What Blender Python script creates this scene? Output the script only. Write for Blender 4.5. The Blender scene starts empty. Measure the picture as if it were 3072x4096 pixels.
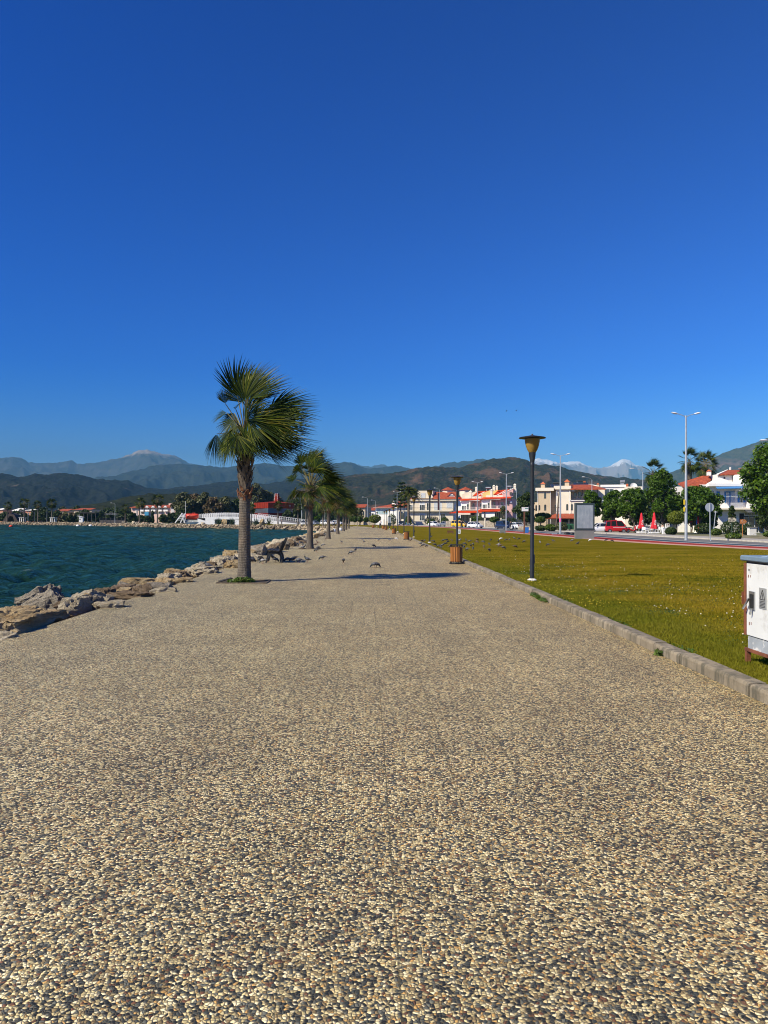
import bpy, bmesh, math, random
import numpy as np
from mathutils import Vector, Matrix, noise as mnoise
random.seed(11)
RNG = np.random.default_rng(11)
S = bpy.context.scene
COL = S.collection
PI = math.pi
R_ = math.radians
# ------------------------------------------------------------------ camera
FPX, EYE = 3078.0, 1.6
YAW, PITCH, ROLL = math.atan((1536 - 1474) / FPX), math.atan(34.3 / FPX), 0.0044
_F = Vector((math.sin(YAW) * math.cos(PITCH), math.cos(YAW) * math.cos(PITCH), math.sin(PITCH)))
_r0 = Vector((math.cos(YAW), -math.sin(YAW), 0))
_u0 = _r0.cross(_F)
_Rv = _r0 * math.cos(ROLL) + _u0 * math.sin(ROLL)
_Uv = _u0 * math.cos(ROLL) - _r0 * math.sin(ROLL)
CAM = Vector((0, 0, EYE))
cd = bpy.data.cameras.new('camera'); cam = bpy.data.objects.new('camera', cd); COL.objects.link(cam)
cam.matrix_world = Matrix(((_Rv.x, _Uv.x, -_F.x, 0), (_Rv.y, _Uv.y, -_F.y, 0), (_Rv.z, _Uv.z, -_F.z, EYE), (0, 0, 0, 1)))
cd.sensor_fit = 'VERTICAL'; cd.sensor_height = 36; cd.lens = FPX / 4096 * 36
cd.clip_start = 0.1; cd.clip_end = 60000
S.camera = cam


def ray(x, y):
    return _F + _Rv * ((x - 1536) / FPX) + _Uv * ((2048 - y) / FPX)


def G(x, y, z=0.0):          # where the sight line through a photo pixel meets the level z
    d = ray(x, y); t = (z - EYE) / d.z
    return CAM + d * t


def W(x, y, Y):              # the point on that sight line at distance Y down the promenade
    d = ray(x, y)
    return CAM + d * (Y / d.y)


# ------------------------------------------------------------------ mesh helpers
class MB:
    def __init__(s): s.v = []; s.f = []

    def add(s, vs, fs):
        o = len(s.v); s.v += [tuple(p) for p in vs]; s.f += [tuple(i + o for i in f) for f in fs]; return s

    def box(s, x0, x1, y0, y1, z0, z1, M=None):
        vs = [Vector((x, y, z)) for z in (z0, z1) for y in (y0, y1) for x in (x0, x1)]
        if M is not None: vs = [M @ p for p in vs]
        return s.add(vs, [(0, 2, 3, 1), (4, 5, 7, 6), (0, 1, 5, 4), (1, 3, 7, 5), (3, 2, 6, 7), (2, 0, 4, 6)])

    def bar(s, a, b, w, h, up=(0, 0, 1)):
        a, b = Vector(a), Vector(b); d = (b - a); L = d.length; d.normalize()
        u = Vector(up)
        if abs(d.dot(u)) > .98: u = Vector((0, 1, 0))
        r = d.cross(u).normalized(); u = r.cross(d)
        vs = [p + r * (sx * w / 2) + u * (sz * h / 2) for p in (a, b) for sx, sz in ((-1, -1), (1, -1), (1, 1), (-1, 1))]
        return s.add(vs, [(0, 1, 2, 3), (7, 6, 5, 4), (0, 4, 5, 1), (1, 5, 6, 2), (2, 6, 7, 3), (3, 7, 4, 0)])

    def tube(s, pts, rad, n=8, cap=True):
        pts = [Vector(p) for p in pts]
        if not hasattr(rad, '__len__'): rad = [rad] * len(pts)
        vs = []; fs = []; prev = None
        for i, p in enumerate(pts):
            d = (pts[min(i + 1, len(pts) - 1)] - pts[max(i - 1, 0)]).normalized()
            if prev is None:
                a = Vector((1, 0, 0)) if abs(d.x) < .9 else Vector((0, 1, 0))
                r = d.cross(a).normalized()
            else:
                r = (prev - d * prev.dot(d)).normalized()
            prev = r; u = d.cross(r)
            for k in range(n):
                t = 2 * PI * k / n
                vs.append(p + (r * math.cos(t) + u * math.sin(t)) * rad[i])
        for i in range(len(pts) - 1):
            for k in range(n):
                a, b = i * n + k, i * n + (k + 1) % n
                fs.append((a, b, b + n, a + n))
        if cap:
            fs.append(tuple(range(n))[::-1]); fs.append(tuple(range((len(pts) - 1) * n, len(pts) * n)))
        return s.add(vs, fs)

    def lathe(s, prof, n=16, c=(0, 0, 0), cap=True):
        c = Vector(c); vs = []; fs = []
        for r, z in prof:
            for k in range(n):
                t = 2 * PI * k / n
                vs.append(c + Vector((r * math.cos(t), r * math.sin(t), z)))
        for i in range(len(prof) - 1):
            for k in range(n):
                a, b = i * n + k, i * n + (k + 1) % n
                fs.append((a, b, b + n, a + n))
        if cap:
            fs.append(tuple(range(n))[::-1]); fs.append(tuple(range((len(prof) - 1) * n, len(prof) * n)))
        return s.add(vs, fs)

    def prism(s, poly, y0, y1, M=None):        # poly in x,z extruded along y
        n = len(poly)
        vs = [Vector((x, y0, z)) for x, z in poly] + [Vector((x, y1, z)) for x, z in poly]
        if M is not None: vs = [M @ p for p in vs]
        fs = [tuple(range(n)), tuple(range(2 * n - 1, n - 1, -1))]
        fs += [((i + 1) % n, i, i + n, (i + 1) % n + n) for i in range(n)]
        return s.add(vs, fs)

    def slab(s, poly, z0, z1):                 # poly in x,y extruded along z
        n = len(poly)
        vs = [Vector((x, y, z0)) for x, y in poly] + [Vector((x, y, z1)) for x, y in poly]
        fs = [tuple(range(n - 1, -1, -1)), tuple(range(n, 2 * n))]
        fs += [(i, (i + 1) % n, (i + 1) % n + n, i + n) for i in range(n)]
        return s.add(vs, fs)

    def ball(s, c, r, n=10, m=6):
        c = Vector(c); r = Vector(r) if hasattr(r, '__len__') else Vector((r, r, r))
        prof = [(math.sin(PI * i / m), -math.cos(PI * i / m)) for i in range(m + 1)]
        vs = []; fs = []
        for a, z in prof:
            for k in range(n):
                t = 2 * PI * k / n
                vs.append(c + Vector((a * math.cos(t) * r.x, a * math.sin(t) * r.y, z * r.z)))
        for i in range(m):
            for k in range(n):
                a, b = i * n + k, i * n + (k + 1) % n
                fs.append((a, b, b + n, a + n))
        return s.add(vs, fs)

    def mesh(s, name, smooth=False):
        me = bpy.data.meshes.new(name); me.from_pydata(s.v, [], s.f); me.validate(); me.update()
        if smooth:
            me.polygons.foreach_set('use_smooth', [True] * len(me.polygons))
        return me


def link(name, me, m, parent=None, loc=None):
    o = bpy.data.objects.new(name, me); COL.objects.link(o)
    if m is not None and me is not None: me.materials.clear(); me.materials.append(m)
    if parent is not None: o.parent = parent
    if loc is not None: o.location = loc
    return o


def bevel(o, w, seg=1, ang=40):
    b = o.modifiers.new('bevel', 'BEVEL'); b.width = w; b.segments = seg; b.limit_method = 'ANGLE'; b.angle_limit = R_(ang); return o


def part(name, mb, m, parent, smooth=False, bv=0):
    o = link(name, mb.mesh(name, smooth), m, parent)
    if smooth == 'auto' or (smooth and len(mb.f) > 4):
        o.data.set_sharp_from_angle(angle=R_(38))
    if bv: bevel(o, bv)
    return o


def tag(o, label, cat, group=None, kind=None):
    o['label'] = label; o['category'] = cat
    if group: o['group'] = group
    if kind: o['kind'] = kind
    return o


def thing(name, label, cat, loc=(0, 0, 0), rz=0.0, group=None):
    o = bpy.data.objects.new(name, None); COL.objects.link(o); o.empty_display_size = .2
    o.location = loc; o.rotation_euler = (0, 0, rz)
    return tag(o, label, cat, group)


def copy_tree(o, parent=None):
    c = o.copy(); COL.objects.link(c)
    if parent is not None: c.parent = parent
    for ch in list(o.children): copy_tree(ch, c)
    return c


def dup(root, label, loc, rz=0.0, sc=None, group=None):
    c = copy_tree(root); c.location = loc; c.rotation_euler = (0, 0, rz); c['label'] = label
    if sc: c.scale = (sc, sc, sc)
    if group: c['group'] = group
    return c


def npmesh(name, V, faces_flat, k, smooth=False):       # fast mesh: faces all with k corners
    V = np.asarray(V, np.float32); Fc = np.asarray(faces_flat, np.int32).reshape(-1, k)
    me = bpy.data.meshes.new(name)
    me.vertices.add(len(V)); me.vertices.foreach_set('co', V.ravel())
    me.loops.add(Fc.size); me.loops.foreach_set('vertex_index', Fc.ravel())
    me.polygons.add(len(Fc)); me.polygons.foreach_set('loop_start', np.arange(0, Fc.size, k, dtype=np.int32))
    me.update(calc_edges=True)
    if smooth: me.polygons.foreach_set('use_smooth', np.ones(len(Fc), bool))
    return me


def gridfaces(nu, nv):
    i = np.arange(nu - 1)[:, None] * nv + np.arange(nv - 1)[None, :]
    i = i.ravel()
    return np.stack([i, i + nv, i + nv + 1, i + 1], 1)


_T = RNG.random((256, 256))


def vnoise(x, y, seed=0):
    x = np.asarray(x, float) + seed * 17.13; y = np.asarray(y, float) + seed * 9.71
    xi = np.floor(x).astype(int); yi = np.floor(y).astype(int); fx = x - xi; fy = y - yi
    fx = fx * fx * (3 - 2 * fx); fy = fy * fy * (3 - 2 * fy)
    a = _T[xi & 255, yi & 255]; b = _T[(xi + 1) & 255, yi & 255]; c = _T[xi & 255, (yi + 1) & 255]; d = _T[(xi + 1) & 255, (yi + 1) & 255]
    return (a * (1 - fx) + b * fx) * (1 - fy) + (c * (1 - fx) + d * fx) * fy


def fbm(x, y, o=4, seed=0):
    r = 0; a = .5; s = 0
    for k in range(o):
        r = r + a * vnoise(x * 2 ** k, y * 2 ** k, seed + k * 3); s += a; a *= .5
    return r / s


# ------------------------------------------------------------------ materials
class NT:
    def __init__(s, name):
        s.m = bpy.data.materials.new(name); s.m.use_nodes = True; s.t = s.m.node_tree; s.n = s.t.nodes; s.l = s.t.links
        s.n.clear(); s.out = s.n.new('ShaderNodeOutputMaterial'); s.b = s.n.new('ShaderNodeBsdfPrincipled')
        s.l.new(s.b.outputs[0], s.out.inputs[0])

    def new(s, t, **kw):
        n = s.n.new('ShaderNode' + t)
        for k, v in kw.items(): setattr(n, k, v)
        return n

    def inp(s, n, k, v):
        if hasattr(v, 'is_output'): s.l.new(v, n.inputs[k])
        else: n.inputs[k].default_value = v

    def pos(s): return s.new('NewGeometry').outputs['Position']

    def obj(s): return s.new('TexCoord').outputs['Object']

    def scale(s, v, sc):
        n = s.new('VectorMath', operation='MULTIPLY'); s.l.new(v, n.inputs[0]); n.inputs[1].default_value = sc; return n.outputs[0]

    def noise(s, v, sc, det=4, rough=.55, dist=0):
        n = s.new('TexNoise'); s.l.new(v, n.inputs['Vector']); n.inputs['Scale'].default_value = sc; n.inputs['Detail'].default_value = det
        n.inputs['Roughness'].default_value = rough; n.inputs['Distortion'].default_value = dist; return n.outputs['Fac']

    def math(s, op, a, b=0.0, c=None):
        n = s.new('Math', operation=op); s.inp(n, 0, a); s.inp(n, 1, b)
        if c is not None: s.inp(n, 2, c)
        return n.outputs[0]

    def ramp(s, v, stops, interp='LINEAR'):
        n = s.new('ValToRGB'); s.l.new(v, n.inputs[0]); e = n.color_ramp; e.interpolation = interp
        while len(e.elements) < len(stops): e.elements.new(.5)
        for el, (p, c) in zip(e.elements, stops): el.position = p; el.color = (*c, 1) if len(c) == 3 else c
        return n.outputs[0]

    def fac(s, v, a, b):
        n = s.new('MapRange'); s.l.new(v, n.inputs[0]); n.inputs[1].default_value = a; n.inputs[2].default_value = b; return n.outputs[0]

    def mix(s, f, a, b, mode='MIX'):
        n = s.new('Mix', data_type='RGBA', blend_type=mode); s.inp(n, 0, f)
        for k, v in ((6, a), (7, b)):
            if isinstance(v, tuple) and len(v) == 3: v = (*v, 1)
            s.inp(n, k, v)
        return n.outputs[2]

    def bump(s, h, st=.5, d=.05):
        n = s.new('Bump'); s.l.new(h, n.inputs['Height']); n.inputs['Strength'].default_value = st; n.inputs['Distance'].default_value = d
        s.l.new(n.outputs[0], s.b.inputs['Normal']); return n

    def set(s, **kw):
        for k, v in kw.items():
            k = k.replace('_', ' ')
            if isinstance(v, tuple) and len(v) == 3: v = (*v, 1)
            s.inp(s.b, k, v)
        return s.m


def mat(name, col, rough=.6, var=.18, sc=3.0, bump=0.0, bsc=20.0, bd=.02, metal=0.0, spec=None, dirt=None, dirt_sc=1.2, dirt_at=(.55, .75)):
    t = NT(name); p = t.obj()
    n = t.noise(p, sc, 5)
    lo = tuple(max(0, c * (1 - var)) for c in col); hi = tuple(min(1, c * (1 + var)) for c in col)
    c = t.ramp(n, [(.3, lo), (.7, hi)])
    if dirt:
        d = t.fac(t.noise(p, dirt_sc, 8, .65), *dirt_at); c = t.mix(d, c, dirt)
    t.set(Base_Color=c, Roughness=rough, Metallic=metal)
    if spec is not None: t.set(Specular_IOR_Level=spec)
    if bump: t.bump(t.noise(p, bsc, 6, .6), bump, bd)
    return t.m


def leafmat(name, a, b, c=None, trans=.25, rough=.5, vsc=.5):
    t = NT(name)
    ri = t.new('NewGeometry').outputs['Random Per Island']
    n = t.noise(t.obj(), vsc, 3)
    v = t.math('ADD', t.math('MULTIPLY', ri, .6), t.math('MULTIPLY', n, .5))
    st = [(.2, a), (.8, b)] + ([(.96, c)] if c else [])
    col = t.ramp(v, st)
    t.set(Base_Color=col, Roughness=rough, Specular_IOR_Level=.35)
    tr = t.new('BsdfTranslucent'); t.l.new(col, tr.inputs[0])
    mx = t.new('MixShader'); mx.inputs[0].default_value = trans
    t.l.new(t.b.outputs[0], mx.inputs[1]); t.l.new(tr.outputs[0], mx.inputs[2]); t.l.new(mx.outputs[0], t.out.inputs[0])
    return t.m


# ------------------------------------------------------------------ light
SUN_AZ_VEC = Vector((-.85, -.53, 0)).normalized(); EL = R_(41)
sun_dir = SUN_AZ_VEC * math.cos(EL) + Vector((0, 0, math.sin(EL)))
ld = bpy.data.lights.new('sun', 'SUN'); ld.energy = 5.0; ld.angle = R_(.5); ld.color = (1, .905, .70)
sun = bpy.data.objects.new('sun', ld); COL.objects.link(sun)
sun.rotation_euler = sun_dir.to_track_quat('Z', 'Y').to_euler()
wd = bpy.data.worlds.new('World'); S.world = wd; wd.use_nodes = True
wt = wd.node_tree; bg = wt.nodes['Background']
sky = wt.nodes.new('ShaderNodeTexSky'); sky.sky_type = 'NISHITA'; sky.sun_disc = False
sky.sun_elevation = EL; sky.sun_rotation = math.atan2(SUN_AZ_VEC.x, SUN_AZ_VEC.y) % (2 * PI)
sky.altitude = 0; sky.air_density = 1.0; sky.dust_density = 0.1; sky.ozone_density = 4.0
hs = wt.nodes.new('ShaderNodeHueSaturation'); hs.inputs['Saturation'].default_value = 1.62; hs.inputs['Value'].default_value = 1.0
gm = wt.nodes.new('ShaderNodeGamma'); gm.inputs[1].default_value = 1.35
wt.links.new(sky.outputs[0], hs.inputs['Color']); wt.links.new(hs.outputs[0], gm.inputs[0])
tint = wt.nodes.new('ShaderNodeMix'); tint.data_type = 'RGBA'; tint.blend_type = 'MULTIPLY'; tint.inputs[0].default_value = 1; tint.inputs[7].default_value = (.255, .272, .405, 1)
wt.links.new(gm.outputs[0], tint.inputs[6]); wt.links.new(tint.outputs[2], bg.inputs[0]); bg.inputs[1].default_value = .135
vs_ = S.view_settings; vs_.view_transform = 'Standard'; vs_.look = 'None'; vs_.exposure = 0.62; vs_.gamma = 1
S.render.engine = 'CYCLES'
cy = S.cycles
cy.filter_width = 1.05; cy.use_denoising = True; cy.denoiser = 'OPENIMAGEDENOISE'; cy.denoising_input_passes = 'RGB_ALBEDO_NORMAL'
cy.max_bounces = 6; cy.diffuse_bounces = 3; cy.glossy_bounces = 3; cy.transmission_bounces = 4; cy.volume_bounces = 1; cy.transparent_max_bounces = 8
cy.caustics_reflective = False; cy.caustics_refractive = False; cy.sample_clamp_indirect = 6
# ------------------------------------------------------------------ the ground, the water, the hills
SHORE = [(-4.9, -25), (-4.85, 9), (-4.8, 14), (-4.75, 25), (-4.75, 45), (-4.85, 68), (-5.0, 101), (-5.2, 120), (-5.8, 145), (-8, 172), (-13, 198), (-20, 214), (-40, 231), (-57, 248), (-80, 273), (-106, 304), (-150, 350), (-190, 390), (-280, 465), (-420, 560), (-700, 700)]
KERB = [(3.42, -25), (3.5, 6.7), (3.55, 16), (3.58, 30), (3.6, 65), (3.58, 130), (2.1, 156), (-.9, 188), (-5, 205), (-15, 222), (-34, 240)]
WATER_Z = -1.0


def strip(A, B, za, zb):
    mb = MB(); n = len(A)
    mb.add([(x, y, za) for x, y in A] + [(x, y, zb) for x, y in B], [(i, i + n, i + n + 1, i + 1) for i in range(n - 1)])
    return mb


def resample(pl, ys):
    xs = [p[0] for p in pl]; yy = [p[1] for p in pl]
    return np.interp(ys, yy, xs)


def pebble_mat():
    t = NT('washed_pebble_slabs'); p = t.pos()
    flat = t.scale(p, (1, 1, 0))
    wob = t.new('TexNoise'); t.l.new(flat, wob.inputs['Vector']); wob.inputs['Scale'].default_value = 34
    add = t.new('VectorMath', operation='MULTIPLY_ADD'); t.l.new(wob.outputs['Color'], add.inputs[0]); add.inputs[1].default_value = (.019, .019, 0); t.l.new(flat, add.inputs[2])
    q = add.outputs[0]
    v = t.new('TexVoronoi', feature='F1', voronoi_dimensions='2D'); t.l.new(q, v.inputs['Vector']); v.inputs['Scale'].default_value = 80; v.inputs['Randomness'].default_value = 1.0
    e = t.new('TexVoronoi', feature='DISTANCE_TO_EDGE', voronoi_dimensions='2D'); t.l.new(q, e.inputs['Vector']); e.inputs['Scale'].default_value = 80; e.inputs['Randomness'].default_value = 1.0
    sp = t.new('SeparateColor'); t.l.new(v.outputs['Color'], sp.inputs[0])
    big = t.noise(flat, .35, 4)
    shift = t.math('ADD', sp.outputs[0], t.math('MULTIPLY', t.math('SUBTRACT', big, .5), .25))
    col = t.ramp(shift, [(0, (.016, .020, .021)), (.15, (.040, .047, .047)), (.28, (.105, .110, .10)), (.39, (.13, .06, .035)), (.43, (.20, .15, .08)), (.53, (.36, .30, .17)), (.67, (.53, .44, .25)), (.82, (.66, .58, .39)), (.94, (.42, .26, .10))], 'CONSTANT')
    jit = t.math('MULTIPLY_ADD', sp.outputs[1], .5, .75)
    col = t.mix(1.0, col, t.ramp(jit, [(.5, (.5, .5, .5)), (1, (1, 1, 1))]), 'MULTIPLY')
    gapm = t.math('MAXIMUM', t.fac(e.outputs['Distance'], .09, .01), t.fac(v.outputs['Distance'], .70, .85)); col = t.mix(gapm, col, (.12, .092, .05))
    # joints between the 42 cm slabs, some of them mossy
    xyz = t.new('SeparateXYZ'); t.l.new(t.pos(), xyz.inputs[0])
    def joint(c, off, pitch, w):
        f = t.math('FRACT', t.math('DIVIDE', t.math('ADD', c, off), pitch))
        d = t.math('MULTIPLY', t.math('MINIMUM', f, t.math('SUBTRACT', 1.0, f)), pitch)
        return t.math('LESS_THAN', d, w)
    wobx = t.math('ADD', xyz.outputs[0], t.math('MULTIPLY', t.math('SUBTRACT', t.noise(flat, 2.5, 3), .5), .016))
    jx = joint(wobx, 100.26, .4165, .0042); jy = joint(xyz.outputs[1], 100.1, .4165, .0032)
    vis = t.fac(t.noise(flat, .5, 4), .37, .50)
    j = t.math('MULTIPLY', t.math('MAXIMUM', jx, t.math('MULTIPLY', jy, .6)), vis)
    col = t.mix(t.math('MULTIPLY', j, .6), col, (.045, .04, .02))
    # slab tone, worn lanes and stains
    cell = t.new('VectorMath', operation='FLOOR'); cc = t.new('VectorMath', operation='MULTIPLY_ADD'); t.l.new(flat, cc.inputs[0]); cc.inputs[1].default_value = (1 / .4165, 1 / .4165, 0); cc.inputs[2].default_value = (240.625, 240.34, 0)
    t.l.new(cc.outputs[0], cell.inputs[0]); wn = t.new('TexWhiteNoise', noise_dimensions='2D'); t.l.new(cell.outputs[0], wn.inputs['Vector'])
    tone = t.math('MULTIPLY_ADD', wn.outputs[0], .24, 1.10)
    tone = t.math('MULTIPLY', tone, t.math('MULTIPLY_ADD', t.noise(t.scale(flat, (1, .35, 1)), .8, 6, .6), .60, .72))
    cb = t.new('CombineColor');
    for k in range(3): t.l.new(tone, cb.inputs[k])
    col = t.mix(1.0, col, cb.outputs[0], 'MULTIPLY')
    warm = t.fac(xyz.outputs[0], -3.5, 3.0)
    col = t.mix(warm, t.mix(1.0, col, (1.02, 1.04, .97), 'MULTIPLY'), t.mix(1.0, col, (1.10, 1.04, .84), 'MULTIPLY'))
    col = t.mix(t.math('MULTIPLY', t.fac(t.noise(flat, 1.3, 7, .7), .66, .78), .5), col, (.10, .075, .03))
    t.set(Base_Color=col, Roughness=.62, Specular_IOR_Level=.35)
    h = t.math('ADD', t.math('MULTIPLY', t.math('SQRT', t.math('MINIMUM', e.outputs['Distance'], .26)), .9), t.math('MULTIPLY', t.math('SQRT', t.math('MAXIMUM', t.math('SUBTRACT', .42, t.math('MULTIPLY', v.outputs['Distance'], v.outputs['Distance'])), 0.0)), .35))
    h = t.math('MULTIPLY', t.math('SUBTRACT', h, t.math('MULTIPLY', j, .4)), t.math('MULTIPLY_ADD', sp.outputs[2], .5, .6))
    t.bump(h, 1.0, .011)
    return t.m


ys = [-25, -5] + list(np.linspace(0, 120, 31)) + [130, 140, 150, 160, 172, 185, 198, 205]
left = [(x, y) for x, y in zip(resample(SHORE, ys), ys)]
right = [(x, y) for x, y in zip(resample(KERB[:9], ys), ys)]
left += [(-20, 214), (-40, 231), (-57, 248), (-80, 273), (-106, 304), (-150, 350), (-190, 390), (-280, 465), (-420, 560)]
right += [(-15, 221), (-34, 240), (-52, 256), (-75, 281), (-101, 311), (-145, 357), (-185, 397), (-275, 472), (-415, 567)]
prom = link('promenade', strip(left, right, 0, 0).mesh('promenade'), pebble_mat())
tag(prom, 'wide promenade paved with washed pebble slabs beside the sea', 'promenade', kind='structure')

# base ground under everything
gl = list(SHORE) + [(-3000, 900), (-9500, 1600), (-9500, 17400)]
gr = [(6000, y) for _, y in SHORE] + [(6000, 900), (9500, 1600), (9500, 17400)]
gmat = mat('dry_earth', (.17, .15, .085), .95, .35, .05, dirt=(.07, .09, .03), dirt_sc=.02, dirt_at=(.45, .6))
link('ground', strip(gl, gr, -.13, -.13).mesh('ground'), gmat)
tag(bpy.data.objects['ground'], 'flat dry coastal ground under streets and gardens', 'ground', kind='structure')
# bank from the promenade edge down under the water
bank_o = []
for i, (x, y) in enumerate(SHORE):
    a = Vector(SHORE[max(i - 1, 0)]); b = Vector(SHORE[min(i + 1, len(SHORE) - 1)]); d = (b - a).normalized()
    bank_o.append((x - d.y * 3.4, y + d.x * 3.4))
rockmat_dark = mat('wet_bank_rock', (.12, .09, .055), .8, .4, 1.5, .8, 5, .1)
bk = MB(); n = len(SHORE)
bk.add([(x, y, -.004) for x, y in SHORE] + [(x, y, -2.2) for x, y in bank_o], [(i, i + 1, i + n + 1, i + n) for i in range(n - 1)])
link('embankment', bk.mesh('embankment'), rockmat_dark)
tag(bpy.data.objects['embankment'], 'rubble bank dropping from the promenade into the water', 'embankment', kind='structure')


def lawn_color(t, blade=False):
    p = t.scale(t.pos(), (1, 1, 0)); xyz = t.new('SeparateXYZ'); t.l.new(t.pos(), xyz.inputs[0])
    n1 = t.noise(t.scale(p, (.16, .75, 0)), 1.0, 5, .6); n2 = t.noise(p, .55, 5, .6); n3 = t.noise(p, 9, 4, .7)
    v = t.math('ADD', t.math('MULTIPLY_ADD', n1, .75, -.16), t.math('ADD', t.math('MULTIPLY', n2, .46), t.math('MULTIPLY', n3, .30)))
    if blade:
        v = t.math('ADD', v, t.math('MULTIPLY', t.math('SUBTRACT', t.new('NewGeometry').outputs['Random Per Island'], .5), .16))
    c = t.ramp(v, [(.36, (.035, .060, .006)), (.44, (.10, .105, .008)), (.52, (.185, .150, .010)), (.62, (.245, .180, .014)), (.75, (.29, .205, .03))])
    edge = t.math('SUBTRACT', 1.0, t.fac(t.math('ADD', xyz.outputs[0], t.math('MULTIPLY', n2, -2.6)), 3.1, 4.6))
    far = t.math('SUBTRACT', 1.0, t.fac(xyz.outputs[1], 20, 50))
    c = t.mix(t.math('MULTIPLY', t.math('MULTIPLY', edge, far), .5), c, t.ramp(n3, [(.3, (.045, .085, .008)), (.7, (.12, .17, .018))]))
    return c


t = NT('mown_lawn'); c = t.mix(1.0, lawn_color(t), (.54, .58, .7), 'MULTIPLY'); t.set(Base_Color=c, Roughness=.95, Specular_IOR_Level=.0)
t.bump(t.noise(t.pos(), 22, 6, .7), 1.0, .05); lawn_m = t.m
t = NT('grass_blades'); c = t.mix(1.0, lawn_color(t, True), (1.25, 1.28, 1.2), 'MULTIPLY'); t.set(Base_Color=c, Roughness=.7, Specular_IOR_Level=.05)
tr = t.new('BsdfTranslucent'); t.l.new(c, tr.inputs[0]); mx = t.new('MixShader'); mx.inputs[0].default_value = .45
t.l.new(t.b.outputs[0], mx.inputs[1]); t.l.new(tr.outputs[0], mx.inputs[2]); t.l.new(mx.outputs[0], t.out.inputs[0]); blade_m = t.m

# red cycle track runs along the far side of the lawn; edges as polylines (near edge of the pink kerb)
TRK = [(28.2, -25), (25.6, 20), (23.2, 38), (21.6, 46), (20.2, 53), (19.3, 60), (18.9, 80), (18.6, 120), (17.2, 170), (12, 225), (2, 270), (-14, 305), (-45, 335)]


def offset(pl, d):
    out = []
    for i, (x, y) in enumerate(pl):
        a = Vector(pl[max(i - 1, 0)]); b = Vector(pl[min(i + 1, len(pl) - 1)]); q = (b - a).normalized()
        out.append((x + q.y * d, y - q.x * d))
    return out


ys2 = [-25, 0, 10, 20, 28, 36, 42, 48, 54, 60, 70, 80, 100, 120, 130, 145, 160, 170]
LA = [(x + .17, y) for x, y in zip(resample(KERB, ys2), ys2)]; LB = [(x + .05, y) for x, y in zip(resample(TRK, ys2), ys2)]
LA += [(-.7, 188.2), (-4.9, 205.4), (-14.8, 222.5), (-33, 241)]; LB += [(12.05, 225), (2.1, 270), (-13.9, 305), (-44, 335)]
link('lawn', strip(LA, LB, .05, .05).mesh('lawn'), lawn_m)
tag(bpy.data.objects['lawn'], 'yellowing mown lawn between promenade kerb and red track', 'lawn', kind='structure')

road_defs = [('track_kerb', 0, 1.3, .06, mat('pink_kerb_concrete', (.40, .24, .19), .9, .15, 2, .3, 30, spec=.1)),
             ('cycle_track', 1.3, 4.2, .03, mat('red_track_paint', (.25, .026, .018), .9, .16, .6, .2, 60, dirt=(.20, .04, .03), dirt_sc=.4, spec=.1)),
             ('track_edge_line', 4.2, 4.42, .034, mat('white_road_paint', (.50, .50, .48), .8, .15, 3, dirt=(.3, .3, .3), dirt_sc=3)),
             ('blue_parking_strip', 4.42, 6.7, .026, mat('blue_road_paint', (.035, .06, .085), .9, .2, 1.2, dirt=(.13, .135, .14), dirt_sc=1, spec=.1)),
             ('road_edge_line', 6.7, 6.95, .03, bpy.data.materials.get('white_road_paint')),
             ('road', 6.95, 13.2, -.06, mat('asphalt', (.115, .112, .108), .9, .2, .7, .3, 60, dirt=(.17, .165, .155), dirt_sc=.25)),
             ('far_kerb', 13.2, 13.5, .07, mat('kerb_concrete_pale', (.42, .39, .33), .85, .2, 2, .3, 30)),
             ('pavement', 13.5, 17.5, .05, mat('pavement_concrete', (.30, .28, .25), .9, .15, 1, .3, 20))]
for nm, a, b, z, m in road_defs:
    A = offset(TRK, a); B = offset(TRK, b); k = len(A); mb = MB()
    mb.add([(x, y, z) for x, y in A] + [(x, y, z) for x, y in B] + [(x, y, -.12) for x, y in A] + [(x, y, -.12) for x, y in B],
           [(i, i + k, i + k + 1, i + 1) for i in range(k - 1)] + [(i, i + 1, i + 1 + 2 * k, i + 2 * k) for i in range(k - 1)] + [(i + 1 + k, i + k, i + 3 * k, i + 1 + 3 * k) for i in range(k - 1)])
    if nm in ('road',): mb.f = mb.f[:k - 1]
    o = link(nm, mb.mesh(nm), m); tag(o, nm.replace('_', ' ') + ' running along the edge of the lawn', nm.replace('_', ' '), kind='structure')

# kerb stones of the promenade
kb = MB(); yk = -20.0; rk = random.Random(4)
def kx(y): return float(resample(KERB, [y])[0])
while yk < 200:
    L = rk.choice([.78, .8, .8, .82]) if yk < 90 else 2.4
    y2 = yk + L - (.012 if yk < 60 else .03); j = rk.uniform(-.008, .008); zt = .115 + rk.uniform(-.008, .008)
    xa, xb = kx(yk) + j, kx(y2) + j + rk.uniform(-.004, .004); w = .17
    prof = [(0, -.06), (.002, zt - .03), (.012, zt - .008), (.03, zt), (w, zt), (w, -.06)]
    vs = [(xa + px, yk, pz) for px, pz in prof] + [(xb + px, y2, pz) for px, pz in prof]; q = len(prof)
    kb.add(vs, [tuple(range(q))[::-1], tuple(range(q, 2 * q))] + [(i, i + 1, i + 1 + q, i + q) for i in range(q - 1)])
    yk += L
t = NT('kerb_concrete'); p = t.pos(); n = t.noise(p, 1.6, 7, .65); xyz = t.new('SeparateXYZ'); t.l.new(p, xyz.inputs[0])
c = t.ramp(n, [(.3, (.11, .092, .062)), (.55, (.24, .20, .14)), (.75, (.35, .30, .22))])
c = t.mix(t.math('MULTIPLY', t.fac(t.noise(t.scale(p, (6, 6, .8)), 1.5, 6, .7), .46, .60), .8), c, (.07, .065, .045))
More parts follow.
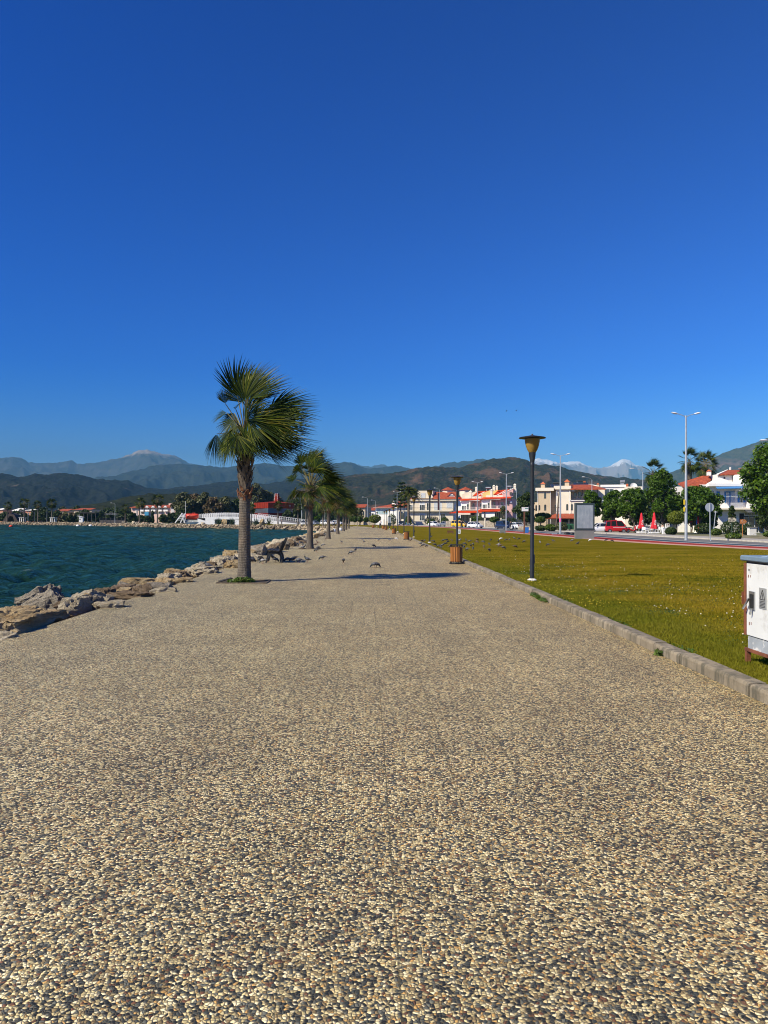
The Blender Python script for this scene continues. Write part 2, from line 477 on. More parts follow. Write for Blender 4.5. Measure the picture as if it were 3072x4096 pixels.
t.set(Base_Color=c, Roughness=.9); t.bump(t.noise(p, 45, 6, .7), .8, .015)
o = link('kerb', kb.mesh('kerb'), t.m); tag(o, 'weathered concrete kerb between promenade and lawn', 'kerb', kind='structure')

# ---- water: a polar sheet with real waves near, finer ripples in the bump
def water():
    th = np.linspace(R_(-130), R_(3), 420); r = np.concatenate([np.geomspace(5, 90, 430), np.geomspace(91, 1500, 170)])
    TH, RR = np.meshgrid(th, r, indexing='ij'); X = RR * np.sin(TH); Y = RR * np.cos(TH); Z = np.zeros_like(X)
    g = np.random.default_rng(5)
    X0, Y0 = X.copy(), Y.copy(); dX = np.zeros_like(X); dY = np.zeros_like(X); steep = np.zeros_like(X)
    for lam, amp, k in ((6.5, .055, 3), (3.8, .045, 4), (2.2, .033, 6), (1.3, .021, 7), (.75, .012, 8), (.45, .006, 8)):
        fade = np.clip(lam * 55 / np.maximum(RR, 1) - .15, 0, 1)
        for _ in range(k):
            a = R_(25) + g.normal(0, .45); kk = 2 * PI / (lam * g.uniform(.8, 1.25)); ph = g.uniform(0, 6.28)
            dx, dy = math.cos(a), math.sin(a); wob = 1.2 * (fbm(X0 / lam / 3, Y0 / lam / 3, 2, int(lam * 10)) - .5) * 6
            A = kk * (X0 * dx + Y0 * dy) + ph + wob; am = amp * fade / math.sqrt(k) * 2.3 * (.5 + vnoise(X0 / lam / 4, Y0 / lam / 4, k))
            Z += am * np.sin(A); dX += -dx * am * np.cos(A) * .8; dY += -dy * am * np.cos(A) * .8; steep += am * kk * np.sin(A)
    foam = np.clip((steep - .80) / .4, 0, 1) * (vnoise(X0 * .12, Y0 * .12, 9) > .62)
    V = np.stack([X + dX, Y + dY, WATER_Z + Z], -1).reshape(-1, 3)
    me = npmesh('sea', V, gridfaces(len(th), len(r)), 4, True)
    at = me.attributes.new('foam', 'FLOAT', 'POINT'); at.data.foreach_set('value', foam.ravel().astype(np.float32))
    t = NT('sea_water'); p = t.pos(); at = t.new('Attribute', attribute_name='foam')
    f2 = t.math('MULTIPLY', at.outputs['Fac'], t.fac(t.noise(p, 7, 5, .7), .42, .55))
    spk = t.math('MULTIPLY', t.fac(t.noise(t.scale(p, (.5, .25, 1)), 1.0, 6, .75), .735, .76), .55)
    f2 = t.math('MAXIMUM', f2, spk)
    col = t.mix(t.fac(t.noise(t.scale(p, (.05, .02, 0)), 1, 4), .35, .65), (.005, .021, .015), (.009, .031, .020))
    col = t.mix(f2, col, (.6, .66, .66))
    t.n.remove(t.b); df = t.new('BsdfDiffuse'); t.l.new(col, df.inputs[0]); gl = t.new('BsdfGlossy'); gl.inputs['Roughness'].default_value = .07; gl.inputs[0].default_value = (.50, .70, .50, 1)
    fr = t.new('Fresnel'); fr.inputs[0].default_value = 1.33; fac = t.math('MULTIPLY', t.math('MINIMUM', t.math('MULTIPLY', fr.outputs[0], 1.0), .55), t.math('SUBTRACT', 1.0, f2))
    mx = t.new('MixShader'); t.l.new(fac, mx.inputs[0]); t.l.new(df.outputs[0], mx.inputs[1]); t.l.new(gl.outputs[0], mx.inputs[2]); t.l.new(mx.outputs[0], t.out.inputs[0])
    h = t.math('ADD', t.noise(t.scale(p, (1.0, .7, 1)), 1.1, 6, .62, .4), t.math('MULTIPLY', t.noise(t.scale(p, (1.0, .7, 1)), .22, 4, .6), 1.6))
    bp_ = t.new('Bump'); bp_.inputs['Strength'].default_value = .9; bp_.inputs['Distance'].default_value = .6; t.l.new(h, bp_.inputs['Height'])
    for q in (df, gl, fr): t.l.new(bp_.outputs[0], q.inputs['Normal'])
    o = link('sea', me, t.m); tag(o, 'choppy dark teal sea ruffled by the wind', 'sea', kind='structure')


water()

# ---- hills and mountains, each a height field with spurs and gullies
def hillmat(name, dark, light, bare, sc, bare_at=(.6, .7), snow=None, rockz=None, bstr=.8, bd=20, bare_sc=.25):
    t = NT(name); p = t.pos(); n = t.noise(p, sc, 6, .68); n2 = t.noise(t.scale(p, (1, .6, 1.6)), sc * bare_sc, 6, .6)
    c = t.ramp(n, [(.36, dark), (.64, light)])
    c = t.mix(t.fac(n2, *bare_at), c, t.ramp(n, [(.35, tuple(x * .7 for x in bare)), (.65, bare)]))
    xyz = t.new('SeparateXYZ'); t.l.new(p, xyz.inputs[0])
    if rockz:
        z = t.math('ADD', xyz.outputs[2], t.math('MULTIPLY', t.math('SUBTRACT', t.noise(t.scale(p, (1, 1, .35)), .0045, 7, .7), .5), rockz[2]))
        c = t.mix(t.fac(z, rockz[0], rockz[1]), c, rockz[3])
    if snow:
        z = t.math('ADD', xyz.outputs[2], t.math('MULTIPLY', t.math('SUBTRACT', t.noise(t.scale(p, (1, 1, .3)), .004, 8, .72), .5), snow[2]))
        c = t.mix(t.fac(z, snow[0], snow[1]), c, (.78, .78, .80))
    t.set(Base_Color=c, Roughness=1.0, Specular_IOR_Level=.0)
    t.bump(n, bstr, bd)
    return t.m


def ridge(name, label, prof, Z, front, back, m, amp, nx, ny, seed, trees=0.0, spur=120.0, zc=.60, sc=None):
    prof = sorted(prof); pts = [W(x, y, Z) for x, y in prof]
    xs = np.array([p.x for p in pts]); hs_ = np.array([p.z for p in pts])
    X = np.linspace(xs[0], xs[-1], nx); v = np.linspace(0, 1, ny)
    U, V = np.meshgrid(X, v, indexing='ij'); sc = sc or spur
    ramp = np.where(V < zc, V / zc, 1 - (V - zc) / (1 - zc) * .75)
    ramp = ramp ** .85
    Yd = np.where(V < zc, Z - front * (1 - V / zc), Z + back * (V - zc) / (1 - zc))
    wob = (fbm(U / spur, Yd / spur / 1.5, 4, seed) - .5) * 2
    Uq = U + wob * spur * 1.3 * (1 - ramp)
    H = np.interp(Uq, xs, hs_)
    rid = 1 - np.abs(fbm(U / sc * 1.1, Yd / sc / 2.2, 5, seed + 5) * 2 - 1) * 2.2
    H = H * ramp + amp * H * (rid - .75) * np.sin(PI * np.clip(ramp, 0, 1)) * .55
    if trees: H += trees * (fbm(U / (trees * 1.8), Yd / (trees * 1.8), 2, seed + 9) - .35) * np.clip(H / 60, 0, 1)
    H = np.maximum(H, -2); H[:, 0] = -2
    XX = U * (Yd / Z)          # slopes spread with the fall line
    me = npmesh(name, np.stack([XX, Yd, H], -1).reshape(-1, 3), gridfaces(nx, ny), 4, True)
    o = link(name, me, m); tag(o, label, 'hill' if 'hill' in name or 'ridge' in name else 'mountain', kind='structure')
    return o


far_m = hillmat('far_slopes', (.03, .04, .035), (.075, .078, .066), (.20, .18, .15), .004, (.62, .75), rockz=(1090, 1190, 330, (.30, .26, .22)), bd=60)
snow_m = hillmat('snow_slopes', (.07, .07, .06), (.15, .13, .11), (.24, .20, .17), .004, (.5, .7), snow=(1090, 1150, 420), rockz=(500, 900, 300, (.27, .22, .2)), bd=60)
mid_m = hillmat('blue_mid_slopes', (.012, .018, .015), (.034, .040, .028), (.12, .11, .09), .012, (.66, .76), bd=30)
near_m = hillmat('wooded_slopes', (.006, .009, .009), (.022, .026, .022), (.10, .08, .06), .075, (.62, .72), bd=9, bare_sc=.1)
brown_m = hillmat('brown_wooded_slopes', (.008, .012, .007), (.040, .038, .021), (.105, .064, .040), .095, (.53, .63), bd=7, bare_sc=.14)
low_m = hillmat('low_wooded_ridge', (.008, .012, .007), (.032, .035, .018), (.20, .17, .12), .16, (.66, .74), bd=4, bare_sc=.12)

ridge('far_mountain', 'pale bare topped mountain highest on the left horizon',
      [(-500, 1850), (-250, 1840), (-80, 1850), (0, 1833), (49, 1827), (81, 1833), (117, 1849), (179, 1851), (244, 1847), (282, 1838), (312, 1851), (347, 1853), (390, 1847), (445, 1838), (488, 1830), (526, 1816), (553, 1801), (589, 1796), (624, 1808), (651, 1815), (683, 1818), (721, 1833), (759, 1852), (814, 1868), (900, 1885), (1000, 1890), (1150, 1885), (1300, 1872), (1436, 1860), (1480, 1867), (1523, 1858), (1570, 1868), (1640, 1874), (1680, 1870), (1736, 1885), (1900, 1900), (2100, 1950)],
      14000, 5000, 2500, far_m, .75, 520, 70, 1, trees=34, spur=1300)
ridge('snow_mountain', 'snow capped mountain range between the street lamp and right hill',
      [(1900, 1960), (2000, 1900), (2080, 1860), (2135, 1838), (2157, 1836), (2186, 1841), (2218, 1849), (2240, 1852), (2262, 1850), (2316, 1851), (2334, 1854), (2359, 1867), (2381, 1870), (2406, 1869), (2439, 1862), (2479, 1842), (2493, 1837), (2506, 1840), (2523, 1845), (2544, 1860), (2577, 1867), (2591, 1877), (2624, 1902), (2700, 1930), (2850, 1940), (3000, 1960)],
      15500, 5000, 1500, snow_m, 1.1, 420, 70, 2, trees=60, spur=900)
ridge('blue_mountain', 'hazy blue forested mountain behind the palm row',
      [(200, 2000), (300, 1950), (390, 1909), (461, 1905), (504, 1890), (570, 1876), (613, 1863), (678, 1857), (759, 1857), (841, 1863), (900, 1872), (940, 1866), (1003, 1861), (1062, 1852), (1084, 1855), (1130, 1866), (1157, 1864), (1184, 1861), (1290, 1858), (1383, 1849), (1405, 1850), (1451, 1868), (1472, 1876), (1520, 1870), (1577, 1864), (1631, 1870), (1660, 1876), (1736, 1866), (1778, 1852), (1850, 1845), (1926, 1837), (1953, 1842), (2010, 1860), (2100, 1890), (2250, 1930), (2500, 1980)],
      8000, 3200, 1200, mid_m, .6, 560, 80, 3, trees=22, spur=800)
ridge('wooded_hill', 'dark wooded hill across the bay on the left',
      [(-700, 1900), (-400, 1880), (-200, 1890), (0, 1898), (32, 1902), (81, 1909), (141, 1898), (190, 1902), (233, 1894), (282, 1898), (325, 1903), (380, 1917), (434, 1921), (515, 1925), (542, 1939), (586, 1952), (640, 1960), (705, 1952), (787, 1944), (841, 1938), (931, 1927), (1003, 1938), (1048, 1940), (1093, 1931), (1184, 1918), (1283, 1904), (1405, 1902), (1500, 1898), (1600, 1900), (1750, 1925), (1950, 1960), (2200, 2020)],
      3200, 1300, 500, near_m, .42, 700, 110, 4, trees=14, spur=330)
ridge('brown_hill', 'brown and green scrub hill behind the houses',
      [(1150, 1990), (1280, 1935), (1400, 1904), (1490, 1897), (1555, 1897), (1617, 1885), (1653, 1877), (1707, 1869), (1780, 1868), (1834, 1872), (1863, 1864), (1906, 1853), (1936, 1845), (1983, 1836), (2008, 1833), (2045, 1831), (2074, 1832), (2102, 1840), (2131, 1860), (2171, 1860), (2215, 1861), (2247, 1870), (2291, 1885), (2327, 1892), (2381, 1899), (2435, 1908), (2479, 1912), (2508, 1913), (2544, 1918), (2580, 1922), (2700, 1950), (2850, 1985), (3000, 2020)],
      2300, 950, 350, brown_m, .45, 700, 110, 6, trees=11, spur=210)
ridge('right_mountain', 'blue grey mountain rising to the right edge behind white house',
      [(2380, 2000), (2480, 1960), (2600, 1925), (2685, 1889), (2725, 1875), (2761, 1862), (2816, 1840), (2855, 1826), (2906, 1804), (2960, 1786), (3014, 1772), (3072, 1753), (3200, 1715), (3400, 1680), (3700, 1690), (4000, 1740), (4400, 1850)],
      4600, 1900, 800, hillmat('right_slopes', (.016, .024, .014), (.06, .06, .035), (.15, .10, .08), .03, (.54, .66), bd=14, bare_sc=.12), .9, 500, 90, 8, trees=14, spur=420)
ridge('low_ridge', 'low green wooded ridge behind the pink hotel',
      [(100, 2070), (250, 2040), (330, 2022), (400, 2012), (450, 2000), (496, 1991), (557, 1980), (593, 1977), (640, 1979), (689, 1978), (740, 1983), (800, 1984), (900, 1990), (1000, 1995), (1100, 2000), (1250, 2010), (1400, 2030), (1600, 2070)],
      1150, 430, 200, low_m, .35, 420, 70, 12, trees=7, spur=110)

# ---- air
hz = MB().box(-9700, 9700, -250, 17600, -3.5, 1480)
t = NT('haze_air'); t.n.remove(t.b)
pv = t.new('VolumePrincipled'); pv.inputs['Color'].default_value = (.185, .43, .63, 1); pv.inputs['Density'].default_value = HAZE_D if 'HAZE_D' in globals() else 7.5e-5
pv.inputs['Anisotropy'].default_value = -.5
t.l.new(pv.outputs[0], t.out.inputs['Volume'])
o = link('haze', hz.mesh('haze'), t.m); tag(o, 'thin blue haze over the bay and hills', 'haze', kind='stuff')
# ------------------------------------------------------------------ palms
def fan_leaf(V, F_, hub, axis, nrm, L, nseg, spread, wind, grav, g, fused=.5):
    axis = Vector(axis).normalized(); nrm = Vector(nrm); nrm = (nrm - axis * nrm.dot(axis)).normalized(); side = nrm.cross(axis)
    hub = Vector(hub); ph = np.linspace(-spread, spread, nseg); dphi = ph[1] - ph[0]
    rs = np.array([.05, .25, fused, .72, .88, 1.0])
    A = np.array(axis); Sd = np.array(side); Nn = np.array(nrm); Hb = np.array(hub); wd_ = np.array(wind)
    for k, p in enumerate(ph):
        Li = L * (1 - .28 * (abs(p) / spread) ** 2) * g.uniform(.9, 1.06); pj = p + g.normal(0, .012)
        d = A * math.cos(pj) + Sd * math.sin(pj); q = -A * math.sin(pj) + Sd * math.cos(pj)
        cup = Nn * .25 * (p / spread) ** 2
        r = rs * Li
        hw = np.where(rs <= fused, r * dphi / 2 * 1.02, fused * Li * dphi / 2 * (1 - (rs - fused) / (1 - fused)) * .9 + .0012)
        gk = grav * g.uniform(.7, 1.3); wk = g.uniform(.8, 1.25)
        c = Hb + d * r[:, None] + cup * (rs[:, None] ** 1.5) * Li
        c = c + wd_ * (wk * Li * rs[:, None] ** 2.2) + np.array([0, 0, -1.0]) * (gk * Li * rs[:, None] ** 2.6)
        fold = Nn * (.35 * hw[:, None])
        o = len(V)
        for i in range(len(rs)):
            V.append(c[i] - q * hw[i]); V.append(c[i] + fold[i]); V.append(c[i] + q * hw[i])
        for i in range(len(rs) - 1):
            a = o + i * 3
            F_.append((a, a + 1, a + 4, a + 3)); F_.append((a + 1, a + 2, a + 5, a + 4))


def palm_leaf_mat():
    t = NT('fan_palm_leaf'); ri = t.new('NewGeometry').outputs['Random Per Island']
    n = t.noise(t.obj(), 1.3, 3)
    v = t.math('ADD', t.math('MULTIPLY', ri, .55), t.math('MULTIPLY', n, .55))
    col = t.ramp(v, [(.28, (.006, .016, .003)), (.55, (.018, .036, .004)), (.74, (.065, .085, .006)), (.92, (.24, .20, .03))])
    t.set(Base_Color=col, Roughness=.5, Specular_IOR_Level=.10)
    tr = t.new('BsdfTranslucent'); t.l.new(t.mix(1.0, col, (1.0, 1.0, .4), 'MULTIPLY'), tr.inputs[0])
    mx = t.new('MixShader'); mx.inputs[0].default_value = .22
    t.l.new(t.b.outputs[0], mx.inputs[1]); t.l.new(tr.outputs[0], mx.inputs[2]); t.l.new(mx.outputs[0], t.out.inputs[0])
    return t.m


PALM_LEAF = palm_leaf_mat()
PALM_DRY = leafmat('dry_palm_leaf', (.14, .075, .025), (.33, .21, .08), None, .2)
PETIOLE = mat('palm_stalk', (.16, .13, .03), .5, .3, 4)
t = NT('palm_trunk'); p = t.obj(); w = t.new('TexWave', wave_type='BANDS', bands_direction='Z'); t.l.new(p, w.inputs['Vector']); w.inputs['Scale'].default_value = 7.5; w.inputs['Distortion'].default_value = 4.5; w.inputs['Detail'].default_value = 4; w.inputs['Detail Scale'].default_value = 3.0
n = t.noise(t.scale(p, (1, 1, .22)), 16, 6, .7); n2 = t.noise(p, 2.2, 4)
c = t.ramp(n, [(.3, (.05, .042, .032)), (.55, (.12, .10, .077)), (.75, (.20, .17, .135))])
c = t.mix(t.math('MULTIPLY', t.fac(w.outputs['Fac'], .22, .0), .45), c, (.05, .04, .03)); c = t.mix(t.math('MULTIPLY', t.fac(n2, .5, .75), .35), c, (.24, .15, .08))
t.set(Base_Color=c, Roughness=.9); t.bump(t.math('ADD', t.math('MULTIPLY', w.outputs['Fac'], .35), n), .9, .025); TRUNK = t.m
BOOT = mat('old_leaf_bases', (.10, .075, .05), .85, .5, 5, .7, 18, .02, dirt=(.25, .21, .16), dirt_sc=4)
BOOT_RED = mat('fresh_leaf_bases', (.14, .048, .018), .8, .4, 6, .5, 18, .02, dirt=(.4, .24, .1), dirt_sc=8)


def trunk_mesh(h, r0, r1, flare=1.35, n=20):
    mb = MB(); prof = []
    N = 40
    for i in range(N + 1):
        z = h * i / N; r = r0 + (r1 - r0) * min(1, (z / h)) ** .8; r *= 1 + (flare - 1) * math.exp(-z / .35) * .55
        prof.append((r * (1 + .018 * math.sin(z * 23 + math.sin(z * 5) * 2)), z - .03))
    mb.lathe(prof, n); return mb


def boots(z0, z1, r, n, g, width=.13, length=.26, red=False):
    mb = MB()
    for i in range(n):
        a = i * 2.39996 + g.uniform(-.1, .1); z = z0 + (z1 - z0) * i / n; rr = r * (1.0 + .45 * (z - z0) / (z1 - z0 + .01)); tilt = g.uniform(.12, .4) + .25 * (z - z0) / (z1 - z0 + .01)
        L = length * g.uniform(.75, 1.3); w0 = width * g.uniform(.8, 1.2); w1 = w0 * g.uniform(.25, .5); sk = g.uniform(-.05, .05)
        er = Vector((math.cos(a), math.sin(a), 0)); et = Vector((-math.sin(a), math.cos(a), 0))
        up = (er * math.sin(tilt) + Vector((0, 0, 1)) * math.cos(tilt)); th = er * .018
        b = er * (rr * .93) + Vector((0, 0, z)); tp = b + up * L + et * sk; md = b + up * L * .6 + et * sk * .4
        vs = []
        for c, w in ((b, w0), (md, (w0 + w1) * .5), (tp, w1)):
            vs += [c - et * w / 2, c + et * w / 2, c + et * w / 2 * .9 + th, c - et * w / 2 * .9 + th]
        mb.add(vs, [(0, 1, 5, 4), (1, 2, 6, 5), (2, 3, 7, 6), (3, 0, 4, 7), (4, 5, 9, 8), (5, 6, 10, 9), (6, 7, 11, 10), (7, 4, 8, 11), (8, 9, 10, 11), (3, 2, 1, 0)])
    return mb


def petiole(mb, a, b, sag, g, r=.016):
    a, b = Vector(a), Vector(b); m = (a + b) / 2 + Vector((0, 0, sag))
    mb.tube([a, a.lerp(m, .5) + Vector((0, 0, sag * .25)), m, m.lerp(b, .5) + Vector((0, 0, sag * .25)), b], [r * 1.5, r * 1.1, r, r * .8, r * .6], 5, False)


def windy_crown(g, n=32, R=1.02, L=1.04, wind=(.40, .08, 0), nseg=30, top=1.5, low=-.5, lift=0.0):
    V, F_, st = [], [], MB(); VD, FD = [], []
    for i in range(n):
        az = i * 2.39996 + g.uniform(-.3, .3); q = i / (n - 1); el = top + (low - top) * q ** .9 + g.normal(0, .1)
        d = Vector((math.cos(az) * math.cos(el), math.sin(az) * math.cos(el), math.sin(el)))
        d = (d + Vector(wind) * (.12 + .4 * q)).normalized()
        dry = q > .94
        rl = (.3 if dry else 1) * R * g.uniform(.8, 1.1) * (1.38 - .5 * q); hub = d * rl + Vector((0, 0, lift + .1 - .3 * q)) + Vector(wind) * .12
        ax = (d + Vector(wind) * g.uniform(.5, 1.1) + Vector((0, 0, .05 - .45 * q))).normalized()
        nr = Vector((-d.x * .6 * math.sin(el), -d.y * .6 * math.sin(el), math.cos(el))) + Vector((g.normal(0, .45), g.normal(0, .45) - .3, g.normal(0, .3)))
        dry = q > .94
        fan_leaf(VD if dry else V, FD if dry else F_, hub, ax, nr, L * g.uniform(.85, 1.15) * (.8 if dry else 1), nseg, R_(g.uniform(70, 98)), tuple(Vector(wind) * g.uniform(.35, .8)), .22 + .15 * q, g)
        petiole(st, (0, 0, -.25 * q), hub, .10 * math.cos(el), g)
    return V, F_, VD, FD, st


def mk(name, V, F_, m, parent):
    return link(name, npmesh(name, np.array(V), np.array(F_).ravel(), 4), m, parent)


def palm(name, label, loc, crown, h, r0, r1, boot0, g, group, sc=1.0, flare=1.5, nboot=62):
    root = thing(name, label, 'palm tree', loc, 0, group)
    part('trunk', trunk_mesh(h, r0, r1, flare), TRUNK, root, True)
    if boot0 is not None:
        part('leaf_bases', boots(boot0 + .28, h + .12, r1 * 1.02, nboot, g), BOOT, root)
        part('fresh_leaf_bases', boots(boot0, boot0 + .3, r1 * .98, 16, g, .11, .15), BOOT_RED, root)
    V, F_, VD, FD, st = crown
    for nm, v, f, m in (('crown', V, F_, PALM_LEAF), ('dry_leaves', VD, FD, PALM_DRY)):
        if v:
            o = mk(nm, v, f, m, root); o.location = (0, 0, h + .1)
    o = part('leaf_stalks', st, PETIOLE, root, True); o.location = (0, 0, h + .1)
    return root


PG = 'palms in a row along the promenade'
g = np.random.default_rng(21)
# the near palm: every frond set where the photograph shows it (zoom pixels of 2.95 mm, x from trunk axis, y up from crown heart)
hero = [  # hub x,y  tip x,y  hub depth, tip depth, spread, normal
    (430, 470, 405, 95, .0, .1, 58, (.55, -1, .1)), (500, 460, 470, 130, .25, .3, 60, (-.2, -1, .2)), (530, 480, 690, 190, -.1, .0, 62, (-.5, -1, .3)),
    (560, 500, 800, 290, .15, .25, 60, (-.35, -1, .5)), (470, 520, 320, 300, .1, .1, 60, (.6, -1, .3)), (520, 520, 560, 230, -.35, -.35, 60, (.1, -1, -.3)),
    (560, 505, 815, 420, -.3, -.5, 55, (-.1, -.7, 1)), (740, 570, 1060, 560, .0, .1, 62, (-.2, -1, .5)), (700, 590, 1000, 510, .3, .5, 60, (-.1, -.8, .8)),
    (700, 640, 1010, 720, -.3, -.4, 64, (0, -1, .7)), (620, 670, 930, 860, .2, .3, 66, (0, -1, .5)), (560, 690, 800, 860, -.45, -.75, 66, (.1, -1, .5)),
    (720, 780, 860, 960, .1, .1, 60, (.3, -1, .2)), (330, 610, 200, 690, .1, .15, 60, (.1, -.6, 1)), (330, 540, 300, 400, -.1, -.1, 58, (.8, -1, .1)),
    (420, 690, 340, 850, -.3, -.4, 62, (-.2, -1, .3)), (275, 815, 265, 1050, -.35, -.35, 36, (.3, -1, .1)), (450, 610, 570, 545, -.6, -.9, 58, (0, -.7, 1)),
    (470, 740, 500, 950, -.35, -.45, 60, (0, -1, .2)), (590, 750, 650, 930, -.1, -.2, 60, (.2, -1, .2)), (430, 790, 390, 940, .1, .1, 55, (-.2, -1, .2)),
    (540, 760, 560, 950, .25, .3, 60, (.1, -1, .1)), (640, 640, 960, 640, .45, .8, 62, (0, -1, .6)), (380, 600, 330, 740, .4, .6, 60, (0, -1, .2)), (500, 560, 610, 360, .5, .7, 62, (0, -1, .3))]
V, F_, st = [], [], MB(); VD, FD = [], []
K = .00295
def hz_(x, y, d): return Vector(((x - 500) * K, d, (870 - y) * K))
for (hx, hy, tx, ty, dh, dt, sp, nr) in hero:
    hub = hz_(hx, hy, dh); tip = hz_(tx, ty, dt); L = (tip - hub).length * 1.10; w = .24 if tx > 480 else .10
    fan_leaf(V, F_, hub, (tip - hub) + Vector((-w * L * .9, 0, .1 * L)), nr, L, 34, R_(sp * .95), (w, .03, 0), .10, g, fused=.55)
    petiole(st, hz_(500, 845, 0), hub, .12 if hx > 480 else .05, g)
for k in range(7):
    az = -1.9 + k * .62; el = .9 - 1.1 * k / 6; d = (Vector((math.cos(az) * math.cos(el), math.sin(az) * math.cos(el), math.sin(el))) + Vector((.30, 0, 0))).normalized(); hub = d * g.uniform(.45, .8)
    fan_leaf(V, F_, hub, d + Vector((.5, 0, -.1)), (g.normal(0, .5), -1, g.uniform(-.2, .8)), g.uniform(.7, .95), 30, R_(66), (g.uniform(.3, .5), 0, 0), .16, g); petiole(st, (0, 0, 0), hub, .05, g)
for k in range(11):      # fans hanging round the front and left of the crown heart
    az = -3.6 + k * .36; rd = Vector((math.cos(az), math.sin(az), 0)); hub = rd * g.uniform(.38, .62) + Vector((.05, 0, g.uniform(-.12, .32)))
    fan_leaf(V, F_, hub, rd * .55 + Vector((.14, 0, -g.uniform(.45, 1.0))), rd * .9 + Vector((g.normal(0, .25), -.3, .45)), g.uniform(.68, .88), 30, R_(60), (.16, 0, 0), .1, g); petiole(st, (0, 0, 0), hub, .08, g)
for k in range(3):
    a = 2.2 + k * .9; hub = Vector((math.cos(a) * .22 + .03, math.sin(a) * .25, .02)); fan_leaf(VD, FD, hub, (math.cos(a) * .5 + .2, math.sin(a) * .5, -1), (math.cos(a), math.sin(a), .3), g.uniform(.4, .55), 14, R_(45), (.15, 0, 0), .1, g)
P1 = G(977, 2328)
hero_palm = palm('fan_palm', 'nearest fan palm, windswept, standing in a square planting hole of the promenade', (P1.x, P1.y, 0), (V, F_, VD, FD, st), 3.52, .172, .125, 2.06, g, PG, flare=1.25)
crowns = [windy_crown(np.random.default_rng(30 + k)) for k in range(3)]
second = palm('fan_palm', 'second fan palm in the row, beside the pigeons behind the bench', (-3.27, 43.2, 0), crowns[0], 3.42, .185, .13, 2.1, g, PG)
third = palm('fan_palm', 'third fan palm in the promenade row', (-3.45, 66.5, 0), crowns[1], 3.45, .18, .13, 2.15, g, PG)
fourth = palm('fan_palm', 'fourth fan palm in the promenade row', (-3.55, 89.5, 0), crowns[2], 3.4, .18, .13, 2.1, g, PG)
for k, (x, y, src, lb) in enumerate([(-3.7, 114, second, 'fifth fan palm in the promenade row'), (-3.8, 131, third, 'sixth fan palm in the promenade row'), (-3.85, 150, fourth, 'seventh and last fan palm in the straight promenade row'),
                                     (-6.9, 182, second, 'fan palm set back at the bend beyond the straight row')]):
    dup(src, lb, (x, y, 0), [0, .35, -.3, .6][k], [1, 1.02, .98, 1][k])
# planting holes with their loose boards and weeds
soil = mat('planting_soil', (.06, .045, .025), .95, .4, 6, .6, 30, .03)
weed = leafmat('weed_leaf', (.035, .075, .010), (.10, .16, .02), (.20, .22, .04), .3)


def leaves(centers, radii, n, size, g, shell=.45, flat=1.0, elong=1.6, up=.35):
    """leaf sized quads scattered through ellipsoid clumps"""
    centers = np.array(centers, float); radii = np.array(radii, float); wts = radii.prod(1) ** (2 / 3); wts /= wts.sum()
    idx = g.choice(len(centers), n, p=wts)
    d = g.normal(size=(n, 3)); d /= np.linalg.norm(d, axis=1)[:, None]
    rad = 1 - shell * g.random(n) ** 1.6
    P = centers[idx] + d * radii[idx] * rad[:, None]
    nr = d * .55 + g.normal(size=(n, 3)) * .6; nr[:, 2] += up; nr /= np.linalg.norm(nr, axis=1)[:, None]
    a = np.cross(nr, g.normal(size=(n, 3))); a /= np.linalg.norm(a, axis=1)[:, None]; b = np.cross(nr, a)
    s = size * g.uniform(.6, 1.3, n)[:, None]
    q = np.stack([P - a * s * elong * .5, P - b * s * .45 + nr * s * .12, P + a * s * elong * .5, P + b * s * .45 + nr * s * .12], 1)
    return q.reshape(-1, 3)


def leaf_part(name, centers, radii, n, size, m, parent, g, **kw):
    Q = leaves(centers, radii, n, size, g, **kw)
    return link(name, npmesh(name, Q, np.arange(len(Q)), 4), m, parent)


def plant_hole(x, y, s, hero=False):
    root = thing('planting_hole', 'square soil planting hole with weeds round the nearest palm' if hero else 'square soil planting hole round the second palm', 'planting hole', (x, y, 0))
    part('soil', MB().box(-s, s, -s * .8, s * .8, -.03, .006), soil, root)
    fr = MB()
    for a, b in (((-s, -s * .8), (s, -s * .8)), ((s, -s * .8), (s, s * .8)), ((s, s * .8), (-s, s * .8)), ((-s, s * .8), (-s, -s * .8))): fr.bar((*a, .01), (*b, .01), .03, .03)
    part('edging', fr, BOOT, root)
    if hero:
        part('board', MB().bar((-.60, -.15, .03), (-.33, .05, .10), .16, .02), mat('dark_board', (.03, .028, .025), .8), root)
        leaf_part('weeds', [(-.08, -.3, .05), (.10, -.25, .05), (-.3, -.2, .03), (.2, -.1, .04)], [(.14, .1, .09), (.12, .08, .10), (.1, .1, .05), (.1, .1, .06)], 700, .045, weed, root, g)
    return root


plant_hole(P1.x, P1.y, .62, True); plant_hole(-3.27, 43.2, .6)

# ------------------------------------------------------------------ park lamps
LAMP_BLACK = mat('lamp_post_paint', (.018, .020, .023), .42, .25, 3, .15, 40, .003, dirt=(.06, .06, .06), dirt_sc=5, dirt_at=(.62, .8))
t = NT('amber_lamp_cup'); t.set(Base_Color=(.42, .29, .075), Roughness=.2); tr = t.new('BsdfTranslucent'); tr.inputs[0].default_value = (.85, .62, .20, 1); mx = t.new('MixShader'); mx.inputs[0].default_value = .5; t.l.new(t.b.outputs[0], mx.inputs[1]); t.l.new(tr.outputs[0], mx.inputs[2]); t.l.new(mx.outputs[0], t.out.inputs[0]); AMBER = t.m
AMBER_INNER = mat('amber_diffuser', (.42, .30, .10), .5, .2, 3)
white_cement = mat('white_cement', (.6, .58, .54), .9, .2, 12, .4, 40)
LG = 'park lamps along the promenade kerb'
lamp = thing('park_lamp', 'nearest park lamp, tall dark post with amber cup and disc cap on the lawn', 'lamp', (4.27, 20.0, .05), 0, LG)
